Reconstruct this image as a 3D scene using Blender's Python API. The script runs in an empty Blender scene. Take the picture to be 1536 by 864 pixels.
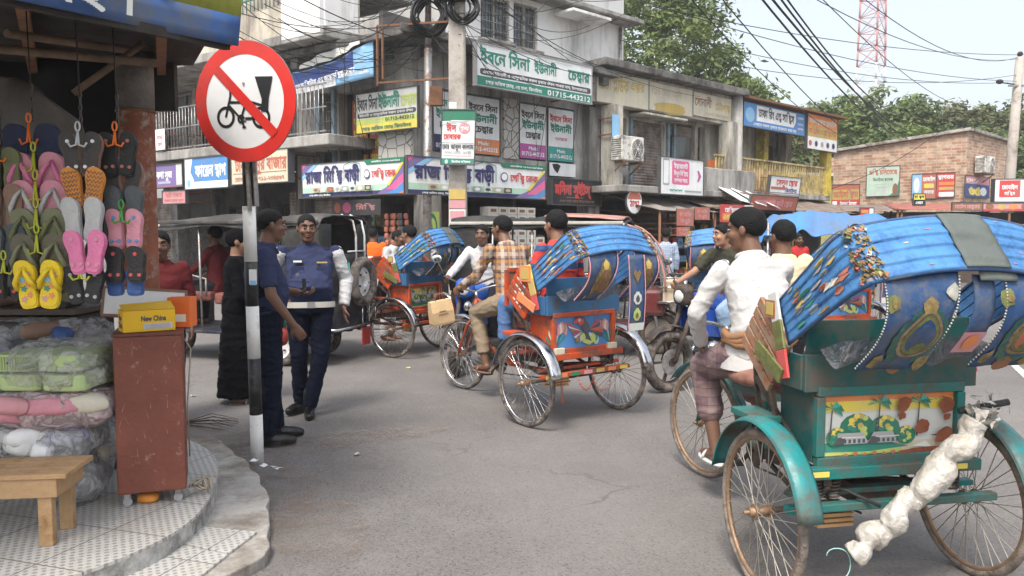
import bpy, math, random
from mathutils import Vector as V, Matrix as M, noise
from math import sin, cos, pi, radians as R
random.seed(7)
sc = bpy.context.scene
COL = sc.collection
# ---------------------------------------------------------------- camera
CAMZ, PITCH, FPX = 1.57, math.atan(82/1200), 1200.0
cd = bpy.data.cameras.new('camera'); cam = bpy.data.objects.new('camera', cd); COL.objects.link(cam)
cam.location = (0, 0, CAMZ); cam.rotation_euler = (pi/2-PITCH, 0, 0)
cd.sensor_width = 36; cd.lens = 36*FPX/1536; cd.clip_start = .05; cd.clip_end = 1500
sc.camera = cam
# ---------------------------------------------------------------- sky, sun, exposure
SUN_EL, SUN_AZ = R(58), R(200)          # azimuth clockwise from +Y
w = bpy.data.worlds.new('World'); sc.world = w; w.use_nodes = True
nt = w.node_tree; bg = nt.nodes['Background']
sky = nt.nodes.new('ShaderNodeTexSky'); sky.sky_type = 'NISHITA'; sky.sun_disc = False
sky.sun_elevation = SUN_EL; sky.sun_rotation = SUN_AZ; sky.dust_density = 4; sky.air_density = 1.2
hs = nt.nodes.new('ShaderNodeHueSaturation'); hs.inputs['Saturation'].default_value = .5
nt.links.new(sky.outputs[0], hs.inputs['Color']); nt.links.new(hs.outputs[0], bg.inputs[0])
bg.inputs[1].default_value = .15
sl = bpy.data.lights.new('sun', 'SUN'); so = bpy.data.objects.new('sun', sl); COL.objects.link(so)
sl.energy = 1.75; sl.angle = R(16); sl.color = (1, .95, .88)
so.rotation_euler = (V((sin(SUN_AZ)*cos(SUN_EL), cos(SUN_AZ)*cos(SUN_EL), sin(SUN_EL)))).to_track_quat('Z', 'Y').to_euler()
sc.view_settings.view_transform = 'Standard'; sc.view_settings.look = 'None'
sc.view_settings.exposure = 1.02; sc.view_settings.gamma = 1
sc.cycles.max_bounces = 6; sc.cycles.transparent_max_bounces = 12; sc.cycles.use_denoising = True

def at(px, py, Y):
    """world point seen at photo pixel (px, py) on the plane y = Y"""
    d = V((px-768, 0, 0))/FPX + V((0, sin(PITCH), cos(PITCH)))*((432-py)/FPX) + V((0, cos(PITCH), -sin(PITCH)))
    return V((0, 0, CAMZ)) + d*(Y/d.y)
# ---------------------------------------------------------------- materials
MATS = {}
def nodes(name):
    m = bpy.data.materials.new(name); m.use_nodes = True; n = m.node_tree
    return m, n, n.nodes['Principled BSDF']
def mat(name, col=None, rough=.6, metal=0, var=.12, vs=5, bump=.0, bs=40, dirt=None, da=.35, ds=3, spec=.4, emit=0, alpha=1, trans=0, sheen=0, coat=0, st=1):
    """principled material: base colour broken up by noise, optional dirt blotches and bump"""
    if name in MATS: return MATS[name]
    m, n, b = nodes(name); L = n.links.new; N = n.nodes.new
    tc = N('ShaderNodeTexCoord'); c = tuple(col)+(1,)
    a = N('ShaderNodeTexNoise'); a.inputs['Scale'].default_value = vs; a.inputs['Detail'].default_value = 6; a.inputs['Roughness'].default_value = .65
    L(tc.outputs['Object'], a.inputs['Vector'])
    mr = N('ShaderNodeMapRange'); mr.inputs[1].default_value = .3; mr.inputs[2].default_value = .7; mr.inputs[3].default_value = 1-var; mr.inputs[4].default_value = 1+var
    L(a.outputs['Fac'], mr.inputs[0])
    mx = N('ShaderNodeMix'); mx.data_type = 'RGBA'; mx.blend_type = 'MULTIPLY'; mx.inputs[0].default_value = 1
    mx.inputs[6].default_value = c; L(mr.outputs[0], mx.inputs[7]); out = mx.outputs[2]
    if dirt:
        d = N('ShaderNodeTexNoise'); d.inputs['Scale'].default_value = ds; d.inputs['Detail'].default_value = 9; d.inputs['Roughness'].default_value = .72
        mpd = N('ShaderNodeMapping'); mpd.inputs['Scale'].default_value = (1, 1, st); L(tc.outputs['Object'], mpd.inputs[0]); L(mpd.outputs[0], d.inputs['Vector'])
        dr = N('ShaderNodeMapRange'); dr.inputs[1].default_value = .62-da*.5; dr.inputs[2].default_value = .74-da*.3; L(d.outputs['Fac'], dr.inputs[0])
        m2 = N('ShaderNodeMix'); m2.data_type = 'RGBA'; L(dr.outputs[0], m2.inputs[0]); L(out, m2.inputs[6]); m2.inputs[7].default_value = tuple(dirt)+(1,); out = m2.outputs[2]
        rr = N('ShaderNodeMapRange'); rr.inputs[3].default_value = rough; rr.inputs[4].default_value = min(1, rough+.3); L(dr.outputs[0], rr.inputs[0]); L(rr.outputs[0], b.inputs['Roughness'])
    else: b.inputs['Roughness'].default_value = rough
    L(out, b.inputs['Base Color'])
    b.inputs['Metallic'].default_value = metal; b.inputs['Specular IOR Level'].default_value = spec
    b.inputs['Coat Weight'].default_value = coat; b.inputs['Sheen Weight'].default_value = sheen
    b.inputs['Alpha'].default_value = alpha; b.inputs['Transmission Weight'].default_value = trans
    if emit: L(out, b.inputs['Emission Color']); b.inputs['Emission Strength'].default_value = emit
    if bump:
        e = N('ShaderNodeTexNoise'); e.inputs['Scale'].default_value = bs; e.inputs['Detail'].default_value = 5; L(tc.outputs['Object'], e.inputs['Vector'])
        bp = N('ShaderNodeBump'); bp.inputs['Strength'].default_value = bump; bp.inputs['Distance'].default_value = .02
        L(e.outputs['Fac'], bp.inputs['Height']); L(bp.outputs[0], b.inputs['Normal'])
    MATS[name] = m
    return m
GRIME = (.09, .075, .06)
def paint(name, col, da=.3, rough=.38, dirt=GRIME, ds=5, **k): return mat(name, col, rough, 0, .1, 7, .08, 60, dirt, da, ds, **k)
def cloth(name, col, var=.1, bump=.35, bs=26): return mat(name, col, .9, 0, var, 9, bump, bs, spec=.1)
def ink(name, col):
    g_ = sum(col)/3; col = tuple(c*.86+.14*g_ for c in col); return mat(name, col, .55, 0, .1, 2, spec=.3, dirt=tuple(c*.62+.2*g_+.035 for c in col), da=.3, ds=2.6, st=.4)
INK = {k: ink('print '+k, c) for k, c in dict(
    white=(.78, .79, .78), offwhite=(.62, .63, .58), cream=(.62, .56, .4), black=(.02, .02, .022), navy=(.035, .035, .14), green=(.02, .25, .17), dkgreen=(.02, .2, .11),
    mint=(.42, .66, .48), red=(.6, .035, .03), orange=(.78, .22, .03), pink=(.8, .08, .28), blue=(.05, .25, .6), dkblue=(.03, .07, .28), sky=(.22, .5, .78), yellow=(.78, .6, .03),
    lime=(.5, .6, .1), purple=(.2, .13, .36), magenta=(.5, .06, .35), teal=(.02, .35, .3), grey=(.35, .35, .35), dkgrey=(.08, .08, .085), brown=(.28, .12, .05), gold=(.55, .38, .06),
    rose=(.62, .25, .28), palegreen=(.5, .62, .5), tan=(.55, .42, .26), rust=(.5, .13, .07), skin=(.35, .2, .13), lav=(.4, .4, .6)).items()}
# ---------------------------------------------------------------- text: outline of a curve -> non-overlapping strips
def reorder(t):
    cons = lambda c: '\u0995' <= c <= '\u09b9' or c in '\u09dc\u09dd\u09df'
    out = []; i = 0
    while i < len(t):
        if cons(t[i]):
            j = i+1
            if j < len(t) and t[j] == '\u09bc': j += 1
            while j+1 < len(t) and t[j] == '\u09cd' and cons(t[j+1]): j += 2
            cl = t[i:j]; tok = [('c', cl)] if '\u09cd' in cl else [('s', cl)]
            if j < len(t) and t[j] in '\u09bf\u09c7\u09c8': tok = [('s', t[j])]+tok; j += 1
            elif j < len(t) and t[j] == '\u09cb': tok = [('s', '\u09c7')]+tok+[('s', '\u09be')]; j += 1
            out += tok; i = j
        else: out.append(('s', t[i])); i += 1
    res = []
    for k, s in out:
        if k == 's' and res and res[-1][0] == 's': res[-1] = ('s', res[-1][1]+s)
        else: res.append((k, s))
    return res
def raw_outline(t):
    c = bpy.data.curves.new('t', 'FONT'); c.body = t; c.size = 1; c.resolution_u = 3; c.dimensions = '3D'; c.fill_mode = 'HALF'
    o = bpy.data.objects.new('t', c); COL.objects.link(o); bpy.context.view_layer.update()
    me = bpy.data.meshes.new_from_object(o.evaluated_get(bpy.context.evaluated_depsgraph_get()))
    vs = [v.co for v in me.vertices]
    E = [((vs[e.vertices[0]].x, vs[e.vertices[0]].y), (vs[e.vertices[1]].x, vs[e.vertices[1]].y)) for e in me.edges]
    bpy.data.objects.remove(o); bpy.data.meshes.remove(me); bpy.data.curves.remove(c)
    return E
XM = lambda e: max([p[0] for a in e for p in a] or [0])
def adv(s):
    if 'dot' not in TXT: TXT['dot'] = XM(raw_outline('.'))
    return XM(raw_outline(s+'.'))-TXT['dot']
def outline(t):
    E = []; x = 0
    for k, s in reorder(t):
        if k == 's':
            E += [((a[0]+x, a[1]), (b[0]+x, b[1])) for a, b in raw_outline(s)]; x += adv(s)
        else:                                           # conjunct: first letter on top, the rest small below it
            ls = s.split('\u09cd'); hl = .64; wd = 0
            for q, l in enumerate(ls):
                e = raw_outline(l)
                if not e: continue
                sx, sy, oy = ((.95, .66, hl*.34), (.7, .5, -.12), (.55, .36, -.26))[min(q, 2)]
                ox = x+(0, .16, .25)[min(q, 2)]
                E += [((a[0]*sx+ox, a[1]*sy+oy), (b[0]*sx+ox, b[1]*sy+oy)) for a, b in e]
                wd = max(wd, adv(l)*sx+ox-x)
            x += wd
    return E
TXT = {}
def strips(t, n=34, bold=0):
    if (t, n, bold) in TXT: return TXT[(t, n, bold)]
    E = outline(t)
    if not E: return []
    ys = [p[1] for e in E for p in e]; y0, y1 = min(ys)-bold, max(ys)+bold; h = 1/n; q = []
    def iv(y):
        cr = sorted((a[0]+(y-a[1])/(b[1]-a[1])*(b[0]-a[0]), 1 if b[1] > a[1] else -1) for a, b in E if (a[1] <= y) != (b[1] <= y))
        wd = 0; out = []
        for x, d in cr:
            if wd == 0: st = x
            wd += d
            if wd == 0: out.append((st-bold, x+bold))
        return out
    for k in range(int((y1-y0)/h)+1):
        y = y0+(k+.5)*h; I = []
        for yy in ((y,) if not bold else (y-bold, y, y+bold)): I += iv(yy)
        I.sort(); Q = []
        for a, b in I:
            if Q and a <= Q[-1][1]: Q[-1][1] = max(Q[-1][1], b)
            else: Q.append([a, b])
        q += [(a, b, y-h/2, y+h/2) for a, b in Q]
    TXT[(t, n, bold)] = q
    return q
# ---------------------------------------------------------------- mesh builder
class MB:
    def __init__(s, m=None): s.v = []; s.f = []; s.fm = []; s.fs = []; s.mats = []; s.cur = 0; s.m = M.Identity(4); (m and s.mat(m))
    def mat(s, m):
        if m not in s.mats: s.mats.append(m)
        s.cur = s.mats.index(m); return s
    def add(s, vs, fs, smooth=False):
        n = len(s.v); s.v += [s.m @ V(p) for p in vs]
        for f in fs: s.f.append([n+i for i in f]); s.fm.append(s.cur); s.fs.append(smooth)
        return s
    def box(s, c, size, rot=None):
        a, b, d = [q/2 for q in size]; m = M.Translation(c) @ (M.Identity(4) if rot is None else __import__('mathutils').Euler(rot).to_matrix().to_4x4())
        vs = [m @ V((x, y, z)) for x in (-a, a) for y in (-b, b) for z in (-d, d)]
        return s.add(vs, [(0, 1, 3, 2), (4, 6, 7, 5), (0, 4, 5, 1), (2, 3, 7, 6), (0, 2, 6, 4), (1, 5, 7, 3)])
    def bar(s, p0, p1, w, h, up=(0, 0, 1)):
        p0, p1 = V(p0), V(p1); d = (p1-p0).normalized(); u = V(up)
        if abs(d.dot(u)) > .98: u = V((1, 0, 0))
        sx = d.cross(u).normalized()*w/2; sy = sx.cross(d).normalized()*h/2
        vs = [p+a*sx+b*sy for p in (p0, p1) for a, b in ((-1, -1), (1, -1), (1, 1), (-1, 1))]
        return s.add(vs, [(3, 2, 1, 0), (4, 5, 6, 7), (0, 1, 5, 4), (1, 2, 6, 5), (2, 3, 7, 6), (3, 0, 4, 7)])
    def cyl(s, p0, p1, r0, r1=None, n=12, cap=True, smooth=True):
        r1 = r0 if r1 is None else r1; p0, p1 = V(p0), V(p1); d = (p1-p0).normalized()
        a = d.orthogonal().normalized(); b = d.cross(a)
        vs = [p+r*(cos(2*pi*i/n)*a+sin(2*pi*i/n)*b) for p, r in ((p0, r0), (p1, r1)) for i in range(n)]
        s.add(vs, [(i, (i+1) % n, n+(i+1) % n, n+i) for i in range(n)], smooth)
        if cap: k = len(s.v)-2*n; s.f += [[k+i for i in range(n)][::-1], [k+n+i for i in range(n)]]; s.fm += [s.cur]*2; s.fs += [False]*2
        return s
    def tube(s, pts, r, n=6, closed=False, cap=True, flat=None):
        P = [V(p) for p in pts]; k = len(P); rs = r if isinstance(r, (list, tuple)) else [r]*k; vs = []; a = None
        for i, p in enumerate(P):
            d = (P[(i+1) % k]-P[i-1]) if closed or 0 < i < k-1 else (P[1]-P[0] if i == 0 else P[-1]-P[-2])
            d = d.normalized() if d.length > 1e-9 else V((0, 0, 1))
            a = d.orthogonal() if a is None else a-d*a.dot(d)
            a = a.normalized() if a.length > 1e-6 else d.orthogonal().normalized()
            b = d.cross(a); vs += [p+rs[i]*(cos(2*pi*j/n)*a+sin(2*pi*j/n)*b) for j in range(n)]
        fs = [(i*n+j, i*n+(j+1) % n, ((i+1) % k)*n+(j+1) % n, ((i+1) % k)*n+j) for i in range(k if closed else k-1) for j in range(n)]
        if cap and not closed: fs += [tuple(range(n))[::-1], tuple((k-1)*n+j for j in range(n))]
        return s.add(vs, fs, True)
    def sph(s, c, r, n=16, m=10, rot=None):
        r = (r, r, r) if not hasattr(r, '__len__') else r; q = rot.to_3x3() if rot is not None else M.Identity(3); c = V(c)
        vs = [c+q @ V((0, 0, r[2]))]+[c+q @ V((r[0]*sin(pi*i/m)*cos(2*pi*j/n), r[1]*sin(pi*i/m)*sin(2*pi*j/n), r[2]*cos(pi*i/m))) for i in range(1, m) for j in range(n)]+[c+q @ V((0, 0, -r[2]))]
        fs = [(0, 1+j, 1+(j+1) % n) for j in range(n)]+[(1+i*n+j, 1+(i+1)*n+j, 1+(i+1)*n+(j+1) % n, 1+i*n+(j+1) % n) for i in range(m-2) for j in range(n)]
        k = 1+(m-2)*n; fs += [(k+j, k+n, k+(j+1) % n) for j in range(n)]
        return s.add(vs, fs, True)
    def cap(s, p0, p1, r0, r1, n=14):
        """closed tapered limb with round ends"""
        p0, p1 = V(p0), V(p1); d = p1-p0; l = d.length; d = d.normalized() if l > 1e-6 else V((0, 0, 1)); pts = []; rs = []
        for t in (-.98, -.8, -.5, 0): pts.append(p0+d*r0*t); rs.append(r0*math.sqrt(1-t*t))
        for t in (.33, .66): pts.append(p0.lerp(p1, t)); rs.append(r0+(r1-r0)*t)
        for t in (0, .5, .8, .98): pts.append(p1+d*r1*t); rs.append(r1*math.sqrt(1-t*t))
        return s.tube(pts, rs, n)
    def prism(s, poly, z0, z1, fr=None):
        """polygon (x, y) extruded from z0 to z1 in frame fr"""
        fr = fr or M.Identity(4); n = len(poly); ar = sum(poly[i-1][0]*poly[i][1]-poly[i][0]*poly[i-1][1] for i in range(n))
        if ar < 0: poly = poly[::-1]
        vs = [fr @ V((x, y, z)) for z in (z0, z1) for x, y in poly]
        return s.add(vs, [tuple(range(n))[::-1], tuple(range(n, 2*n))]+[(i, (i+1) % n, n+(i+1) % n, n+i) for i in range(n)])
    def grid(s, fn, nu, nv, smooth=True, thick=0):
        P = [V(fn(i/nu, j/nv)) for i in range(nu+1) for j in range(nv+1)]; w_ = nv+1
        q = lambda i, j: i*w_+j
        fs = [(q(i, j), q(i+1, j), q(i+1, j+1), q(i, j+1)) for i in range(nu) for j in range(nv)]
        if thick:
            nr = [V((0, 0, 0)) for _ in P]
            for f in fs:
                c = (P[f[2]]-P[f[0]]).cross(P[f[3]]-P[f[1]])
                for i in f: nr[i] += c
            N_ = len(P); P = P+[p-n_.normalized()*thick if n_.length > 0 else p for p, n_ in zip(P, nr)]
            fs = fs+[tuple(N_+i for i in f[::-1]) for f in fs]
            rim = [q(i, 0) for i in range(nu)]+[q(nu, j) for j in range(nv)]+[q(i, nv) for i in range(nu, 0, -1)]+[q(0, j) for j in range(nv, 0, -1)]
            fs = fs+[(rim[i], N_+rim[i], N_+rim[(i+1) % len(rim)], rim[(i+1) % len(rim)]) for i in range(len(rim))]
        return s.add(P, fs, smooth)
    def loft(s, rings, smooth=True, cap=True):
        n = len(rings[0]); k = len(rings); vs = [p for r in rings for p in r]
        fs = [(i*n+j, i*n+(j+1) % n, (i+1)*n+(j+1) % n, (i+1)*n+j) for i in range(k-1) for j in range(n)]
        s.add(vs, fs, smooth)
        if cap: b = len(s.v)-n*k; s.f += [[b+j for j in range(n)][::-1], [b+(k-1)*n+j for j in range(n)]]; s.fm += [s.cur]*2; s.fs += [False]*2
        return s
    def lathe(s, prof, n=24, fr=None):
        fr = fr or M.Identity(4)
        return s.loft([[fr @ V((r*cos(2*pi*j/n), r*sin(2*pi*j/n), z)) for j in range(n)] for r, z in prof])
    def flat(s, poly, fr, off=0):
        """flat polygon (x, z) in a frame whose front is -y"""
        return s.add([fr @ V((x, -off, z)) for x, z in poly], [tuple(range(len(poly)))])
    def text(s, t, x, z, h, fr, off=0, bold=.02, w_=None, al='c', n=34, slant=0):
        q = strips(t, n, bold)
        if not q: return s
        a = min(k[0] for k in q); b = max(k[1] for k in q); sx = h/.72
        if w_: sx = w_/(b-a)
        sz = h/.72; ox = x-(b+a)/2*sx if al == 'c' else (x-a*sx if al == 'l' else x-b*sx)
        vs = []; fs = []
        for p, r, u, v in q:
            k = len(vs); vs += [fr @ V((ox+i*sx+slant*j*sz, -off, z+j*sz)) for i, j in ((p, u), (r, u), (r, v), (p, v))]; fs.append((k, k+1, k+2, k+3))
        return s.add(vs, fs)
    def mesh(s, name='mesh'):
        me = bpy.data.meshes.new(name); me.from_pydata(s.v, [], s.f)
        for m in s.mats: me.materials.append(m)
        me.polygons.foreach_set('material_index', s.fm); me.polygons.foreach_set('use_smooth', s.fs); me.update()
        return me
    def each(s, name, parent=None, bev=0):
        """one object per connected piece"""
        n = len(s.v); r = list(range(n))
        def fd(i):
            while r[i] != i: r[i] = r[r[i]]; i = r[i]
            return i
        for f in s.f:
            for i in f[1:]: r[fd(i)] = fd(f[0])
        G = {}
        for k, f in enumerate(s.f): G.setdefault(fd(f[0]), []).append(k)
        for ks in G.values():
            b = MB(); b.mats = s.mats; ix = {}
            for k in ks:
                b.f.append([ix.setdefault(i, len(ix)) for i in s.f[k]]); b.fm.append(s.fm[k]); b.fs.append(s.fs[k])
            b.v = [s.v[i] for i in ix]; b.build(name, parent, bev)
    def build(s, name, parent=None, bev=0, **tags):
        o = bpy.data.objects.new(name, s.mesh(name)); COL.objects.link(o)
        if parent: o.parent = parent
        if bev:
            b = o.modifiers.new('bevel', 'BEVEL'); b.width = bev; b.segments = 2; b.limit_method = 'ANGLE'; b.angle_limit = R(40)
        for k, v in tags.items(): o[k] = v
        return o
def thing(name, label, category, loc=(0, 0, 0), rz=0, group=None):
    o = bpy.data.objects.new(name, None); COL.objects.link(o); o.location = loc; o.rotation_euler = (0, 0, rz); o.empty_display_size = .1
    o['label'] = label; o['category'] = category
    if group: o['group'] = group
    return o
def tag(o, label, category, group=None):
    o['label'] = label; o['category'] = category
    if group: o['group'] = group
    return o
def dup(root, loc, rz, label=None):
    r = root.copy(); COL.objects.link(r); r.location = loc; r.rotation_euler = (0, 0, rz)
    if label: r['label'] = label
    for ch in list(root.children):
        c = ch.copy(); COL.objects.link(c); c.parent = r
        for g in list(ch.children):
            d = g.copy(); COL.objects.link(d); d.parent = c
    return r
def frame(o, xdir, zdir=(0, 0, 1)):
    x = V(xdir).normalized(); z = V(zdir); z = (z-x*z.dot(x)).normalized(); y = z.cross(x)
    m = M((x, y, z)).transposed().to_4x4(); m.translation = V(o); return m
def circ(cx, cz, r, n=24, rz=None, a0=0, a1=2*pi):
    rz = rz or r; full = abs(a1-a0-2*pi) < 1e-6
    return [(cx+r*cos(a0+(a1-a0)*i/n), cz+rz*sin(a0+(a1-a0)*i/n)) for i in range(n if full else n+1)]
def rr(x0, z0, x1, z1, r, n=4):
    out = []
    for cx, cz, a in ((x1-r, z1-r, 0), (x0+r, z1-r, pi/2), (x0+r, z0+r, pi), (x1-r, z0+r, 3*pi/2)):
        out += [(cx+r*cos(a+pi/2*i/n), cz+r*sin(a+pi/2*i/n)) for i in range(n+1)]
    return out
def rect(x0, z0, x1, z1): return [(x0, z0), (x1, z0), (x1, z1), (x0, z1)]
# facade frames: the corner building; x runs left to right as seen, y into the building
CORNER = V((-1.95, 16, 0))
FR = frame(CORNER, (.72, .69, 0)); FL = frame(CORNER, (.8, -.6, 0))
def onf(F, px, py, off=0):
    """(x, z) in facade frame F where the ray through the photo pixel meets the plane y = -off"""
    Fi = F.inverted(); a = Fi @ V((0, 0, CAMZ)); b = Fi @ at(px, py, 10); t = (-off-a.y)/(b.y-a.y); p = a.lerp(b, t)
    return p.x, p.z
def sub(F, x, y, z, ry=0, rx=0, rz=0): return F @ M.Translation((x, y, z)) @ M.Rotation(rz, 4, 'Z') @ M.Rotation(ry, 4, 'Y') @ M.Rotation(rx, 4, 'X')
def signboard(label, F, x0, z0, x1, z1, off, items, d=.05, back='white', edge='dkgrey', name='signboard', cat='signboard', group=None, tilt=0, lean=0, rim=.02, letters=True, dent=0):
    """flat board with printed layers; items: ('r', u0, v0, u1, v1, ink) ('t', text, u, v, h, ink, opts) ('p', poly, ink); u, v in 0..1 of the board"""
    W, H = x1-x0, z1-z0; T = thing(name, label, cat, group=group)
    T.matrix_world = sub(F, x0, -off, z0, ry=tilt, rx=lean)
    b = MB(INK[edge] if isinstance(edge, str) else edge); b.box((W/2, d/2+.003, H/2), (W, d, H))
    if rim:
        for q in ((W/2, -.006, rim/2, W, .02, rim), (W/2, -.006, H-rim/2, W, .02, rim), (rim/2, -.0055, H/2, rim, .02, H-2*rim), (W-rim/2, -.0055, H/2, rim, .02, H-2*rim)): b.box(q[:3], q[3:])
    b.build('frame', T)
    if off > .4:
        for q in (.12, .88):
            for z in (.15, .85): MB(MATS['rusty iron']).bar((W*q, d+.003, H*z), (W*q, off+.02, H*z), .03, .03).build('bracket', T)
    p = MB(INK[back] if isinstance(back, str) else back); I = M.Identity(4); p.flat(rect(.0, 0, W, H), I, 0); tx = MB(); k = 1
    for it in items:
        o = .0015*k
        if it[0] == 'r': p.mat(INK[it[5]]).flat(rect(it[1]*W, it[2]*H, it[3]*W, it[4]*H), I, o)
        elif it[0] == 'p': p.mat(INK[it[2]]).flat([(a*W, c*H) for a, c in it[1]], I, o)
        elif it[0] == 't':
            op = it[6] if len(it) > 6 else {}
            if 'w_' in op: op = dict(op, w_=op['w_']*W)
            tx.mat(INK[it[5]]).text(it[1], it[2]*W, it[3]*H, it[4]*H, I, o, **op)
        k += 1
    pn = p.build('printed_panel', T)
    if tx.f: tx.build('lettering', pn)
    return T
# ---------------------------------------------------------------- setting materials
def asphalt():
    m, n, b = nodes('asphalt'); L = n.links.new; N = n.nodes.new
    tc = N('ShaderNodeTexCoord')
    def ns(s, d=6, r=.6): q = N('ShaderNodeTexNoise'); q.inputs['Scale'].default_value = s; q.inputs['Detail'].default_value = d; q.inputs['Roughness'].default_value = r; L(tc.outputs['Object'], q.inputs['Vector']); return q.outputs['Fac']
    def mr(f, a, c, x, y): q = N('ShaderNodeMapRange'); q.inputs[1].default_value = a; q.inputs[2].default_value = c; q.inputs[3].default_value = x; q.inputs[4].default_value = y; L(f, q.inputs[0]); return q.outputs[0]
    def mix(f, a, c, bl='MIX'):
        q = N('ShaderNodeMix'); q.data_type = 'RGBA'; q.blend_type = bl
        for s, x in ((0, f), (6, a), (7, c)):
            if isinstance(x, (int, float)): q.inputs[s].default_value = x
            elif isinstance(x, tuple): q.inputs[s].default_value = x+(1,)
            else: L(x, q.inputs[s])
        return q.outputs[2]
    vo = N('ShaderNodeTexVoronoi'); vo.inputs['Scale'].default_value = 105; L(tc.outputs['Object'], vo.inputs['Vector'])
    c = mix(mr(ns(.35, 5), .35, .65, 0, 1), (.138, .127, .119), (.178, .164, .154))
    c = mix(mr(ns(2.2, 8, .7), .46, .7, 0, .6), c, (.225, .207, .193))                 # dusty patches
    c = mix(mr(ns(1.1, 9, .75), .6, .75, 0, .75), c, (.10, .093, .088))                # oil and worn dark areas
    st = N('ShaderNodeSeparateColor'); L(vo.outputs['Color'], st.inputs[0])
    c = mix(mr(st.outputs[0], .5, 1, 0, .34), c, (.30, .284, .27)); c = mix(mr(st.outputs[1], .8, .95, 0, .6), c, (.06, .055, .052))
    c = mix(mr(ns(160, 2), .3, .7, .25, .0), c, (.04, .04, .04))
    c = mix(mr(ns(.16, 3), .45, .62, 0, .55), c, (.212, .198, .187)); c = mix(mr(ns(.55, 4), .56, .6, 0, .35), c, (.12, .112, .108))     # dust fans and a darker repair
    cv = N('ShaderNodeTexVoronoi'); cv.feature = 'DISTANCE_TO_EDGE'; cv.inputs['Scale'].default_value = .75; cn = N('ShaderNodeMix'); cn.data_type = 'RGBA'; cn.blend_type = 'LINEAR_LIGHT'; cn.inputs[0].default_value = .22
    cq = N('ShaderNodeTexNoise'); cq.inputs['Scale'].default_value = 2.5; cq.inputs['Detail'].default_value = 8; L(tc.outputs['Object'], cq.inputs['Vector']); L(tc.outputs['Object'], cn.inputs[6]); L(cq.outputs['Color'], cn.inputs[7]); L(cn.outputs[2], cv.inputs['Vector'])
    ck = N('ShaderNodeMath'); ck.operation = 'MULTIPLY'; L(mr(cv.outputs['Distance'], .003, .009, .42, 0), ck.inputs[0]); L(mr(ns(.3, 3), .54, .62, 0, 1), ck.inputs[1]); c = mix(ck.outputs[0], c, (.05, .047, .045))
    L(c, b.inputs['Base Color']); b.inputs['Roughness'].default_value = .85; b.inputs['Specular IOR Level'].default_value = .3
    h = mix(.5, vo.outputs['Distance'], ns(14, 6)); bp = N('ShaderNodeBump'); bp.inputs['Strength'].default_value = .4; bp.inputs['Distance'].default_value = .008
    L(h, bp.inputs['Height']); L(bp.outputs[0], b.inputs['Normal']); MATS['asphalt'] = m; return m
def dot_tile():
    m, n, b = nodes('dotted tile'); L = n.links.new; N = n.nodes.new; tc = N('ShaderNodeTexCoord')
    mp = N('ShaderNodeMapping'); mp.inputs['Rotation'].default_value = (0, 0, R(45+18)); mp.inputs['Scale'].default_value = (30, 30, 0); L(tc.outputs['Object'], mp.inputs[0])
    vo = N('ShaderNodeTexVoronoi'); vo.inputs['Randomness'].default_value = .12; vo.inputs['Scale'].default_value = 1; L(mp.outputs[0], vo.inputs['Vector'])
    r = N('ShaderNodeMapRange'); r.inputs[1].default_value = .27; r.inputs[2].default_value = .36; L(vo.outputs['Distance'], r.inputs[0])
    no = N('ShaderNodeTexNoise'); no.inputs['Scale'].default_value = 5; no.inputs['Detail'].default_value = 9; no.inputs['Roughness'].default_value = .7; L(tc.outputs['Object'], no.inputs['Vector'])
    def mix(f, a, c):
        q = N('ShaderNodeMix'); q.data_type = 'RGBA'; L(f, q.inputs[0])
        for s, x in ((6, a), (7, c)): 
            if isinstance(x, tuple): q.inputs[s].default_value = x+(1,)
            else: L(x, q.inputs[s])
        return q.outputs[2]
    c = mix(r.outputs[0], (.27, .265, .25), (.49, .475, .44))
    r2 = N('ShaderNodeMapRange'); r2.inputs[1].default_value = .5; r2.inputs[2].default_value = .72; r2.inputs[4].default_value = .75; L(no.outputs['Fac'], r2.inputs[0]); c = mix(r2.outputs[0], c, (.36, .32, .27))
    br = N('ShaderNodeTexBrick'); br.offset = 0; br.inputs['Scale'].default_value = 1; br.inputs['Brick Width'].default_value = .42; br.inputs['Row Height'].default_value = .42; br.inputs['Mortar Size'].default_value = .004
    m3 = N('ShaderNodeMapping'); m3.inputs['Rotation'].default_value = (0, 0, R(18)); L(tc.outputs['Object'], m3.inputs[0]); L(m3.outputs[0], br.inputs['Vector']); c = mix(br.outputs['Fac'], c, (.16, .15, .14))
    L(c, b.inputs['Base Color']); b.inputs['Roughness'].default_value = .42
    bp = N('ShaderNodeBump'); bp.inputs['Strength'].default_value = .3; bp.inputs['Distance'].default_value = .004; L(r.outputs[0], bp.inputs['Height']); bp.invert = True; L(bp.outputs[0], b.inputs['Normal'])
    MATS['dotted tile'] = m; return m
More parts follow.
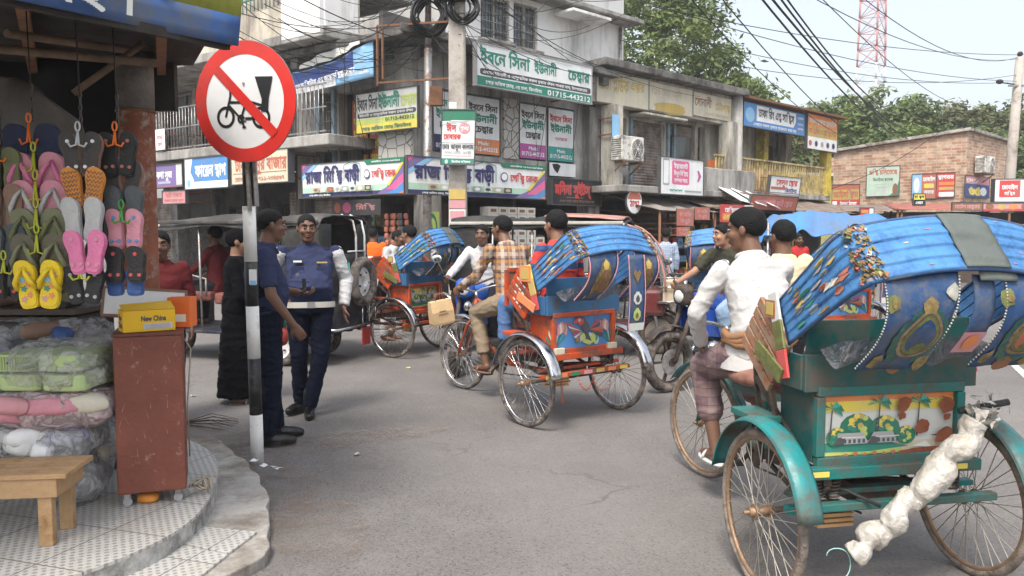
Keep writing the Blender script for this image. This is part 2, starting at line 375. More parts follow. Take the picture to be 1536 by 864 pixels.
def brickmat(name, c1, c2, mortar, sc_=1, bw=.25, rh=.085):
    m, n, b = nodes(name); L = n.links.new; N = n.nodes.new; tc = N('ShaderNodeTexCoord')
    sx = N('ShaderNodeSeparateXYZ'); L(tc.outputs['Object'], sx.inputs[0]); cx = N('ShaderNodeCombineXYZ')
    ad = N('ShaderNodeMath'); L(sx.outputs[0], ad.inputs[0]); L(sx.outputs[1], ad.inputs[1]); L(ad.outputs[0], cx.inputs[0]); L(sx.outputs[2], cx.inputs[1])
    br = N('ShaderNodeTexBrick'); br.inputs['Scale'].default_value = sc_; br.inputs['Brick Width'].default_value = bw; br.inputs['Row Height'].default_value = rh; br.inputs['Mortar Size'].default_value = .009; br.inputs['Bias'].default_value = -.1
    br.inputs['Color1'].default_value = c1+(1,); br.inputs['Color2'].default_value = c2+(1,); br.inputs['Mortar'].default_value = mortar+(1,); L(cx.outputs[0], br.inputs['Vector'])
    no = N('ShaderNodeTexNoise'); no.inputs['Scale'].default_value = 3.5; no.inputs['Detail'].default_value = 9; no.inputs['Roughness'].default_value = .75; L(tc.outputs['Object'], no.inputs['Vector'])
    r = N('ShaderNodeMapRange'); r.inputs[1].default_value = .3; r.inputs[2].default_value = .7; r.inputs[3].default_value = .55; r.inputs[4].default_value = 1.35; L(no.outputs['Fac'], r.inputs[0])
    q = N('ShaderNodeMix'); q.data_type = 'RGBA'; q.blend_type = 'MULTIPLY'; q.inputs[0].default_value = 1; L(br.outputs['Color'], q.inputs[6]); L(r.outputs[0], q.inputs[7])
    L(q.outputs[2], b.inputs['Base Color']); b.inputs['Roughness'].default_value = .9
    bp = N('ShaderNodeBump'); bp.inputs['Strength'].default_value = .6; bp.inputs['Distance'].default_value = .02; bp.invert = True; L(br.outputs['Fac'], bp.inputs['Height']); L(bp.outputs[0], b.inputs['Normal'])
    MATS[name] = m; return m
def crazy():
    m, n, b = nodes('crazy stone cladding'); L = n.links.new; N = n.nodes.new; tc = N('ShaderNodeTexCoord')
    vo = N('ShaderNodeTexVoronoi'); vo.feature = 'DISTANCE_TO_EDGE'; vo.inputs['Scale'].default_value = 4.2; L(tc.outputs['Object'], vo.inputs['Vector'])
    r = N('ShaderNodeMapRange'); r.inputs[1].default_value = .02; r.inputs[2].default_value = .06; L(vo.outputs['Distance'], r.inputs[0])
    q = N('ShaderNodeMix'); q.data_type = 'RGBA'; L(r.outputs[0], q.inputs[0]); q.inputs[6].default_value = (.12, .11, .1, 1); q.inputs[7].default_value = (.46, .44, .4, 1); L(q.outputs[2], b.inputs['Base Color']); b.inputs['Roughness'].default_value = .8
    MATS['crazy'] = m; return m
asphalt(); dot_tile(); crazy()
BRICK = brickmat('old red brick', (.37, .19, .115), (.58, .42, .29), (.50, .44, .37), .8)
CONC = mat('weathered concrete', (.40, .385, .355), .9, var=.22, vs=2.5, bump=.35, bs=18, dirt=(.15, .14, .13), da=.42, ds=1.6, st=.22)
CONC2 = mat('pale concrete', (.40, .38, .345), .9, var=.2, vs=4, bump=.4, bs=22, dirt=(.18, .15, .12), da=.4, ds=3)
DARKCONC = mat('sooty concrete', (.20, .19, .175), .9, var=.3, vs=3, bump=.4, bs=18, dirt=(.06, .056, .052), da=.45, ds=2)
WALLW = mat('white limewash', (.78, .77, .75), .9, var=.06, vs=2, bump=.15, bs=20, dirt=(.36, .35, .33), da=.2, ds=1.1, st=.22)
BEIGE = mat('beige plaster', (.52, .47, .38), .9, var=.16, vs=2.5, bump=.25, bs=20, dirt=(.22, .19, .16), da=.38, ds=1.7, st=.22)
CREAMW = mat('cream plaster', (.55, .53, .46), .85, var=.12, vs=3, bump=.2, bs=20, dirt=(.2, .18, .15), da=.42, ds=2, st=.22)
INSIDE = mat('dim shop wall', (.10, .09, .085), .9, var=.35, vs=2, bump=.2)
SHUT = mat('roller shutter', (.27, .235, .21), .55, .2, var=.15, vs=2, dirt=(.13, .1, .08), da=.4, ds=3)
BLUEFR = mat('blue grey frame', (.22, .32, .38), .5, var=.2, vs=6, dirt=GRIME, da=.35)
GLASS = mat('window glass', (.05, .06, .065), .08, var=.3, vs=1.5, spec=.8)
STEEL = mat('dull steel', (.42, .42, .42), .42, .8, var=.2, vs=8, dirt=(.2, .13, .09), da=.35, ds=8)
RUSTY = mat('rusty iron', (.17, .10, .07), .85, .3, var=.4, vs=12, bump=.3, bs=60, dirt=(.28, .13, .06), da=.45, ds=14)
TIN = mat('old tin sheet', (.36, .34, .32), .55, .5, var=.25, vs=3, dirt=(.24, .15, .10), da=.5, ds=3)
BLACKP = mat('black cable', (.015, .015, .016), .6)
WOODN = mat('raw wood', (.46, .29, .15), .6, var=.25, vs=6, bump=.25, bs=30, dirt=(.25, .14, .06), da=.35, ds=6)
WOODD = mat('dark wood', (.07, .05, .04), .7, var=.35, vs=7, bump=.3, bs=30)
# ---------------------------------------------------------------- ground
def S(o): o['kind'] = 'structure'; return o
g = MB(MATS['asphalt']); g.grid(lambda u, v: (-170+340*u, -20+230*v, 0), 26, 21, False); S(g.build('road'))
def edge_noise(poly, amp, k, seed):
    out = []
    for i in range(len(poly)):
        a, b = V(poly[i]+(0,)), V(poly[(i+1) % len(poly)]+(0,)); q = max(1, int((b-a).length/k)); nn = V((-(b-a).y, (b-a).x, 0)).normalized()
        for j in range(q): p = a.lerp(b, j/q); p += nn*noise.noise(p*6+V((seed, 0, 0)))*amp; out.append((p.x, p.y))
    return out
def gp(px, py, z=0):
    p0 = V((0, 0, CAMZ)); d = at(px, py, 10)-p0; t = (z-CAMZ)/d.z; p = p0+d*t; return p.x, p.y
# broken concrete apron beside the platform
ap = [gp(322, 655, .06), gp(372, 694, .06), gp(402, 735, .06), gp(400, 770, .06), gp(408, 800, .06), gp(398, 832, .06), gp(300, 880, .06), (-1.5, 2.6), (-3.2, 2.6), (-3.4, 5.6)]
g = MB(CONC2); g.prism(edge_noise(ap, .035, .05, 3), -.02, .06); S(g.build('concrete_apron', bev=.008))
g = MB(MATS['dotted tile']); g.prism([gp(303, 789, .075), gp(386, 797, .075), gp(343, 829, .075), gp(262, 812, .075)], .055, .075); S(g.build('step_tile', bev=.003))
g = MB(MATS['dotted tile']); g.prism([gp(260, 813.5, .075), gp(341.5, 831, .075), gp(255, 900, .075), gp(120, 880, .075)], .055, .075); S(g.build('step_tile', bev=.003))
edge = [gp(120, 580, .17), gp(200, 620, .17), gp(262, 652, .17), gp(300, 666, .17), gp(322, 682, .17), gp(328, 700, .17), gp(325, 722, .17), gp(312, 752, .17), gp(288, 780, .17), gp(250, 806, .17), gp(190, 834, .17), gp(120, 860, .17), (-2.05, 2.9), (-3.4, 2.3), (-6, 2.3), (-6, 6.1)]
def smooth_poly(P, it=2):
    for _ in range(it): P = [q for i in range(len(P)) for q in ((P[i][0]*.75+P[(i+1) % len(P)][0]*.25, P[i][1]*.75+P[(i+1) % len(P)][1]*.25), (P[i][0]*.25+P[(i+1) % len(P)][0]*.75, P[i][1]*.25+P[(i+1) % len(P)][1]*.75))]
    return P
pe = smooth_poly(edge)
g = MB(MATS['dotted tile']); g.prism(pe, .155, .17); g.mat(mat('kerb tile', (.50, .49, .46), .5, var=.2, vs=9, dirt=(.16, .15, .14), da=.45, ds=7))
cx_ = sum(p[0] for p in pe)/len(pe); cy_ = sum(p[1] for p in pe)/len(pe)
g.prism([(cx_+(x-cx_)*.996, cy_+(y-cy_)*.996) for x, y in pe], 0, .155)
# kerb joints
g.mat(CONC)
S(g.build('tiled_platform'))
# dusty dirt strip by the pole
DIRT = mat('road dirt', (.24, .185, .14), .95, var=.3, vs=9, bump=.7, bs=50)
def blob(cx, cy, rx, ry, seed, rot=0, n=40): 
    out = []
    for i in range(n):
        a = 2*pi*i/n; k = 1+.35*noise.noise(V((cos(a)*1.7+seed, sin(a)*1.7, seed))); x, y = rx*k*cos(a), ry*k*sin(a); out.append((cx+x*cos(rot)-y*sin(rot), cy+x*sin(rot)+y*cos(rot)))
    return out
def dirt_material():
    m, n, b = nodes('loose dirt'); L = n.links.new; N = n.nodes.new; tc = N('ShaderNodeTexCoord')
    no = N('ShaderNodeTexNoise'); no.inputs['Scale'].default_value = 5; no.inputs['Detail'].default_value = 9; no.inputs['Roughness'].default_value = .85; L(tc.outputs['Object'], no.inputs['Vector'])
    r = N('ShaderNodeMapRange'); r.inputs[1].default_value = .44; r.inputs[2].default_value = .68; r.inputs[4].default_value = .45; L(no.outputs['Fac'], r.inputs[0]); L(r.outputs[0], b.inputs['Alpha'])
    b.inputs['Base Color'].default_value = (.25, .185, .14, 1); b.inputs['Roughness'].default_value = 1; MATS['dirt'] = m; return m
dirt_material(); g = MB(MATS['dirt'])
for k, (a, c, rx, ry, ro) in enumerate(((360, 690, .5, .25, -.6), (430, 740, .22, .6, .2), (470, 790, .3, .5, .3), (520, 660, .8, .25, .4), (330, 655, .5, .2, -.5))):
    x, y = gp(a, c); g.add([(p, q, .004+.004*k) for p, q in blob(x, y, rx, ry, k*3.1, ro)], [tuple(range(40))])
S(g.build('dirt_patch'))
# white lane line far right
g = MB(mat('worn road paint', (.55, .53, .5), .8, var=.3, vs=8)); a, c, d, e = gp(1497, 530), gp(1506, 530), gp(1600, 610), gp(1582, 612); g.add([(p[0], p[1], .004) for p in (a, c, d, e)], [(3, 2, 1, 0)]); S(g.build('road_marking'))
# ---------------------------------------------------------------- buildings
def wall_with_holes(b, x0, x1, z0, z1, y0, y1, holes):
    """wall slab between y0 and y1 with rectangular openings (x0, x1, z0, z1), split into boxes that butt"""
    xs = sorted({x0, x1}|{q for h in holes for q in h[:2] if x0 < q < x1})
    for a, c in zip(xs, xs[1:]):
        hs_ = sorted([(h[2], h[3]) for h in holes if h[0] <= a+1e-6 and h[1] >= c-1e-6]); z = z0
        for h in hs_+[(z1, z1)]:
            if h[0] > z+1e-4: b.box(((a+c)/2, (y0+y1)/2, (z+h[0])/2), (c-a, y1-y0, h[0]-z))
            z = max(z, h[1])
def local(T, F, x=0, y=0, z=0): T.matrix_world = F @ M.Translation((x, y, z)); return T
def part(T, name, m, fn, bev=0):
    b = MB(m); fn(b); return b.build(name, T, bev)
def grille_window(T, x, z, w_, h, y, m_frame, grille=True, pane=GLASS, name='window'):
    f = MB(m_frame); t = .06
    for q in ((x, z+h-t/2, w_, t), (x, z+t/2, w_, t), (x-w_/2+t/2, z+h/2, t, h-2*t), (x+w_/2-t/2, z+h/2, t, h-2*t), (x, z+h/2, t*.7, h-2*t)): f.box((q[0], y, q[1]), (q[2], .08, q[3]))
    o = f.build(name, T); MB(pane).box((x, y+.03, z+h/2), (w_-.02, .012, h-.02)).build('pane', o)
    if grille:
        g_ = MB(STEEL)
        for k in range(int(w_/.12)): g_.cyl((x-w_/2+.1+k*.12, y-.06, z+.02), (x-w_/2+.1+k*.12, y-.06, z+h-.02), .009, n=5)
        for k in range(int(h/.22)+1): g_.bar((x-w_/2, y-.075, z+.03+k*.22), (x+w_/2, y-.075, z+.03+k*.22), .02, .012)
        g_.build('grille', o)
    return o
def sillbox(T, name, m, c, s, bev=.01): return MB(m).box(c, s).build(name, T, bev)
# --- corner building: two storeys, both street faces
cb = thing('corner_building', 'two storey corner building with deep sooty eave above the sweet shop', 'building'); local(cb, FR)
FLR = FR.inverted() @ FL                                    # left face in the frame of the right face
def onleft(b): b.m = FLR
b = MB(CONC)
wins = [(.48, 1.22, 3.22, 4.5), (1.34, 2.36, 3.22, 4.5), (2.9, 3.78, 3.22, 4.5), (3.82, 4.75, 3.22, 4.5)]
wall_with_holes(b, .12, 5.42, 3.1, 5.25, 0, .25, wins)
wall_with_holes(b, .12, 5.42, 2.35, 3.1, .0, .25, [])
onleft(b); wall_with_holes(b, -3.6, -.0, 3.1, 5.25, 0, .25, [(-2.2, -1.0, 3.1, 4.55), (-2.75, -2.35, 3.1, 4.6)])
wall_with_holes(b, -3.6, -.0, 2.35, 3.1, 0, .25, [])
b.build('wall', cb)
b = MB(MATS['crazy']); onleft(b); b.box((-.5, -.012, 3.75), (.94, .02, 1.3)); b.m = M.Identity(4); b.box((2.63, -.03, 3.86), (.44, .055, 1.3)); b.each('stone_cladding', cb)
b = MB(DARKCONC)
I4 = M.Identity(4)
roof = [V((.1-.95, -.75, 0)), V((5.6, -.7, 0)), V((5.6, 6, 0)), FLR @ V((-3.6, 6, 0)), FLR @ V((-3.7, -.7, 0)), FLR @ V((.45, -.72, 0))]
b.prism([(p.x, p.y) for p in roof], 5.27, 5.42)
b.build('roof', cb, .02)
b = MB(DARKCONC)
for x in (.3, 2.63, 5.2): b.box((x, -.3, 5.16), (.22, .6, .2))
onleft(b)
for x in (-.6, -2.9): b.box((x, -.3, 5.16), (.22, .6, .2))
b.each('bracket', cb)
b = MB(CONC); b.box((.3, -.05, 1.2), (.4, .4, 2.3)); b.box((5.25, -.02, 2.3), (.38, .4, 4.6)); b.each('column', cb, .01)
for (a, c, z0, z1) in wins: grille_window(cb, (a+c)/2, z0, c-a, z1-z0, .12, BLUEFR, False)
f = MB(BLUEFR)
for x in (-2.3, -2.8): f.m = FLR; f.box((x, -.03, 3.85), (.09, .1, 1.55))
f.build('shutter_frame', cb)
b = MB(STEEL); b.m = FLR
for k in range(5): b.cyl((-2.72+k*.08, .05, 3.12), (-2.72+k*.08, .05, 4.6), .008, n=5)
for k in range(8): b.bar((-2.78, .04, 3.2+k*.2), (-2.36, .04, 3.2+k*.2), .015, .01)
b.build('grille', cb)
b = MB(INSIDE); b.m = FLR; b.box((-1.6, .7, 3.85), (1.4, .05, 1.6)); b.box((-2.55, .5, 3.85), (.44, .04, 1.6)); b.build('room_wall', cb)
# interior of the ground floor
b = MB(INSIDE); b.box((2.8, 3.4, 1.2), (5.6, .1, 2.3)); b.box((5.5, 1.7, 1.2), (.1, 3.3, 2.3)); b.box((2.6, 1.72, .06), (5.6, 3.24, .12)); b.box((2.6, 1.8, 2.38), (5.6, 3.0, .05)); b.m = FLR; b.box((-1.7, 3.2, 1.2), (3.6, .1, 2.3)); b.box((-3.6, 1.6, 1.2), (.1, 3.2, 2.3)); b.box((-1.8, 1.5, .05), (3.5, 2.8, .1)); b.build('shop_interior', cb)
# --- white building behind
wb = thing('white_building', 'tall whitewashed house with grilled windows behind the corner building', 'building'); local(wb, FR, 0, 2.5)
b = MB(WALLW); ww = [(4.0, 5.0, 6.5, 7.6), (5.15, 6.05, 6.45, 7.62)]
wall_with_holes(b, 2.9, 9.75, 5.0, 7.75, 0, .25, ww); wall_with_holes(b, 2.9, 9.75, 7.75, 12, 0, .25, [(4.2, 5.2, 9, 10.4), (7, 8.2, 9, 10.4)])
b.box((2.9+.12, 4, 8.5), (.24, 7.5, 7)); b.box((9.63, 4, 8.5), (.24, 7.5, 7)); b.box((6.3, 7.9, 8.5), (6.3, .2, 7)); b.build('wall', wb)
b = MB(CONC); b.box((6.4, -.25, 7.82), (7.1, .75, .12)); b.box((6.3, 3.5, 12.06), (8, 10, .12)); b.build('roof_slab', wb, .02)
for a, c, z0, z1 in ww: o = grille_window(wb, (a+c)/2, z0, c-a, z1-z0, .1, CREAMW); sillbox(o, 'sill', CONC, ((a+c)/2, -.08, z0-.04), (c-a+.16, .22, .07))
for a, c, z0, z1 in ((4.2, 5.2, 9, 10.4), (7, 8.2, 9, 10.4)): grille_window(wb, (a+c)/2, z0, c-a, z1-z0, .1, CREAMW)
sillbox(wb, 'sunshade', WALLW, (7.4, -.45, 7.55), (1.6, .7, .08))
b = MB(DARKCONC); b.box((7.0, -.006, 6.3), (1.3, .012, 1.0)); 
part(wb, 'drain_pipe', STEEL, lambda q: q.cyl((9.5, -.08, 5), (9.5, -.08, 7.7), .05))
# --- left building with balcony and shops
lb = thing('balcony_building', 'grey three storey building with railed balcony above the bag shops', 'building'); local(lb, FL)
b = MB(BEIGE); b.box((-7.6, -.06, 6.15), (12.2, .12, 1.0)); b.box((-7.6, .6, 9), (12.2, .2, 4.6)); b.build('wall', lb)
b = MB(CONC); b.box((-7.6, -.1, 5.55), (12.4, 1.9, .2)); b.box((-7.6, -.02, 3.45), (12.4, 1.9, .22)); b.box((-7.6, .9, 6.72), (12.2, 1.6, .12)); b.build('balcony_slab', lb, .02)
b = MB(WALLW); b.box((-2.1, -1.0, 5.95), (1.2, .12, .85)); b.box((-1.54, -.5, 5.95), (.12, .88, .85)); b.build('white_parapet', lb, .01)
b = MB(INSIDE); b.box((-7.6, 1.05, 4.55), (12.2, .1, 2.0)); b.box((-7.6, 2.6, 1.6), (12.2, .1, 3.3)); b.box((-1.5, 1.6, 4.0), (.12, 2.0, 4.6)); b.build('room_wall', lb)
for k in range(6):
    x = -2.6-k*1.7; grille_window(lb, x, 3.6, 1.35, 1.8, .85, STEEL, False, pane=mat('dusty glass', (.16, .17, .17), .15, var=.3, vs=1.5))
b = MB(CONC2)
for k in range(8): b.box((-1.75-k*1.7, .62, 4.5), (.14, .16, 1.88))
b.each('pillar', lb)
b = MB(STEEL)
for k in range(88): b.cyl((-1.6-k*.13, -.92, 3.56), (-1.6-k*.13, -.92, 4.55), .011, n=5)
for z in (3.62, 4.1, 4.56): b.bar((-13.2, -.92, z), (-1.5, -.92, z), .03, .03)
b.build('railing', lb)
b = MB(mat('green railing', (.05, .16, .12), .5, var=.2))
for k in range(40): b.cyl((-1.9-k*.15, .2, 6.78), (-1.9-k*.15, .2, 7.5), .012, n=5)
b.bar((-8, .2, 7.5), (-1.9, .2, 7.5), .04, .04); b.bar((-8, .2, 7.1), (-1.9, .2, 7.1), .03, .03); b.build('roof_railing', lb)
b = MB(SHUT)
def shutter(b, x0, x1, z0, z1, y, dz=.075):
    n = int((z1-z0)/dz)
    for k in range(n):
        z = z0+k*dz; b.add([(x0, y, z), (x1, y, z), (x1, y-.018, z+dz*.5), (x0, y-.018, z+dz*.5)], [(0, 1, 2, 3)]); b.add([(x0, y-.018, z+dz*.5), (x1, y-.018, z+dz*.5), (x1, y, z+dz), (x0, y, z+dz)], [(0, 1, 2, 3)])
shutter(b, -4.4, -2.6, .3, 2.6, .4); b.build('roller_shutter', lb); b = MB(SHUT); shutter(b, -10.8, -9.2, .3, 2.6, .4); b.build('roller_shutter', lb)
b = MB(mat('dark grey column', (.17, .16, .15), .9, var=.25, vs=3, bump=.3, dirt=(.05, .048, .045), da=.45, ds=2, st=.3))  # dark grey with darker upright streaks
for k in range(7): b.box((-1.9-k*1.75, .3, 1.67), (.3, .4, 3.34))
b.each('column', lb, .01)
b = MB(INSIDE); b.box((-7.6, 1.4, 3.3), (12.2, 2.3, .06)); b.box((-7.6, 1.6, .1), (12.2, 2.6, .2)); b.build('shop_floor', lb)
# --- beige shop building on the right
bb = thing('shutter_building', 'grimy beige building with roller shutters and faded painted fascia', 'building'); local(bb, FR)
b = MB(CREAMW); wall_with_holes(b, 5.5, 11.15, 2.7, 4.7, 0, .2, [(5.6, 6.75, 2.7, 4.5), (7.02, 8.4, 2.7, 4.5), (8.62, 9.85, 2.7, 4.6), (10.0, 10.4, 2.7, 4.6)])
b.box((10.78, -.5, 3.72), (.42, .36, 2.0)); b.box((5.62, -.45, 3.6), (.34, .4, 2.1)); b.build('wall', bb)
b = MB(DARKCONC); b.prism([(5.0, -.75), (11.4, -.8), (11.4, 6), (5.7, 6)], 5.5, 5.68); b.build('roof', bb, .02)
b = MB(BEIGE); b.box((8.0, -.3, 5.08), (6.4, .3, .82)); b.build('fascia', bb, .01)
b = MB(CONC); b.box((8.1, -.55, 2.62), (6.1, 1.4, .16)); b.box((9.7, -1.12, 3.0), (2.8, .14, .6)); b.build('balcony', bb, .02)
for q in ((5.6, 6.75, 2.7), (7.02, 8.4, 2.7), (8.62, 9.85, 4.25)): b = MB(SHUT); shutter(b, q[0], q[1], q[2], 4.5 if q[2] < 3 else 4.6, .12); b.build('roller_shutter', bb)
b = MB(BLUEFR)
for x in (6.88, 8.5, 8.78): b.box((x, -.04, 3.6), (.09, .08, 1.85))
b.each('door_frame', bb)
b = MB(CREAMW); b.box((9.32, .1, 3.0), (.86, .05, .6)); o = b.build('door', bb); MB(GLASS).box((9.32, .1, 3.78), (.86, .04, .92)).build('pane', o)
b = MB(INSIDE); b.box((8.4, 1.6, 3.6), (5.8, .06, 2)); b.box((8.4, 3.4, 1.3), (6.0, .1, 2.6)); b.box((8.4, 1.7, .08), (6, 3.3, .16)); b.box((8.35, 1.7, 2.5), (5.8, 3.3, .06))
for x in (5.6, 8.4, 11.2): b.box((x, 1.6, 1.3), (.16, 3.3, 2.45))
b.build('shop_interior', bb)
sillbox(bb, 'sunshade', CREAMW, (7.7, -.32, 4.58), (1.9, .5, .06))
# --- blue fascia building
ub = thing('railed_building', 'low upper storey with cream railing and blue fascia on the right', 'building'); local(ub, FR)
b = MB(mat('lilac grey plaster', (.30, .29, .32), .9, var=.15, vs=2, dirt=(.1, .09, .09), da=.4)); wall_with_holes(b, 11.4, 17.2, 2.8, 5.3, .9, 1.1, [(14.9, 16.0, 2.8, 4.55)])
b.build('wall', ub)
b = MB(RUSTY); b.prism([(11.2, -.75), (17.9, -.85), (17.9, 4.5), (11.2, 4.5)], 5.47, 5.53); b.build('roof', ub)
b = MB(CONC); b.box((14.3, .2, 2.76), (6.0, 1.5, .16)); b.build('balcony_slab', ub, .02)
b = MB(mat('yellow plaster', (.60, .47, .06), .8, var=.12, dirt=(.25, .2, .08), da=.4)); b.box((17.05, -.45, 3.75), (.3, .3, 1.85)); b.box((14.15, .3, 3.9), (.26, .3, 2.5)); b.each('pillar', ub, .01)
b = MB(CREAMW); b.box((13.7, .7, 3.9), (.8, .3, 2.6)); b.box((16.4, .7, 3.9), (.4, .3, 2.6)); b.each('pier', ub, .01)
b = MB(mat('cream railing paint', (.55, .45, .22), .6, var=.15, dirt=(.2, .15, .08), da=.35))
for k in range(46): b.bar((10.15+k*.152, -.5, 2.86), (10.15+k*.152, -.5, 3.74), .05, .025)
b.bar((10.1, -.5, 3.77), (17.0, -.5, 3.77), .07, .05); b.bar((10.1, -.5, 2.88), (17, -.5, 2.88), .05, .05); b.build('railing', ub)
b = MB(mat('orange board', (.62, .17, .06), .7, var=.15)); b.box((10.45, -.3, 3.25), (.7, .03, .8)); b.mat(mat('salmon board', (.66, .33, .22), .7, var=.15)); b.box((12.7, -.3, 3.2), (2.5, .03, .62)); b.mat(mat('yellow board', (.62, .5, .06), .7, var=.15)); b.box((15.5, -.3, 3.2), (2.9, .03, .62)); b.each('railing_panel', ub)
b = MB(BLACKP)
for i, (x, z) in enumerate(((11.7, 4.15), (12.35, 4.2), (13.0, 4.2), (11.7, 3.7), (12.35, 3.72), (13.0, 3.72), (11.9, 4.62), (13.0, 4.62))): b.tube([(x+.24*cos(t*pi/9), .86, z+.2*sin(t*pi/9)) for t in range(18)], .035, 5, True)
b.build('tyre_display', ub)
b = MB(GLASS); b.box((15.45, .95, 3.7), (1.08, .04, 1.7)); o = b.build('door', ub); MB(BLUEFR).box((15.3, .9, 3.7), (.08, .08, 1.7)).build('frame', o)
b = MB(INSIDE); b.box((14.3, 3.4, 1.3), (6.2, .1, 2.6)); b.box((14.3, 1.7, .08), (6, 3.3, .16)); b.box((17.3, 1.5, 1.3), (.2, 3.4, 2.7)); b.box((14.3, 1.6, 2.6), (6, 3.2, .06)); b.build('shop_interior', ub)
# --- brick building
P0 = V((12.6, 31.6, 0)); P1 = V((16.35, 29.0, 0)); FB = frame(P0, P1-P0); WB = (P1-P0).length
kb = thing('brick_building', 'bare red brick building with sloping concrete coping and posters', 'building'); local(kb, FB)
b = MB(BRICK)
b.add([(0, 0, 0), (WB, 0, 0), (WB, 0, 5.22), (0, 0, 4.72), (0, .25, 0), (WB, .25, 0), (WB, .25, 5.22), (0, .25, 4.72)], [(0, 1, 2, 3), (5, 4, 7, 6), (4, 0, 3, 7), (3, 2, 6, 7), (1, 5, 6, 2)])
b.build('gable_wall', kb)
P2 = V((19.4, 31.6, 0)); F2 = FB.inverted() @ frame(P1, P2-P1); W2 = (P2-P1).length
b = MB(BRICK); b.m = F2; b.add([(0.005, 0, 0), (W2, 0, 0), (W2, 0, 5.1), (0.005, 0, 5.22), (0.005, .25, 0), (W2, .25, 0), (W2, .25, 5.1), (0.005, .25, 5.22)], [(0, 1, 2, 3), (5, 4, 7, 6), (3, 2, 6, 7), (1, 5, 6, 2), (4, 0, 3, 7)]); b.box((W2-.1, 4, 2.5), (.2, 7.4, 5)); b.build('side_wall', kb)
b = MB(CONC2); b.bar((-.15, .1, 4.77), (WB+.1, .1, 5.29), .5, .11); b.m = F2; b.bar((.1, .1, 5.28), (W2+.1, .1, 5.16), .5, .1); b.build('coping', kb, .015)
# shed seen between
sh = thing('tin_shed', 'small yellow green tin shed beside the brick gable', 'shed', (12.6, 36, 0), .3)
MB(mat('lime tin', (.5, .5, .2), .7, var=.15)).box((0, 0, 2.0), (2.2, 2.5, 4.0)).build('wall', sh); MB(mat('white tin', (.66, .66, .64), .6)).box((0, 0, 4.1), (2.7, 3, .12)).build('roof', sh); MB(mat('teal door', (.02, .28, .22), .6)).box((-.7, -1.27, 3.0), (.5, .04, 2)).build('door', sh)

for k, (x, y, w_, d, h, lab) in enumerate(((-27, 33, 9, 8, 7.2, 'plain grey two storey house far down the street behind the shoe stall'), (-38, 24, 10, 9, 6.4, 'low beige house far behind the shoe stall'))):
    fb = thing('far_house', lab, 'house', (x, y, 0), -.6+.3*k); MB(BEIGE if k else CONC).box((0, 0, h/2), (w_, d, h)).build('wall', fb); MB(DARKCONC).box((0, 0, h+.1), (w_+1, d+1, .2)).build('roof', fb)
    for j in range(4):
        for z in (1.0, 4.0): grille_window(fb, -w_/2+1.3+j*2.1, z, 1.1, 1.3, -d/2-.03, CREAMW, False)
# ---------------------------------------------------------------- trees
def leafmat(name, c, c2, tr=.35):
    m, n, b = nodes(name); L = n.links.new; N = n.nodes.new; tc = N('ShaderNodeTexCoord')
    no = N('ShaderNodeTexNoise'); no.inputs['Scale'].default_value = .7; no.inputs['Detail'].default_value = 4; L(tc.outputs['Object'], no.inputs['Vector'])
    r = N('ShaderNodeMapRange'); r.inputs[1].default_value = .35; r.inputs[2].default_value = .65; L(no.outputs['Fac'], r.inputs[0])
    q = N('ShaderNodeMix'); q.data_type = 'RGBA'; L(r.outputs[0], q.inputs[0]); q.inputs[6].default_value = c+(1,); q.inputs[7].default_value = c2+(1,); L(q.outputs[2], b.inputs['Base Color']); b.inputs['Roughness'].default_value = .55
    t = N('ShaderNodeBsdfTranslucent'); L(q.outputs[2], t.inputs[0]); mx = N('ShaderNodeMixShader'); mx.inputs[0].default_value = tr; L(b.outputs[0], mx.inputs[1]); L(t.outputs[0], mx.inputs[2]); L(mx.outputs[0], n.nodes['Material Output'].inputs[0])
    return m
LEAFA = leafmat('bright leaves', (.12, .175, .042), (.195, .25, .07)); LEAFB = leafmat('dark leaves', (.07, .11, .034), (.13, .17, .052)); LEAFC = leafmat('olive leaves', (.10, .11, .042), (.165, .165, .068))
BARK = mat('bark', (.13, .10, .075), .95, var=.3, vs=6, bump=.5, bs=20)
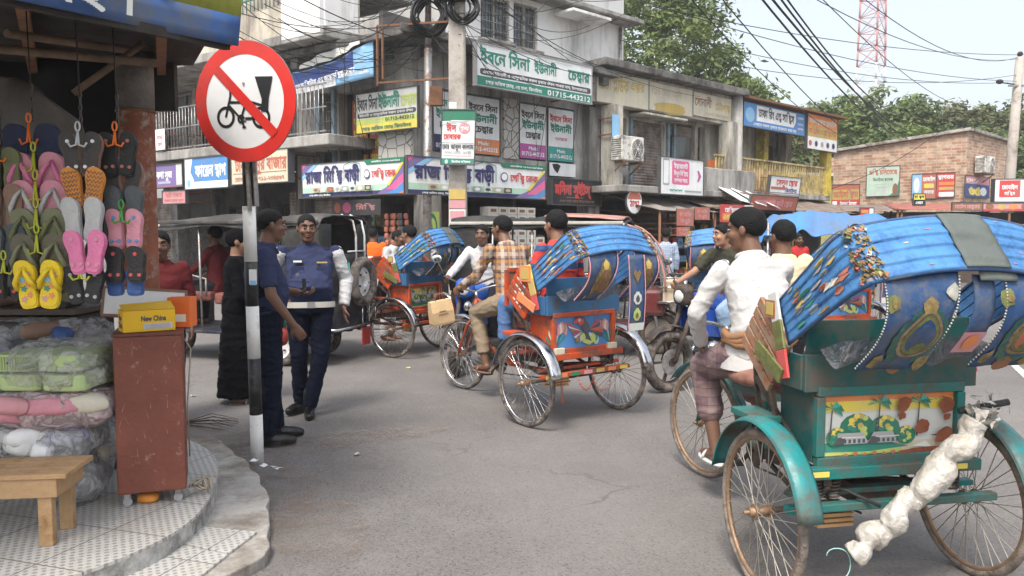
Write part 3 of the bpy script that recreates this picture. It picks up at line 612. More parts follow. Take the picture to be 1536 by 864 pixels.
def tree(label, loc, h, rx, rz, seed, leaf, leaf2, nclump=90, per=70, ls=.26, group='trees behind the shops', base=.35):
    rn = random.Random(seed); T = thing('broadleaf_tree', label, 'tree', loc, 0, group); t = MB(BARK); top = h-rz
    trunk = [V((noise.noise(V((seed, k*.5, 0)))*.5, noise.noise(V((k*.5, seed, 4)))*.5, top*k/5)) for k in range(6)]
    t.tube(trunk, [.28-.03*k for k in range(6)], 9); C = []
    for k in range(nclump):
        a = rn.uniform(0, 2*pi); u = rn.uniform(-.75, 1); q = rn.uniform(.45, 1)**.5; lob = 1+.32*noise.noise(V((cos(a)*1.5, sin(a)*1.5, u*1.5+seed)))
        C.append(V((rx*q*lob*cos(a)*math.sqrt(max(.05, 1-u*u*.8)), rx*q*lob*sin(a)*math.sqrt(max(.05, 1-u*u*.8)), top+rz*.15+rz*.85*u*q*lob)))
    for k in range(9):
        c = C[k*7 % len(C)]; s_ = trunk[rn.randint(2, 5)]; mid = s_.lerp(c, .5)+V((0, 0, -.3)); t.tube([s_, mid, c], [.12, .07, .02], 6)
    t.build('trunk', T); b = MB(leaf); b2 = MB(leaf2)
    for c in C:
        bb_ = b if rn.random() < .62 else b2; R_ = rn.uniform(.5, 1.05)*rx*.24; vs = []; fs = []
        for j in range(per):
            d = V((rn.gauss(0, .5), rn.gauss(0, .5), rn.gauss(0, .34)))*R_; p = c+d; nrm = (d*.6/R_+V((rn.gauss(0, .5), rn.gauss(0, .5), .7+rn.gauss(0, .35)))).normalized()
            x = nrm.orthogonal().normalized(); x = M.Rotation(rn.uniform(0, 6.28), 3, nrm) @ x; y = nrm.cross(x); l = ls*rn.uniform(.6, 1.3); k = len(vs)
            vs += [p-x*l*.5, p+y*l*.22+nrm*l*.06, p+x*l*.5, p-y*l*.22+nrm*l*.06]; fs.append((k, k+1, k+2, k+3))
        bb_.add(vs, fs)
    b.mats = [leaf, leaf2]; n0 = len(b.v); b.v += b2.v; b.f += [[i+n0 for i in f] for f in b2.f]; b.fm = [0]*len(b.fm)+[1]*len(b2.fm); b.fs += b2.fs
    b.build('crown', T); return T
tree('tall spreading leafy tree rising behind the white house and beige shops', (5.3, 36, 0), 12.6, 4.5, 4.2, 3, LEAFA, LEAFB, 220, 110, .30)
tree('bright lower tree branch crown just right of the tall spreading tree', (8.7, 35, 0), 8.4, 2.6, 2.2, 11, LEAFA, LEAFB, 100, 100, .28)
tl = [(13.6, 45, 8.0, 3.6, 2.8, 'B'), (17.2, 46, 9.0, 3.8, 3.6, 'A'), (20.6, 44, 8.6, 3.4, 3.2, 'A'), (23.6, 44, 8.3, 3.2, 2.8, 'C'), (26.6, 45, 8.7, 3.4, 3.0, 'C'), (29.5, 46, 8.5, 3.0, 2.8, 'B'), (33, 47, 9.0, 3.6, 3.2, 'A'), (19, 41, 6.9, 3, 2.6, 'A'), (24.5, 40, 6.4, 2.8, 2.4, 'A'), (14.5, 40, 6.0, 2.6, 2.2, 'B'), (29, 41, 6.6, 2.8, 2.5, 'C')]
for i, (x, y, h, rx, rz, k) in enumerate(tl):
    lab = ['low dark green tree left of the lattice tower', 'broad bright green tree in front of the lattice tower', 'bright leafy tree right of the lattice tower base', 'olive thin crowned tree above the brick gable peak', 'tallest olive tree right of the brick gable peak', 'dark bushy tree left of the far right pole', 'green tree at the right edge behind the far pole', 'bright shrubby tree just above the brick coping', 'yellow green tree behind the brick gable peak', 'small dark tree beside the yellow pillar', 'low olive tree behind the far brick side wall'][i]
    tree(lab, (x, y, 0), h, rx, rz, 20+i, {'A': LEAFA, 'B': LEAFB, 'C': LEAFC}[k], LEAFB if k != 'B' else LEAFC, 125, 95, .34)
far = MB(LEAFB)
for k in range(9000):
    x = random.uniform(0, 70); y = random.uniform(58, 66); hh = 5.5+2.2*noise.noise(V((x*.18, 3, 0))); z = hh*random.random()**.5; a = random.uniform(0, pi); l = random.uniform(.3, .6)
    far.add([(x-l*cos(a), y-l*sin(a), z), (x, y, z+l*.4), (x+l*cos(a), y+l*sin(a), z+.1), (x, y, z-l*.4)], [(0, 1, 2, 3)])
o = far.build('far_woodland'); o['kind'] = 'stuff'; o['label'] = 'distant dark woodland behind the tree row'
# ---------------------------------------------------------------- lattice tower
REDP = mat('tower red paint', (.50, .20, .18), .6); WHTP = mat('tower white paint', (.75, .75, .75), .6)
tw = thing('lattice_tower', 'tall red and white lattice phone tower beyond the trees', 'tower', (48.8, 110, 0)); leg = [MB() for _ in range(3)]; br = MB()
def twr(z): return max(1.3, 2.6-z*.022)
angs = (pi*.1, pi*.1+2*pi/3, pi*.1+4*pi/3); zs = [k*2.2 for k in range(22)]
for z0, z1 in zip(zs, zs[1:]):
    m = REDP if int(z0/13+.15) % 2 == 0 else WHTP
    for i, a in enumerate(angs):
        p = V((twr(z0)*cos(a), twr(z0)*sin(a), z0)); q = V((twr(z1)*cos(a), twr(z1)*sin(a), z1)); c = angs[(i+1) % 3]
        p2 = V((twr(z0)*cos(c), twr(z0)*sin(c), z0)); q2 = V((twr(z1)*cos(c), twr(z1)*sin(c), z1))
        leg[i].mat(m).cyl(p, q, .13, n=6); br.mat(m); br.cyl(p, q2, .05, n=4); br.cyl(p2, q, .05, n=4); br.cyl(q, q2, .06, n=4)
for l in leg: l.build('leg', tw)
br.build('bracing', tw); 
ant = MB(WHTP)
for k in range(3): a = angs[k]+.5; ant.box((1.9*cos(a), 1.9*sin(a), 43), (.3, .3, 2.2)); 
ant.build('antenna', tw)
# ---------------------------------------------------------------- utility poles
PC = mat('concrete pole', (.42, .385, .34), .85, var=.14, vs=4, bump=.25, bs=30, dirt=(.2, .17, .14), da=.3, ds=2)
up = thing('utility_pole', 'thick pale concrete utility pole with pasted posters at the corner', 'utility pole', (-.98, 14.6, 0))
MB(PC).loft([[V((x*w_, y*w_, z)) for x, y in ((-1, -.8), (-.8, -1), (.8, -1), (1, -.8), (1, .8), (.8, 1), (-.8, 1), (-1, .8))] for w_, z in ((.17, 0), (.13, 8.5))], False).build('shaft', up)
b = MB(INK['white']); 
for (x0, z0, x1, z1, m) in ((-.155, 1.35, .15, 2.0, 'offwhite'), (-.15, 2.02, .15, 2.16, 'rose'), (-.15, 2.18, .15, 2.36, 'gold'), (-.15, 3.1, .0, 3.9, 'offwhite'), (-.155, .95, .15, 1.32, 'palegreen')):
    b.mat(INK[m]).box(((x0+x1)/2, -.175+.004*z0, (z0+z1)/2), (x1-x0-.01, .012, z1-z0))
b.mat(INK['dkgrey']).flat(circ(.02, 1.62, .07, 16, .09), I4, .186); b.mat(INK['skin']).flat(circ(.02, 1.63, .045, 14, .06), I4, .189); b.mat(INK['red']).flat(circ(-.09, 1.42, .05), I4, .186); b.mat(INK['rose']).flat(rect(-.13, 1.82, .12, 1.97), I4, .187)
b.build('pasted_poster', up)
b = MB(BLACKP)
def coil(b, c, r, n, th, seed, tilt=0):
    rn = random.Random(seed)
    for k in range(n):
        rr_ = r*rn.uniform(.8, 1.15); o = V((rn.gauss(0, .03), rn.gauss(0, .05), rn.gauss(0, .03))); a0 = rn.uniform(0, 6); b.tube([V(c)+o+V((rr_*cos(a0+t*pi/10), .06*sin(a0*3+t), rr_*1.1*sin(a0+t*pi/10))) for t in range(20)], th, 4, True)
coil(b, (.12, -.2, 5.55), .24, 8, .022, 1); b.box((-.05, -.26, 5.75), (.42, .22, .2)); b.build('cable_coil', up)
mp = thing('steel_pole', 'thin grey steel pole with big black cable coil', 'utility pole', (-1.62, 15.15, 0)); MB(STEEL).cyl((0, 0, 0), (.06, 0, 5.0), .085, .075).cyl((.06, 0, 5.0), (.09, 0, 8), .062, .05).build('shaft', mp)
b = MB(BLACKP); coil(b, (.1, -.16, 5.55), .3, 16, .02, 5); b.build('cable_coil', mp)
b = MB(RUSTY); b.box((.22, -.12, 4.1), (.22, .2, .34)); b.build('junction_box', mp)
p2 = thing('utility_pole', 'stained concrete pole between the beige and blue fronted shops', 'utility pole', (6.45, 23.35, 0)); MB(CONC).cyl((0, 0, 0), (0, 0, 5.7), .24, .19, 12).build('shaft', p2)
rp = thing('utility_pole', 'slim concrete pole with insulators at the far right', 'utility pole', (16.55, 27, 0)); MB(PC).cyl((0, 0, 0), (.3, 0, 7.4), .2, .13, 10).build('shaft', rp)
b = MB(BLACKP); b.sph((.3, 0, 7.5), .09, 8, 6); b.cyl((.3, 0, 6.5), (-.35, -.1, 6.55), .02); b.sph((-.4, -.1, 6.58), (.13, .09, .08), 8, 6); b.build('insulator', rp); MB(STEEL).bar((-.1, -.1, 6.45), (.6, -.1, 6.45), .06, .06).build('crossarm', rp)
# ---------------------------------------------------------------- cables
def cable(p0, p1, sag, r=.011, label='thin black cable in the tangle between the corner poles', group='overhead cables', n=14):
    p0, p1 = V(p0), V(p1); b = MB(BLACKP); r *= .8; b.tube([p0.lerp(p1, t/n)-V((0, 0, sag*4*(t/n)*(1-t/n))) for t in range(n+1)], r, 4); return tag(b.build('overhead_cable'), label, 'cable', group)
PT = V((-.95, 14.5, 6.6)); MT = V((-1.5, 14.9, 5.7)); rn = random.Random(9)
# long spans crossing the sky to the right
L1 = 'black cable sweeping across the sky to the right'
for k, (a, c, r) in enumerate(((at(1120, -30, 13), at(1345, 205, 33), .024), (at(1135, -30, 13), at(1360, 195, 33), .026), (at(1150, -30, 13), at(1375, 215, 33), .022), (at(1160, -30, 13), at(1352, 172, 33), .02), (at(1060, -30, 13), at(1330, 230, 33), .014), (at(1020, -20, 13), at(1300, 215, 33), .012))): cable(a, c, .3+.05*k, r, L1, 'heavy cables over the street')
for k, (a, c) in enumerate(((at(1215, -20, 14), at(1445, 160, 33)), (at(1190, -20, 14), at(1527, 88, 27)), (at(1280, -15, 15), at(1527, 86, 27)), (at(960, 0, 16), at(1527, 122, 27)), (at(900, 20, 17), at(1512, 124, 27)), (at(930, 60, 18), at(1527, 112, 27)), (at(980, 10, 16), at(1600, 80, 27)))): cable(a, c, .35+.1*(k % 3), .011, 'thin wire strung to the far right pole', 'thin wires to the far pole')
# tangle at the corner
for k in range(26):
    a = V((-1.55+rn.uniform(-.2, .2), 15.1, rn.uniform(4.9, 6.3))); e = rn.choice([at(rn.uniform(380, 520), rn.uniform(-30, 90), rn.uniform(13.5, 18)), at(rn.uniform(300, 470), rn.uniform(-60, 40), 12), at(rn.uniform(455, 560), rn.uniform(60, 120), 16.3), V((-.95+rn.uniform(-.1, .1), 14.45, rn.uniform(4.6, 6.6)))])
    cable(a, e, rn.uniform(.05, .7), rn.uniform(.006, .014))
for k in range(16):
    a = V((-.95, 14.42, rn.uniform(4.8, 6.6))); e = rn.choice([at(rn.uniform(735, 900), rn.uniform(30, 120), 19), at(rn.uniform(900, 1090), rn.uniform(85, 150), 22), at(rn.uniform(820, 1000), rn.uniform(-60, 0), 16)])
    cable(a, e, rn.uniform(.2, .8), rn.uniform(.006, .011), 'thin black cable drooping from the thick pole along the right shops', 'cables along the right shops')
for k in range(12):
    x = rn.uniform(-3.4, 5); F = FR if x > 0 else FL; cable(F @ V((x, -.85, rn.uniform(4.6, 5.6))), F @ V((x+rn.uniform(-.9, .9), -.25, rn.uniform(2.5, 3.4))), rn.uniform(-.1, .25), .008, 'black wire hanging down the corner building front', 'wires on the corner front')
for k in range(8):
    a = at(rn.uniform(240, 420), rn.uniform(-20, 70), 13); e = at(rn.uniform(480, 640), rn.uniform(20, 140), 15.5); cable(a, e, rn.uniform(.1, .4), rn.uniform(.006, .011), 'thin black cable crossing before the balcony building', 'cables before the balcony')
cable(at(1247, 283, 30), at(1420, 190, 28.9), .25, .018, 'dark cable hanging across the brick gable', 'cable on brick')
fr_ = thing('iron_frame', 'bare rusty iron sign frame jutting from the corner eave', 'sign frame'); F = sub(FL, -.05, -.9, 4.35)
b = MB(RUSTY); b.m = F
for p, q in (((0, 0, 0), (0, 0, 1.1)), ((.14, 0, .1), (.14, 0, 1.0)), ((0, 0, 1.1), (1.6, .3, 1.0)), ((0, 0, .05), (1.6, .3, .0)), ((1.6, .3, 0), (1.6, .3, 1.0))): b.bar(p, q, .035, .035)
b.build('bars', fr_)
# ---------------------------------------------------------------- haze
hb = MB(); hb.box((0, 92, 24.5), (336, 224, 51)); hz = hb.build('haze'); hz['kind'] = 'stuff'; hz['label'] = 'pale dusty haze in the air over the whole street'
hm_ = bpy.data.materials.new('haze'); hm_.use_nodes = True; hn = hm_.node_tree; hn.nodes.remove(hn.nodes['Principled BSDF']); pv = hn.nodes.new('ShaderNodeVolumePrincipled'); pv.inputs['Color'].default_value = (.93, .95, .97, 1); pv.inputs['Density'].default_value = .0017; pv.inputs['Anisotropy'].default_value = .2
hn.links.new(pv.outputs[0], hn.nodes['Material Output'].inputs['Volume']); hz.data.materials.append(hm_)
# ---------------------------------------------------------------- signs on the corner building
def raj(label, F, x0, x1, off, tilt, z=2.34, h=.74):
    sw = [([(0, .62), (0, 1), (.14, 1)], 'purple'), ([(0, .82), (0, 1), (.06, 1)], 'pink'), ([(0, .5), (0, .62), (.14, 1), (.19, 1)], 'sky'),
          ([(1, 0), (1, .85), (.87, .25), (.8, .14), (.74, .0)], 'purple'), ([(1, .12), (1, .6), (.9, .3), (.84, .14)], 'pink'), ([(1, 0), (1, .35), (.92, .14), (.86, .06), (.8, 0)], 'blue'), ([(1, .0), (1, .1), (.93, .0)], 'orange'), ([(.87, .25), (1, .85), (1, .95), (.84, .24)], 'yellow')]
    it = [('r', 0, .13, 1, .3, 'mint'), ('r', 0, 0, 1, .13, 'navy')]+[('p', p, c) for p, c in sw]+[('p', [(.63, 1), (.66, .86), (1, .86), (1, 1)], 'dkgreen'),
        ('t', 'রাজ মিষ্টি', .235, .43, .36, 'navy', dict(bold=.035, w_=.385)), ('t', 'বাড়ী', .52, .43, .36, 'navy', dict(bold=.035, w_=.145)), ('p', [(.44, .42), (.444, .42), (.444, .9), (.44, .9)], 'dkgreen'), ('p', [(.6, .42), (.604, .42), (.604, .9), (.6, .9)], 'dkgreen'),
        ('p', [(.45, .88), (.52, .97), (.6, .88), (.6, .9), (.52, .995), (.45, .905)], 'dkgreen'), ('p', circ(.665, .6, .028, 18, .13), 'navy'), ('p', circ(.665, .6, .022, 18, .1), 'white'), ('t', 'পেস্ট্রি কেক', .82, .5, .19, 'red', dict(bold=.03, w_=.22)),
        ('t', 'মোবাইলঃ ০১৭১৮-৯৫৭৪৮৫', .84, .9, .045, 'white', dict(w_=.26)), ('t', 'পোস্ট অফিস মোড়, ঝিনাইদহ', .2, .035, .045, 'white', dict(w_=.22))]
    for k in range(8):
        c = .16+k*.075; it += [('r', c-.03, .145, c+.03, .285, ['tan', 'cream', 'brown', 'offwhite', 'grey', 'offwhite', 'tan', 'dkgrey'][k]), ('p', circ(c, .215, .02, 12, .045), ['brown', 'white', 'rust', 'grey', 'white', 'dkgrey', 'white', 'tan'][k])]
    signboard(label, F, x0, z, x1, z+h, off, it, tilt=tilt, group='sweet shop banners')
def four(F, a, c, d_, e, off): p = [onf(F, *q, off) for q in (a, c, d_, e)]; return (p[0][0]+p[1][0])/2, (p[1][1]+p[3][1])/2, (p[2][0]+p[3][0])/2, (p[0][1]+p[2][1])/2
q = four(FL, (453, 247), (453, 297), (607, 235), (607, 291), .75); raj('left of the two white sweet shop banners reading রাজ মিষ্টি বাড়ী', FL, q[0], q[2], .75, 0, q[1], q[3]-q[1])
q = four(FR, (610, 235), (610, 291), (818, 247), (818, 300), 1.0); raj('sweet shop banner reading রাজ মিষ্টি বাড়ী crossed by the thick concrete pole', FR, q[0], q[2], 1.0, 0, q[1], q[3]-q[1])
QB = four(FR, (714, 62), (714, 128), (888, 100), (888, 157), .88)
signboard('large tilted white and green board reading ইবনে সিনা ইউনানী চেম্বার 01715-443212', FR, QB[0], QB[1], QB[2], QB[3], .88, [
    ('r', 0, 0, 1, .24, 'green'), ('p', rr(.03, .27, .985, .42, .03), 'dkgrey'), ('t', 'ইবনে সিনা', .23, .56, .3, 'green', dict(bold=.03, w_=.4)), ('t', 'ইউনানী', .565, .56, .25, 'green', dict(bold=.025, w_=.2)), ('t', 'চেম্বার', .87, .55, .27, 'green', dict(bold=.025, w_=.21)),
    ('t', 'এখানে ইউনানী ও আয়ুর্বেদিক সকল প্রকার ঔষধ পাওয়া যায়, ইনশাআল্লাহ', .5, .305, .07, 'white', dict(w_=.9)), ('t', 'পোস্ট অফিস মোড়, ২য় তলা, ঝিনাইদহ', .3, .075, .08, 'white', dict(w_=.46)), ('t', '01715-443212', .78, .055, .13, 'white', dict(bold=.02, w_=.4)), ('r', .48, .9, .8, .92, 'palegreen')], d=.1, edge='grey')
signboard('weathered white and yellow board reading ইউনানী চেম্বার on the left face', FL, -1.42, 3.6, .34, 4.42, .22, [
    ('r', 0, 0, 1, .22, 'yellow'), ('r', 0, .22, 1, .36, 'lime'), ('p', rr(.03, .38, .97, .5, .04), 'dkgrey'), ('t', 'ইবনে সিনা', .2, .58, .28, 'dkgrey', dict(bold=.03, w_=.34)), ('t', 'ইউনানী', .55, .58, .28, 'green', dict(bold=.035, w_=.34)), ('t', 'চেম্বার', .86, .58, .26, 'lime', dict(bold=.03, w_=.25)),
    ('t', 'ইউনানী ও আয়ুর্বেদিক সকল প্রকার ঔষধ', .5, .41, .06, 'offwhite', dict(w_=.86)), ('t', '01715-443212', .72, .255, .085, 'dkgrey', dict(w_=.45)), ('t', 'পোস্ট অফিস মোড় ঝিনাইদহ', .5, .07, .08, 'dkgreen', dict(w_=.8))], back='offwhite')
def winposter(label, x0, x1, c1, c2, c3, bot, z0=3.26, z1=4.45, off=.02, third=True):
    it = [('r', 0, 0, 1, .27, bot), ('t', 'ইবনে সিনা', .5, .76, .11, c1, dict(bold=.035, w_=.9)), ('t', 'ইউনানী', .5, .56, .13, c2, dict(bold=.035, w_=.86)), ('t', 'Mob:', .5, .16, .065, 'white', dict(bold=.03, w_=.34)), ('t', '01715-443212', .5, .05, .075, 'white', dict(bold=.03, w_=.88))]
    if third: it.append(('t', 'চেম্বার', .5, .38, .12, c3, dict(bold=.03, w_=.6)))
    else: it.append(('t', 'চেম্বার', .5, .4, .06, c3, dict(w_=.5)))
    signboard(label, FR, x0, z0, x1, z1, off, it, d=.02, rim=0, edge='grey', name='window_poster', cat='poster')
winposter('window poster with navy number strip half hidden behind the thick pole', .5, 1.2, 'green', 'green', 'dkgrey', 'navy')
winposter('window poster with orange number strip right of the thick pole', 1.38, 2.3, 'dkgrey', 'green', 'dkgrey', 'orange')
winposter('window poster with pink number strip', 2.93, 3.75, 'dkgrey', 'green', 'dkgrey', 'magenta')
winposter('window poster with green number strip and red heading', 3.85, 4.7, 'red', 'green', 'rose', 'teal', third=False)
signboard('small green and white notice hung on the thick concrete pole', frame((-1.27, 14.28, 0), (1, -.12, 0)), .0, 2.78, .62, 3.76, .0, [
    ('r', 0, .78, 1, 1, 'dkgreen'), ('r', 0, 0, 1, .12, 'green'), ('p', [(0, .78), (0, .7), (.3, .8), (.7, .8), (1, .72), (1, .8)], 'white'), ('p', circ(.68, .66, .17, 20, .1), 'rose'), ('t', 'ঈদ', .3, .6, .13, 'red', dict(bold=.03, w_=.3)), ('t', 'মোবারক', .33, .46, .1, 'red', dict(bold=.03, w_=.5)), ('t', 'শুভেচ্ছা', .68, .63, .06, 'white', dict(w_=.24)),
    ('r', .05, .39, .95, .4, 'dkgrey'), ('t', 'মোঃ আবুল কালাম', .5, .29, .085, 'dkgrey', dict(bold=.03, w_=.9)), ('t', 'সভাপতি প্রার্থী', .5, .21, .04, 'grey', dict(w_=.8)), ('r', .1, .16, .9, .17, 'red'), ('p', circ(.18, .06, .05, 14, .04), 'mint'), ('t', 'ঝিনাইদহ পৌরসভা', .6, .04, .04, 'white', dict(w_=.55))], tilt=.03, d=.03)
signboard('torn blue cloth banner sagging under the corner eave', FL, -2.9, 4.5, -.43, 5.28, .62, [], d=.001, name='cloth_banner', cat='banner', back='sky', rim=0) if 0 else None
bn = thing('cloth_banner', 'torn blue and white cloth banner sagging below the corner eave', 'banner'); bn.matrix_world = sub(FL, 0, -.62, 0)
def ban(u, v): x = -2.9+2.47*u; top = 4.97+.33*u**2.2; bot = 4.5+.1*u; z = bot+(top-bot)*v; return (x, .02*sin(u*14)*v+.03*sin(u*5)-.02*v, z)
b = MB(INK['sky']); b.grid(lambda u, v: ban(u, v*.999), 26, 8, True, .006); o = b.build('cloth', bn)
b = MB(INK['dkblue']); b.grid(lambda u, v: V(ban(u*.78, .34+.62*v))+V((0, -.006, 0)), 26, 8, True); b.mat(INK['white']).grid(lambda u, v: V(ban(.02+u*.52, .02+.3*v))+V((0, -.007, 0)), 16, 3, True)
b.mat(INK['offwhite']).grid(lambda u, v: V(ban(.1+.78*u, 1.0))+V((0, -.05-.03*sin(u*22), .03+.18*v*(.35+sin(u*pi)*.7))), 22, 4, True); b.build('print', bn)
b = MB(INK['white']); b.text('ডেন্টাল ক্লিনিক এন্ড অর্থোডন্টিক্স সেন্টার', -1.45, 4.82, .1, M.Translation((0, -.05, 0)) @ M.Rotation(-.09, 4, 'Y'), 0, w_=1.9); b.text('মোবাইলঃ ০১৭১১-৩৪৫৬৭৮', -.98, 4.68, .075, M.Translation((0, -.05, 0)), 0, w_=.9); b.build('lettering', bn)
for (x0, x1, lab) in ((-2.1, -1.62, 'left red poster of yellow writing inside the corner upper window'), (-1.56, -1.1, 'right red poster of yellow writing inside the corner upper window')):
    signboard(lab, FL, x0, 3.1, x1, 4.42, -.3, [('t', t, .5, .82-k*.2, .1, 'yellow', dict(bold=.03, w_=.8)) for k, t in enumerate(('সিনা', 'হোমিও', 'চেম্বার', 'দ্বিতীয়', 'তলায়'))], back='rust', d=.02, rim=0, name='window_poster', cat='poster')
signboard('black sign with bulging red letters reading মদিনা সুইটস্', FR, 3.66, 2.22, 5.42, 2.84, .3, [('t', 'মদিনা সুইটস্', .42, .42, .36, 'red', dict(bold=.05, w_=.72)), ('t', 'এখানে সকল প্রকার মিষ্টি পাওয়া যায়', .5, .12, .08, 'brown', dict(w_=.7)), ('r', .28, .28, .62, .31, 'brown')], back='black', d=.15)
signboard('white panel with a black tail shape left of the air conditioner', FR, 3.8, 2.9, 4.7, 3.2, .1, [('p', [(.1, .9), (.3, .95), (.42, .8), (.3, .2), (.2, .4), (.14, .6)], 'black')], rim=0)
signboard('light blue paper notice on the pillar above the air conditioner', FR, 5.36, 3.85, 5.62, 4.4, .66, [], back='sky', rim=0, d=.012, name='paper_notice', cat='poster')
# sign group over the left shops
signboard('blue bag shop sign reading ফারেন ব্যাগ', FL, -6.6, 2.6, -4.82, 3.34, .95, [('r', 0, 0, 1, .24, 'white'), ('p', [(0, 0), (.2, 0), (.22, .3), (.14, .55), (.2, 1), (0, 1)], 'white'), ('t', 'ফারেন ব্যাগ', .6, .4, .36, 'white', dict(bold=.035, w_=.7)), ('p', circ(.1, .2, .04, 14, .12), 'sky')], back='blue', d=.15)
signboard('white sign with large red letters behind the round traffic sign', FL, -4.72, 2.64, -2.68, 3.36, .95, [('t', 'ঢাকা ঝুমুর বাজার', .52, .42, .36, 'rust', dict(bold=.035, w_=.9)), ('r', .04, .33, .96, .35, 'brown'), ('t', 'মোবাইলঃ ০১৭১১-২৩৪৫৬৭', .5, .1, .13, 'rust', dict(w_=.85))], back='cream', d=.15)
signboard('purple shoe shop sign reading কথা সুজ', FL, -8.1, 2.68, -6.68, 3.25, .95, [('t', 'কথা সুজ', .42, .42, .3, 'white', dict(bold=.03, w_=.5)), ('r', .8, .1, 1, 1, 'offwhite'), ('r', .22, .18, .62, .28, 'lav'), ('r', 0, 0, 1, .06, 'rust')], back='purple', d=.12)
signboard('small faded orange sign below the purple shoe shop sign', FL, -7.7, 2.28, -6.65, 2.62, .9, [('t', 'বাটা বাজার', .5, .5, .3, 'rust', dict(bold=.03, w_=.7)), ('t', 'সকল প্রকার জুতা', .5, .18, .18, 'rust', dict(w_=.8))], back='rose', d=.08)
signboard('white paper notice tied to the balcony railing', FL, -7.75, 3.6, -7.3, 4.1, 1.02, [('t', 'ভাড়া', .5, .5, .2, 'rust', dict(w_=.6)), ('t', 'হবে', .5, .2, .16, 'rust', dict(w_=.4))], rim=0, d=.012, name='paper_notice', cat='poster')
# beige building
signboard('faded cream painted sign board, left third of the beige fascia', FR, 5.0, 4.68, 7.03, 5.44, .47, [('t', 'ডিপ্লিডিক', .36, .42, .42, 'gold', dict(bold=.02, w_=.5)), ('t', 'এন্টার', .78, .55, .3, 'gold', dict(w_=.28))], back='cream', d=.012, rim=.01, edge='grey')
signboard('faded blank cream sign board with a brown stain, middle of the beige fascia', FR, 7.06, 4.7, 9.0, 5.42, .47, [('p', blob(.5, .16, .4, .2, 4), 'gold'), ('t', 'প্রোঃ মোঃ আলী', .4, .6, .2, 'tan', dict(w_=.7))], back='cream', d=.012, rim=.01, edge='grey')
signboard('faded cream sign board with dark letters at the right end of the beige fascia', FR, 9.03, 4.76, 11.0, 5.4, .47, [('t', 'সোনালী', .25, .45, .34, 'brown', dict(bold=.02, w_=.42)), ('t', 'টেইলার্স', .75, .4, .3, 'gold', dict(w_=.38)), ('t', 'প্রোঃ আব্দুল', .6, .1, .12, 'tan', dict(w_=.6))], back='cream', d=.012, rim=.01, edge='grey')
signboard('white board with a pink square and drawn phone on the shop balcony', FR, 6.42, 2.52, 8.3, 3.44, 1.3, [('p', rr(.26, .28, .66, .92, .05), 'pink'), ('p', rr(.06, .25, .2, .95, .03), 'grey'), ('p', rr(.075, .3, .185, .9, .02), 'white'), ('t', 'ইন্টারনেট', .46, .72, .12, 'white', dict(bold=.03, w_=.32)), ('t', 'কিনুন নিশ্চিন্তে', .46, .53, .11, 'white', dict(bold=.03, w_=.33)), ('t', 'আপনার পছন্দে', .46, .35, .1, 'white', dict(bold=.03, w_=.3)), ('p', [(.84, .7), (.88, .7), (.94, .55), (.88, .4), (.84, .4), (.88, .55)], 'magenta'), ('t', 'www', .35, .1, .08, 'teal', dict(w_=.3)), ('r', .55, .1, .95, .14, 'grey')], d=.1)
# blue building
signboard('long blue fascia sign with a white name panel', FR, 11.4, 4.68, 15.2, 5.4, .6, [('p', [(.2, .3), (.8, .3), (.84, .55), (.84, .93), (.2, .93)], 'white'), ('p', circ(.1, .5, .07, 16, .3), 'sky'), ('t', 'ঢাকা রিং এন্ড সার্ভিস', .52, .48, .34, 'dkgrey', dict(bold=.03, w_=.58)), ('t', 'এখানে সকল প্রকার মেরামত করা হয়', .5, .1, .12, 'white', dict(w_=.7)), ('t', 'মোবাইল', .92, .7, .1, 'white', dict(w_=.1)), ('t', '০১৭১৮', .92, .45, .1, 'white', dict(w_=.1)), ('t', '৯৫৭৪৮', .92, .25, .1, 'white', dict(w_=.1))], back='blue', d=.1)
signboard('orange and yellow sign at the end of the blue fascia', FR, 15.25, 4.3, 17.45, 5.45, .66, [('r', 0, 0, 1, .36, 'white'), ('r', 0, .36, 1, .66, 'gold'), ('t', 'সকল প্রকার মোবাইল', .5, .72, .16, 'cream', dict(bold=.03, w_=.9)), ('t', 'সার্ভিসিং ও ফ্লেক্সিলোড', .5, .45, .15, 'rust', dict(bold=.02, w_=.9))]+[('p', circ(.1+k*.19, .18, .05, 12, .08), ['rust', 'navy', 'grey', 'dkgrey', 'navy'][k]) for k in range(5)], back='orange', d=.1)
# brick wall posters
def bz(px, py): return onf(FB, px, py, .06)
def bposter(label, p0, p1, items, back='white', **k):
    a, c = bz(*p0), bz(*p1); signboard(label, FB, a[0], c[1], c[0], a[1], .06, items, d=.02, back=back, name='wall_poster', cat='poster', **k)
bposter('white and green poster with a red heading on the brick gable', (1300, 250), (1349, 294), [('t', 'ভর্তি চলিতেছে', .5, .72, .16, 'rust', dict(bold=.03, w_=.84)), ('t', 'ঝিনাইদহ কলেজ', .5, .5, .1, 'dkgreen', dict(w_=.6)), ('r', .25, .4, .75, .43, 'mint'), ('r', .3, .3, .7, .33, 'mint'), ('p', circ(.12, .3, .08, 14, .14), 'mint'), ('p', [(.62, 0), (1, 0), (1, .6), (.9, .2), (.75, .06)], 'green'), ('p', circ(.87, .22, .08, 14, .2), 'brown')], back='palegreen')
bposter('yellow and red poster at the left foot of the brick gable', (1248, 277), (1289, 312), [('r', 0, .78, 1, 1, 'rust'), ('r', 0, 0, 1, .36, 'red'), ('t', 'আইসক্রিম', .5, .45, .26, 'rust', dict(bold=.03, w_=.9)), ('t', 'ঠান্ডা ঠান্ডা', .6, .1, .16, 'white', dict(bold=.03, w_=.6)), ('p', rect(.03, .03, .2, .3), 'white')], back='gold')
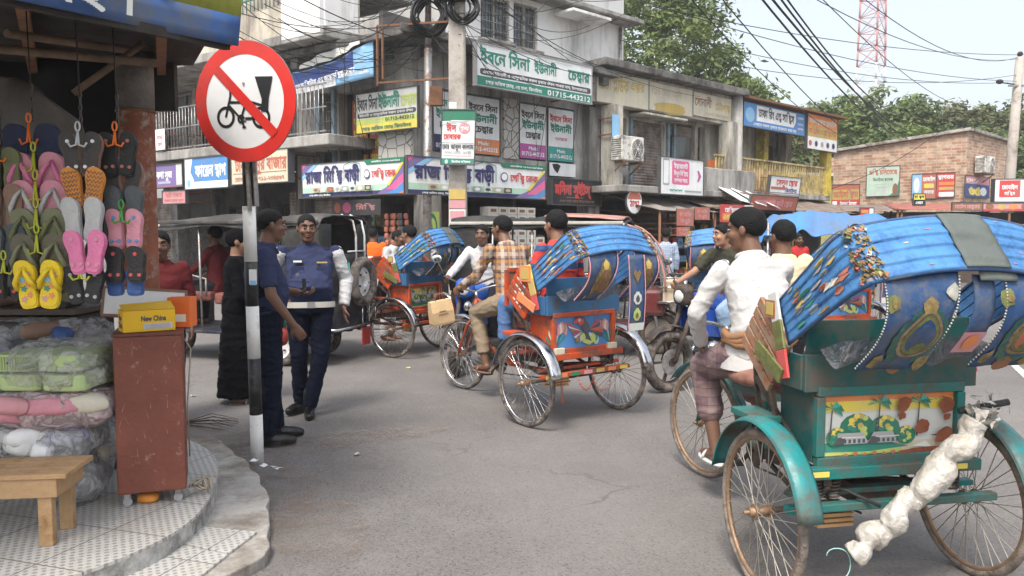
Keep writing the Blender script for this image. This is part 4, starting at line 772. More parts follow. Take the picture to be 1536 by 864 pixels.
bposter('red poster with pale blue picture panel on the brick gable', (1368, 261), (1404, 298), [('r', 0, 0, .4, 1, 'sky'), ('p', circ(.2, .55, .12, 14, .3), 'white'), ('t', 'মোবাইল', .7, .7, .16, 'white', dict(bold=.03, w_=.5)), ('p', rr(.5, .42, .9, .6, .05), 'yellow'), ('t', 'অফার', .7, .2, .14, 'white', dict(w_=.4))], back='rust')
bposter('plain red poster with white and yellow bands on the brick gable', (1405, 259), (1432, 296), [('t', 'স্বাগতম', .5, .74, .16, 'white', dict(bold=.03, w_=.85)), ('r', .15, .5, .95, .62, 'orange'), ('r', .15, .3, .95, .42, 'gold'), ('p', rr(.15, .04, .95, .22, .06), 'white')], back='red')
FB2 = frame(P1, P2-P1); a = onf(FB2, 1448, 262, .06); c = onf(FB2, 1483, 298, .06)
signboard('blue poster with big yellow numeral on the brick side wall', FB2, a[0], c[1], c[0], a[1], .06, [('r', 0, .62, 1, 1, 'rose'), ('t', 'সেবা', .3, .7, .16, 'white', dict(w_=.5)), ('t', '৬৫', .4, .12, .4, 'yellow', dict(bold=.05, w_=.5)), ('p', circ(.75, .3, .14, 14, .2), 'white')], back='dkblue', d=.02, name='wall_poster', cat='poster')
# air conditioners
def aircon(label, F, x, z, off, s=1):
    T = thing('air_conditioner', label, 'air conditioner'); T.matrix_world = sub(F, x, -off, z) @ M.Scale(s, 4)
    pw = paint('off white enamel', (.66, .64, .58), .25)
    MB(pw).box((0, 0, .3), (.85, .34, .58)).build('casing', T, .02)
    b = MB(INK['dkgrey']); b.flat(circ(.16, .3, .235, 28), I4, .173); b.mat(pw).tube([(.16+.24*cos(t*pi/12), -.178, .3+.24*sin(t*pi/12)) for t in range(24)], .016, 6, True)
    for r in (.07, .12, .17, .21): b.tube([(.16+r*cos(t*pi/10), -.184, .3+r*sin(t*pi/10)) for t in range(20)], .006, 4, True)
    for k in range(6): b.bar((.16, -.184, .3), (.16+.23*cos(k*pi/3), -.184, .3+.23*sin(k*pi/3)), .01, .006)
    b.mat(INK['white']).flat(circ(.16, .3, .035, 14), I4, .19); b.build('fan_grille', T)
    b = MB(INK['dkgrey'])
    for k in range(9): b.box((-.427, 0, .1+k*.05), (.006, .28, .018))
    b.build('side_vent', T); MB(RUSTY).bar((-.35, .2, -.02), (-.35, -.2, -.02), .05, .04).bar((.35, .2, -.02), (.35, -.2, -.02), .05, .04).bar((-.35, -.18, -.02), (-.35, .2, -.3), .03, .03).bar((.35, -.18, -.02), (.35, .2, -.3), .03, .03).build('bracket', T)
aircon('off white air conditioner unit beside the shutters above the sweet shops', FR, 5.85, 3.3, .75)
aircon('small white air conditioner unit on the brick side wall', frame(P1, P2-P1), 1.0, 3.75, .25, 1.05)
b = MB(STEEL); tv = thing('dish_antenna', 'small white dish antenna leaning under the air conditioner', 'antenna'); tv.matrix_world = sub(FR, 5.75, -.55, 2.95, ry=.4, rx=-.5)
MB(INK['grey']).lathe([(.02, 0), (.16, .02), (.26, .07), (.27, .08)], 20).build('dish', tv); MB(STEEL).cyl((0, 0, 0), (0, .12, -.3), .02).build('mast', tv)
# ---------------------------------------------------------------- shop front clutter
TARP = mat('grey tarpaulin', (.30, .27, .24), .8, var=.25, vs=3, bump=.4, bs=9, dirt=(.15, .12, .1), da=.4)
BTARP = mat('blue tarpaulin', (.05, .20, .48), .55, var=.2, vs=3, bump=.5, bs=7, dirt=(.12, .17, .25), da=.4, ds=2)
def awning(label, F, x0, x1, z, d0, d1, drop, m, posts=True, wav=.05, seed=0, g='awnings over the right shops'):
    T = thing('shop_awning', label, 'awning', group=g); T.matrix_world = sub(F, x0, 0, 0)
    W = x1-x0; b = MB(m); b.grid(lambda u, v: (W*u, -d0-(d1-d0)*v, z-drop*v-wav*sin(v*pi)*(.4+.6*abs(sin(u*pi*3)))+.04*noise.noise(V((u*7, v*3, seed)))), 20, 8, True, .012); b.build('canopy', T)
    if posts:
        for x in (.08, W-.08): MB(RUSTY).cyl((x, -d1+.06, 0), (x, -d1+.06, z-drop-.02), .03, n=8).build('post', T)
awning('sagging grey tarpaulin awning below the pink board', FR, 5.6, 8.1, 2.55, .3, 1.9, .45, TARP, True, .1, 1)
awning('brownish tin awning beside the grey tarpaulin', FR, 8.2, 10.0, 2.6, .3, 1.7, .4, TIN, True, .03, 2)
awning('rusted tin awning under the cream railing', FR, 10.1, 12.6, 2.75, .2, 1.7, .35, TIN, True, .03, 3)
awning('long grey tin awning reaching the yellow pillar', FR, 12.7, 17.4, 2.72, .1, 1.7, .5, TIN, True, .04, 4)
for k in range(3): 
    t = MB(INK['white']); t.box((.3, 0, .01), (.62, .9, .02)); o = t.build('loose_panel', bev=.004); o.matrix_world = sub(FR, 9.2+k*.62, -1.5-.1*k, 2.62-.05*k, ry=.1, rx=.5, rz=.1*k); tag(o, 'white plastic panel lying on the tin awning, one of three', 'panel', 'white panels on the awning')
signboard('long brown shop sign on the tin awning edge', FR, 9.6, 2.2, 12.2, 2.62, 1.85, [('t', 'মেসার্স ভাই ভাই ষ্টোর', .5, .3, .38, 'rose', dict(bold=.03, w_=.8))], back='rust', d=.06, lean=.25)
signboard('small white board with red letters standing on the tin roof', FR, 12.4, 2.7, 14.3, 3.3, .9, [('t', 'সেলুন ষ্টোর', .55, .55, .28, 'red', dict(bold=.035, w_=.7)), ('r', 0, 0, 1, .1, 'grey'), ('r', .05, .32, .5, .45, 'rust'), ('t', 'ঝিনাইদহ', .7, .2, .2, 'dkblue', dict(bold=.02, w_=.4)), ('r', 0, .14, 1, .17, 'navy')], d=.1, lean=.12)
signboard('red banner with yellow and white words hanging under the awning', FR, 8.0, 1.85, 9.6, 2.3, 2.0, [('r', .72, 0, 1, 1, 'white'), ('t', 'ফ্লেক্সিলোড', .38, .58, .24, 'white', dict(bold=.03, w_=.5)), ('r', .06, .1, .5, .5, 'orange'), ('t', 'এখানে করুন', .36, .18, .24, 'yellow', dict(bold=.03, w_=.55)), ('p', [(.84, .7), (.9, .7), (.94, .5), (.9, .3), (.84, .3), (.89, .5)], 'grey')], back='red', d=.02, rim=0, name='hanging_banner', cat='banner')
for k, (x0, x1, z0, z1) in enumerate(((6.2, 6.9, 1.75, 2.15), (6.95, 7.6, 1.9, 2.2), (6.2, 6.75, 1.5, 1.72))): signboard(['dark red menu board at the left under the grey awning', 'dark red menu board at the right under the grey awning', 'small low dark red menu board under the grey awning'][k], FR, x0, z0, x1, z1, 1.95, [('t', 'চা কফি', .5, .55, .25, 'rose', dict(w_=.7)), ('t', 'বিস্কুট', .5, .15, .22, 'rose', dict(w_=.6))], back='rust', d=.02, rim=0)
# round helmet-like drink sign
rs = thing('round_sign', 'round red and white drink sign on the awning corner', 'round sign'); rs.matrix_world = sub(FR, 5.55, -1.2, 2.32)
b = MB(INK['dkgrey']); b.cyl((0, .06, 0), (0, 0, 0), .3, n=28); b.build('disc', rs); b = MB(INK['white']); b.flat(circ(0, 0, .28, 28), I4, .004); b.mat(INK['rust']).flat(circ(0, 0, .26, 24, a0=.2, a1=pi-.2), I4, .007); b.mat(INK['red']).text('ঠান্ডা', 0, -.12, .14, I4, .007, bold=.03, w_=.36); b.build('printed_panel', rs)
# goods in the shops
CART = mat('brown carton', (.42, .28, .15), .8, var=.15, vs=6); WCART = mat('white carton', (.62, .60, .55), .7, var=.08)
def carton(name, m, s, lab, g, label_ink='dkgrey', tape=True):
    T = thing(name, lab, 'carton', group=g); MB(m).box((0, 0, s[2]/2), s).build('box', T, .006)
    b = MB(INK[label_ink]); b.flat(rect(-s[0]*.3, s[2]*.3, s[0]*.3, s[2]*.7), M.Translation((0, -s[1]/2, 0)), .003); b.build('print', T)
    return T
def put(T, F, x, y, z, rz=0): T.matrix_world = sub(F, x, y, z, rz=rz)
proto = carton('sweet_carton', WCART, (.27, .3, .16), 'flat white printed carton in the tall stack behind the plaid shirted rider', 'white cartons stacked in the sweet shop', 'brown'); first = True
for i in range(6):
    for k in range(10 if i < 5 else 6):
        t = proto if first else dup(proto, (0, 0, 0), 0); first = False; put(t, FR, 2.05+i*.29+rn.uniform(-.01, .01), .05, .5+k*.165, rn.uniform(-.04, .04))
tb = thing('counter', 'low dark counter under the white cartons', 'counter'); tb.matrix_world = sub(FR, 2.8, .05, .12); MB(WOODD).box((0, 0, .36), (1.9, .5, .03)).build('top', tb); MB(WOODD).box((0, .02, .17), (1.8, .4, .34)).build('body', tb)
packs = [('red', 'rust'), ('gold', 'brown'), ('sky', 'blue'), ('tan', 'cream'), ('dkgrey', 'grey'), ('palegreen', 'green')]
def shelf(label, F, x0, x1, y, n, zt, seed, goods=True, lab2='small packet on the shelves at the back of the dim shop', g='packets on the dim shop shelves'):
    T = thing('goods_shelf', label, 'shelf'); T.matrix_world = sub(F, x0, y, .12); W = x1-x0; r_ = random.Random(seed)
    MB(WOODD).box((.02, 0, zt/2), (.04, .32, zt)).build('side_panel', T); MB(WOODD).box((W-.02, 0, zt/2), (.04, .32, zt)).build('side_panel', T)
    for k in range(n): MB(WOODD).box((W/2, 0, .25+k*(zt-.3)/max(1, n-1)), (W-.08, .32, .025)).build('shelf_board', T)
    if not goods: return
    for k in range(n-1):
        x = .08; z = .265+k*(zt-.3)/max(1, n-1)
        while x < W-.25:
            w_ = r_.uniform(.12, .24); h = r_.uniform(.12, min(.36, (zt-.3)/(n-1)-.05)); c = r_.choice(packs)
            o = thing('goods_packet', lab2, 'packet', group=g); o.matrix_world = sub(F, x0+x+w_/2, y, .12+z); m = INK[c[0]]
            b = MB(m); b.loft([[V((sx*w_*.48*q, sy*.08*p, zz*h)) for sx, sy in ((-1, -1), (1, -1), (1, 1), (-1, 1))] for zz, q, p in ((0, .95, .7), (.12, 1, 1), (.85, 1, .9), (1, .97, .15))], False); b.mat(INK[c[1]]).flat(rect(-w_*.3, h*.3, w_*.3, h*.65), M.Translation((0, -.082, 0)), 0); b.build('bag', o); x += w_+r_.uniform(.015, .08)
shelf('dim goods shelf inside the corner sweet shop, left face', FL, -3.2, -1.4, 1.0, 5, 2.1, 1)
shelf('dim goods shelf inside the corner sweet shop, right of the corner', FL, -1.2, -.3, 1.2, 5, 2.1, 2)
shelf('dim goods shelf behind the cartons of the sweet shop', FR, 3.9, 5.2, 1.2, 5, 2.1, 3)
shelf('goods shelf under the grey tarpaulin awning', FR, 6.0, 8.0, .7, 5, 2.1, 4)
shelf('goods shelf behind the red hanging banner', FR, 8.7, 10.9, .2, 6, 2.2, 5)
shelf('goods shelf under the long tin awning', FR, 11.8, 14.0, .5, 5, 2.2, 6)
shelf('goods shelf below the yellow pillar', FR, 14.4, 16.9, .5, 5, 2.2, 7)
shelf('shoe shelf inside the shop below the blue sign', FL, -8.6, -6.2, 1.6, 5, 2.2, 8)
shelf('goods shelf inside the shop below the red lettered sign', FL, -6.0, -4.6, 1.6, 5, 2.2, 9)
# hanging strips of snack packets and posters by the corner
ss = thing('snack_strips', 'bunch of red and brown snack packet strips hanging at the sweet shop front', 'snack strips'); ss.matrix_world = sub(FL, -.2, -.3, .75)
for k in range(6):
    b = MB(INK[('rust', 'brown', 'rust', 'brown', 'dkgrey', 'rust')[k]])
    for j in range(9): b.loft([[V((k*.1-.25+sx*.045*q+.015*sin(j*2+k), sy*.02*p+.05*(k % 2)-.02, 1.1-j*.13+zz*.115)) for sx, sy in ((-1, -1), (1, -1), (1, 1), (-1, 1))] for zz, q, p in ((0, .9, .1), (.3, 1, 1), (.7, 1, 1), (1, .9, .1))], False)
    b.build('packet_strip', ss)
signboard('narrow yellow green poster on the shop pillar behind the blue hooded rickshaw', FR, .05, 1.3, .42, 2.0, .28, [('p', circ(.5, .55, .35, 18, .4), 'dkgreen'), ('p', circ(.5, .55, .25, 18, .28), 'lime'), ('p', circ(.4, .5, .12, 14, .2), 'dkgreen')], back='lime', d=.02, rim=0, name='shop_poster', cat='poster')
signboard('small poster with a red round emblem below the yellow green poster', FR, .05, .85, .42, 1.25, .28, [('p', circ(.5, .5, .3, 18, .4), 'red'), ('p', circ(.5, .42, .2, 14, .2), 'white')], d=.02, rim=0, name='shop_poster', cat='poster')
signboard('grey backed sweet shop poster under the left banner', FL, -2.4, 1.95, -.9, 2.28, .05, [('p', circ(.12, .5, .07, 14, .35), 'rust'), ('p', circ(.32, .5, .09, 14, .35), 'pink'), ('t', 'মিষ্টি', .7, .35, .3, 'rose', dict(bold=.03, w_=.4))], back='dkgrey', d=.02, rim=0, name='shop_poster', cat='poster')
# roadside stalls before the brick building
def stall(label, x, y, rz, W, D, z, m, roofm, seed):
    T = thing('market_stall', label, 'market stall', (x, y, 0), rz, 'stalls before the brick building')
    b = MB(roofm); b.grid(lambda u, v: (W*(u-.5), D*(v-.5), z+.25*v+.03*noise.noise(V((u*5, v*4, seed)))), 14, 6, True, .02); b.build('roof', T)
    for sx in (-1, 1):
        for sy in (-1, 1): MB(RUSTY).cyl((sx*(W/2-.1), sy*(D/2-.1), 0), (sx*(W/2-.1), sy*(D/2-.1), z+(.02 if sy < 0 else .22)), .035, n=6).build('post', T)
    MB(INSIDE).box((0, D/2-.05, z/2), (W-.1, .04, z-.1)).build('back_panel', T); MB(WOODD).box((0, -D/2+.4, .45), (W-.3, .6, .9)).build('counter', T)
    return T
REDTIN = mat('faded red tin', (.42, .12, .09), .6, .2, var=.2, dirt=(.25, .15, .12), da=.4)
stall('stall with a faded red tin roof left of the black sign', 14.2, 26.4, -.25, 3.4, 2.2, 2.35, None, REDTIN, 1)
stall('stall with a rusty tin roof right of the black sign', 16.6, 25.2, -.25, 2.6, 2.2, 2.3, None, TIN, 2)
stall('stall with a wide red tin roof under the far pole', 17.6, 24.2, -.25, 3.2, 2.2, 2.2, None, REDTIN, 3)
stall('dark low stall beside the yellow red poster', 11.9, 26.8, -.25, 1.9, 1.8, 2.3, None, TIN, 4)
FS = frame((0, 24, 0), (1, -.1, 0))
def fs(px, py): return onf(FS, px, py)
def fsign(label, p0, p1, items, back='white', **k): a, c = fs(*p0), fs(*p1); signboard(label, FS, a[0], c[1], c[0], a[1], 0, items, back=back, **k)
fsign('small black and yellow sign on the stall roof edge', (1370, 290), (1388, 309), [('r', .05, .5, .95, .95, 'yellow'), ('t', 'চা ষ্টল', .5, .6, .24, 'black', dict(bold=.03, w_=.8)), ('t', 'এখানে', .5, .15, .22, 'white', dict(w_=.6))], back='black')
fsign('white sign with a pink red square above the far right stall', (1492, 268), (1545, 303), [('p', rr(.14, .2, .72, .92, .03), 'red'), ('t', 'মোবাইল', .43, .55, .18, 'white', dict(bold=.03, w_=.44)), ('t', 'সার্ভিস', .43, .3, .14, 'white', dict(w_=.3))], d=.2)
fsign('red and white banner low beside the yellow red poster', (1290, 311), (1311, 325), [('r', .68, 0, 1, 1, 'white'), ('t', 'অফার', .35, .4, .3, 'gold', dict(bold=.03, w_=.5))], back='red', name='hanging_banner', cat='banner')
fsign('long dark red stall sign with faint letters', (1428, 303), (1474, 316), [('t', 'হোটেল রেস্টুরেন্ট', .5, .3, .4, 'rose', dict(w_=.8))], back='brown')
fsign('food picture sign with brown and orange dishes on the far stall', (1474, 304), (1545, 317), [('r', 0, 0, 1, .3, 'red')]+[('p', circ(.15+k*.25, .55, .09, 14, .35), ['brown', 'gold', 'orange', 'brown'][k]) for k in range(4)], back='rose')
# blue tarp covered stall
bt = thing('tarp_stall', 'roadside stall covered by a rumpled bright blue tarpaulin', 'market stall', (5.15, 13.6, 0), -.2)
def tp(u, v): x = -1.0+2.05*u; y = -.8+1.6*v; return (x, y, 1.78+.12*sin(pi*min(1, max(0, u)))*(.6+.4*sin(v*pi))+.1*noise.noise(V((u*5, v*4, 2)))+.05*noise.noise(V((u*14, v*9, 5)))-(.26+.12*noise.noise(V((u*8, 1, 1))) if v < .09 else 0)-(.1 if u > .97 or u < .03 else 0))
b = MB(BTARP); b.grid(tp, 60, 24, True, .01); b.build('tarpaulin', bt)
for x, y in ((-.85, -.7), (.9, -.7), (-.85, .7), (.9, .7)): MB(STEEL).cyl((x, y, 0), (x, y, 1.74), .022, n=8).build('post', bt)
MB(WOODD).box((0, 0, .8), (1.8, 1.2, .06)).build('table_top', bt); MB(WOODD).box((0, .1, .4), (1.6, .9, .74)).build('table_body', bt)
for k in range(9):
    o = thing('goods_packet', 'small bright packet on the blue tarpaulin stall table', 'packet', group='packets on the tarp stall'); o.matrix_world = M.Translation((5.15, 13.6, 0)) @ M.Rotation(-.2, 4, 'Z') @ M.Translation((-.75+k*.19, -.35+.08*(k % 3), .83)); c = packs[k % 6]
    b = MB(INK[c[0]]); b.loft([[V((sx*.075*q, sy*.05*p, zz*.24)) for sx, sy in ((-1, -1), (1, -1), (1, 1), (-1, 1))] for zz, q, p in ((0, .95, .8), (.12, 1, 1), (.85, 1, .9), (1, .9, .2))], False); b.mat(INK[c[1]]).flat(rect(-.05, .06, .05, .15), M.Translation((0, -.051, 0)), 0); b.build('bag', o)
# ---------------------------------------------------------------- shoe stall on the platform
PX = 3.45
ft = V((-1.22, 3.62, 0)); fd = V((-.46, -.6, 0)).normalized()
st = thing('shoe_stall', 'dark open fronted shoe stall under the blue and green fascia', 'market stall')
ROOFD = mat('dark stall boards', (.035, .03, .027), .9, var=.4, vs=5, bump=.3)  # near-black boards of uneven tone
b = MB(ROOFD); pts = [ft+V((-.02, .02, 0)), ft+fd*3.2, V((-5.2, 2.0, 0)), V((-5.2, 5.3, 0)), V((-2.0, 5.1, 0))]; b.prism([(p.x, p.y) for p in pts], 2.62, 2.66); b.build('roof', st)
b = MB(RUSTY)
for q in range(3): a = ft+fd*(.35+.55*q); e = V((-2.2-q*.8, 5.1, 0)); b.bar(a+V((0, 0, 2.575)), e+V((0, 0, 2.58)), .05, .07)
b.bar(ft+fd*.12+V((-.16, .05, 2.5)), ft+fd*2.9+V((-.16, .05, 2.5)), .045, .045); b.build('beam', st)
b = MB(mat('old bamboo', (.15, .10, .065), .8, var=.3, vs=8)); b.cyl(at(-40, 70, 3.9), at(235, 95, 4.3), .022, n=8); b.cyl(at(10, 50, 3.7), at(190, 75, 4.4), .02, n=8); b.cyl(at(110, 140, 4.2), at(215, 65, 4.3), .018, n=8); b.build('rail', st)
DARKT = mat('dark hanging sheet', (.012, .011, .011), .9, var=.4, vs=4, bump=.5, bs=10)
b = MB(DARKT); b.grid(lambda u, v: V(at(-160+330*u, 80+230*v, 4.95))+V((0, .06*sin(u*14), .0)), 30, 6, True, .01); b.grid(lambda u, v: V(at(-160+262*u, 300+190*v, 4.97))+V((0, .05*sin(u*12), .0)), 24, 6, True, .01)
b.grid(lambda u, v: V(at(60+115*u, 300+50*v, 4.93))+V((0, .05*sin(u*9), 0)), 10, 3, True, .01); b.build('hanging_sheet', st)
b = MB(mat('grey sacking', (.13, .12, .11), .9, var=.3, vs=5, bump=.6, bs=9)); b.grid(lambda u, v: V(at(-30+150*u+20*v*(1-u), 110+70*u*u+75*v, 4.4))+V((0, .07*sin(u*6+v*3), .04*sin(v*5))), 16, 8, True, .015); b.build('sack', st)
b = MB(ROOFD); a0 = at(226, 66, 5.05); b.box((a0.x+.07, 5.05, a0.z-.16), (.16, .05, .5)); b.build('side_board', st)
pl = thing('stall_pillar', 'round rusty orange painted pillar of the shoe stall', 'pillar', (at(208, 300, 4.75).x, 4.75, 0))
PILR = mat('peeling rust paint', (.26, .085, .045), .7, var=.25, vs=6, bump=.4, bs=30, dirt=(.42, .36, .3), da=.22, ds=9)
b = MB(mat('bare grey pillar', (.17, .15, .13), .85, var=.25, vs=7, bump=.4, dirt=(.07, .06, .05), da=.4)); b.cyl((0, 0, .17), (0, 0, 1.05), .1, n=24); b.cyl((0, 0, 2.28), (0, 0, 2.62), .104, n=24); b.mat(PILR).cyl((0, 0, 1.05), (0, 0, 2.28), .101, n=24, cap=False); b.mat(RUSTY).tube([(.105*cos(t*pi/12), .105*sin(t*pi/12), 2.28) for t in range(24)], .008, 5, True); b.build('shaft', pl)
# fascia: a board with blue band and pale green field
FF = frame(ft, -fd); Lf = 3.3
fa = thing('fascia_board', 'blue and yellow green painted fascia with white letters over the shoe stall', 'signboard'); fa.matrix_world = FF @ M.Translation((-Lf, 0, 2.4)) @ M.Rotation(.12, 4, 'X')
BLF = mat('worn blue fascia', (.04, .10, .27), .5, var=.2, vs=4, bump=.15, bs=5, dirt=(.12, .13, .14), da=.3); GRF = mat('worn yellow green fascia', (.34, .37, .07), .5, var=.3, vs=2.5, bump=.15, bs=5, dirt=(.14, .16, .03), da=.35, ds=2)
def fz(u, v, o=0): return (Lf*u, -o+.015*sin(u*23)+.012*sin(v*4+u*9), .72*v-.03*(u > .93)*(u-.93)/.07*v)
b = MB(BLF); b.grid(lambda u, v: fz(u, v*.18), 40, 3, True, .02); b.mat(GRF); b.grid(lambda u, v: fz(u, .18+v*.82), 40, 5, True, .02); b.build('panel', fa)
b = MB(INK['offwhite']); b.text('ঝিনাইদহ ।', Lf-.9, .03, .11, I4, .03, bold=.02, w_=.82); b.text('পোস্ট অফিস মোড়,', Lf-1.45, .03, .11, I4, .03, bold=.02, w_=.9, al='r'); b.build('lettering', fa)
b = MB(ROOFD); b.bar((0, .05, 0), (Lf-.02, .05, 0), .05, .04); b.bar((Lf-.03, .06, 0), (Lf-.03, .06, .7), .04, .05); b.build('frame', fa)
# table with shoes at left
tb = thing('shoe_table', 'dark wooden shoe table at the left edge under the hanging sandals', 'table', (-2.98, 4.5, .17)); MB(WOODD).box((0, 0, .98), (1.3, .5, .03)).build('top', tb); MB(WOODD).box((0, 0, .88), (1.24, .44, .14)).build('apron', tb); MB(ROOFD).box((0, .1, .45), (1.2, .3, .7)).build('body', tb)
for sx in (-1, 1):
    for sy in (-1, 1): MB(WOODD).box((sx*.6, sy*.2, .4), (.05, .05, .8)).build('leg', tb)
# sandals: an outline with a narrow waist, local z up the length, face to -y
def sandal_poly(L, W, s=1): 
    P = [(-.30, 0), (-.40, .10), (-.42, .22), (-.36, .42), (-.40, .58), (-.50, .74), (-.48, .88), (-.32, .98), (-.05, 1), (.22, .96), (.40, .84), (.45, .7), (.40, .55), (.36, .4), (.40, .22), (.36, .08), (.24, 0)]
    return [(x*W*s, z*L) for x, z in smooth_poly(P, 1)]
RUB = {k: mat('rubber '+k, c, .6, var=.12, vs=18, bump=.25, bs=70) for k, c in dict(black=(.02, .02, .02), dark=(.05, .045, .042), orange=(.62, .24, .04), grey=(.42, .42, .41), pink=(.62, .17, .32), palepink=(.58, .25, .30), olive=(.13, .14, .06), camo=(.17, .18, .10), yellow=(.72, .52, .02), brown=(.22, .13, .09), blue=(.04, .09, .25), slate=(.07, .08, .085), navy=(.015, .02, .06), mud=(.12, .105, .07)).items()}
def sandal(T, x, z, rot, L, W, m, strap=None, flipside=True, edge=None, tread=None, dots=None, flower=False):
    F = M.Translation((x, 0, z)) @ M.Rotation(rot, 4, 'Y'); F2 = F @ M(((1, 0, 0, 0), (0, 0, -1, 0), (0, 1, 0, 0), (0, 0, 0, 1)))
    P = sandal_poly(L, W); b = MB(RUB[edge or m]); b.m = F2; b.prism(P, -.012, .008); b.mat(RUB[m]).prism([(q[0]*.93, .01+q[1]*.965) for q in P], .008, .013)
    if tread:
        b.mat(RUB[tread])
        for k in range(9): zz = L*(.08+.1*k); w_ = W*(.33 if 2 < k < 6 else .38); b.tube([(w_*(-1+j/4), zz+.006*(-1)**j, .014) for j in range(9)], .003, 4)
    if dots:
        b.mat(INK[dots])
        for dx, dz in ((-.2, .22), (.2, .22), (0, .8)): b.prism(circ(dx*W, dz*L, .008, 8), .013, .018)
    if flower:
        for k, (dx, dz, c) in enumerate(((-.15, .2, 'rose'), (.12, .28, 'orange'), (-.1, .42, 'green'), (.1, .5, 'orange'), (-.12, .6, 'sky'), (.15, .7, 'rose'), (-.05, .8, 'green'))): b.mat(INK[c]).prism([((dx+.12*(1+.3*cos(5*t*pi/10))*cos(t*pi/10))*W, dz*L+.12*W*(1+.3*cos(5*t*pi/10))*sin(t*pi/10)) for t in range(20)], .0135, .0145+.0004*k)
    o = b.build('sandal', T)
    if strap:
        s = MB(RUB[strap]); s.m = F2; top = L*.72
        for sg in (-1, 1): s.tube([(0, L*.86, .012), (sg*W*.15, L*.74, .035), (sg*W*.34, L*.55, .035), (sg*W*.42, L*.42, .01)], [.006, .009, .011, .012], 6)
        s.build('strap', o)
    return o
HOOK = {k: mat('plastic hook '+k, c, .35, var=.05) for k, c in dict(orange=(.75, .16, .02), lime=(.38, .40, .03), green=(.05, .25, .05), steel=(.5, .5, .5)).items()}
def pair(label, px, py, Y, m, Lp=98, sp=42, rot=.06, hook='lime', swap=False, **k):
    """a pair of sandals hung side by side; (px, py) top centre in the photo"""
    s_ = Y/FPX; T = thing('sandal_pair', label, 'sandals', tuple(at(px, py, Y)), 0, 'sandals hung for sale on the shoe stall'); L = Lp*s_; W = sp*s_*.98
    for sg in (-1, 1): a_ = sg*rot*(-1 if swap else 1); sandal(T, sg*sp*.5*s_-sin(a_)*L*.5, -L, a_, L, W*(1 if sg > 0 else .97), m, **k)
    if hook:
        h = MB(HOOK[hook])
        for sg in (-1, 1): h.tube([(0, -.03, -L*.02), (sg*.006, -.035, -L*.3), (sg*.03, -.035, -L*.34), (sg*.04, -.035, -L*.25)], .005, 5)
        h.tube([(.01*cos(t*pi/6), -.03, .02+.02*sin(t*pi/6)) for t in range(12)], .004, 5, True); h.build('hook', T)
    return T
S_ = pair
S_('dark blue pair with orange clip at the top of the slipper column', 49, 185, 3.58, 'navy', 95, 46, .03, 'orange')
S_('pink slipper pair second from the top under the dark blue pair', 56, 228, 3.54, 'palepink', 90, 44, -.05, 'lime', strap='pink', swap=True)
S_('spotted pinkish pair below the pink slippers', 59, 270, 3.50, 'palepink', 92, 45, .02, 'lime', strap='grey', dots='black')
S_('dark camouflage pair fourth down the slipper column', 60, 312, 3.47, 'camo', 92, 45, .03, 'lime', strap='olive')
S_('olive yellow pair just above the yellow flowered flip flops', 61, 350, 3.44, 'mud', 92, 45, .04, 'lime', strap='camo')
S_('bright yellow flip flops with flower print at the column foot', 58, 390, 3.40, 'yellow', 73, 36, -.12, None, strap='yellow', swap=True, flower=True)
S_('brown soled pair on top of the orange soles', 122, 198, 3.48, 'dark', 67, 31, -.16, 'steel', edge='brown', dots='white', swap=True)
S_('bright orange wavy soled pair', 125, 251, 3.45, 'orange', 64, 31, -.16, None, tread='brown', swap=True)
S_('pale grey soled pair between the orange and the pink soles', 124, 296, 3.42, 'grey', 68, 31, -.1, None, swap=True)
S_('bright pink soled pair below the grey soles', 128, 345, 3.39, 'pink', 66, 30, -.18, None, dots='rose', swap=True)
S_('black soled pair with lime clip at the foot of the coloured soles', 126, 400, 3.42, 'black', 56, 30, -.2, 'lime', dots='grey', swap=True)
S_('black soled pair with red topped hook beside the pillar', 177, 198, 3.56, 'black', 66, 28, .1, 'orange', edge='black', dots='rust')
S_('grey brown pair with tan edge below the hooked black pair', 183, 240, 3.58, 'dark', 66, 30, .18, None, edge='brown')
S_('charcoal pair above the pink printed soles by the pillar', 186, 280, 3.52, 'slate', 54, 30, .06, None)
S_('pink printed soles by the pillar', 187, 314, 3.50, 'palepink', 60, 28, .05, 'green', dots='blue')
S_('black pair with red studs by the pillar', 188, 370, 3.47, 'black', 54, 32, .02, None, dots='red')
S_('blue toed pair lowest by the pillar', 188, 404, 3.50, 'blue', 40, 30, .02, None)
S_('olive pair at the left edge top', 2, 222, 3.52, 'olive', 62, 32, .0, 'orange')
S_('reddish brown soled pair at the left edge', 5, 276, 3.49, 'brown', 68, 34, 0, None)
S_('slate green pair at the left edge below the brown soles', 9, 336, 3.46, 'slate', 62, 34, 0, None)
S_('black pair with red studs at the left edge foot', 12, 390, 3.43, 'black', 60, 34, 0, 'lime', dots='red')
S_('dark pair half hidden behind the yellow flip flops', 88, 385, 3.66, 'olive', 68, 32, .05, None)
for k, (px, py, m_) in enumerate(((90, 200, 'slate'), (92, 262, 'mud'), (90, 322, 'dark'), (154, 232, 'black'), (152, 300, 'slate'), (156, 362, 'dark'), (30, 210, 'dark'), (28, 290, 'mud'), (26, 360, 'slate'))): S_('dark soled pair hanging in the shade behind the front columns', px, py, 3.8, m_, 70, 28, .04, None)
DKCH = mat('dull chain', (.12, .11, .10), .5, .6)
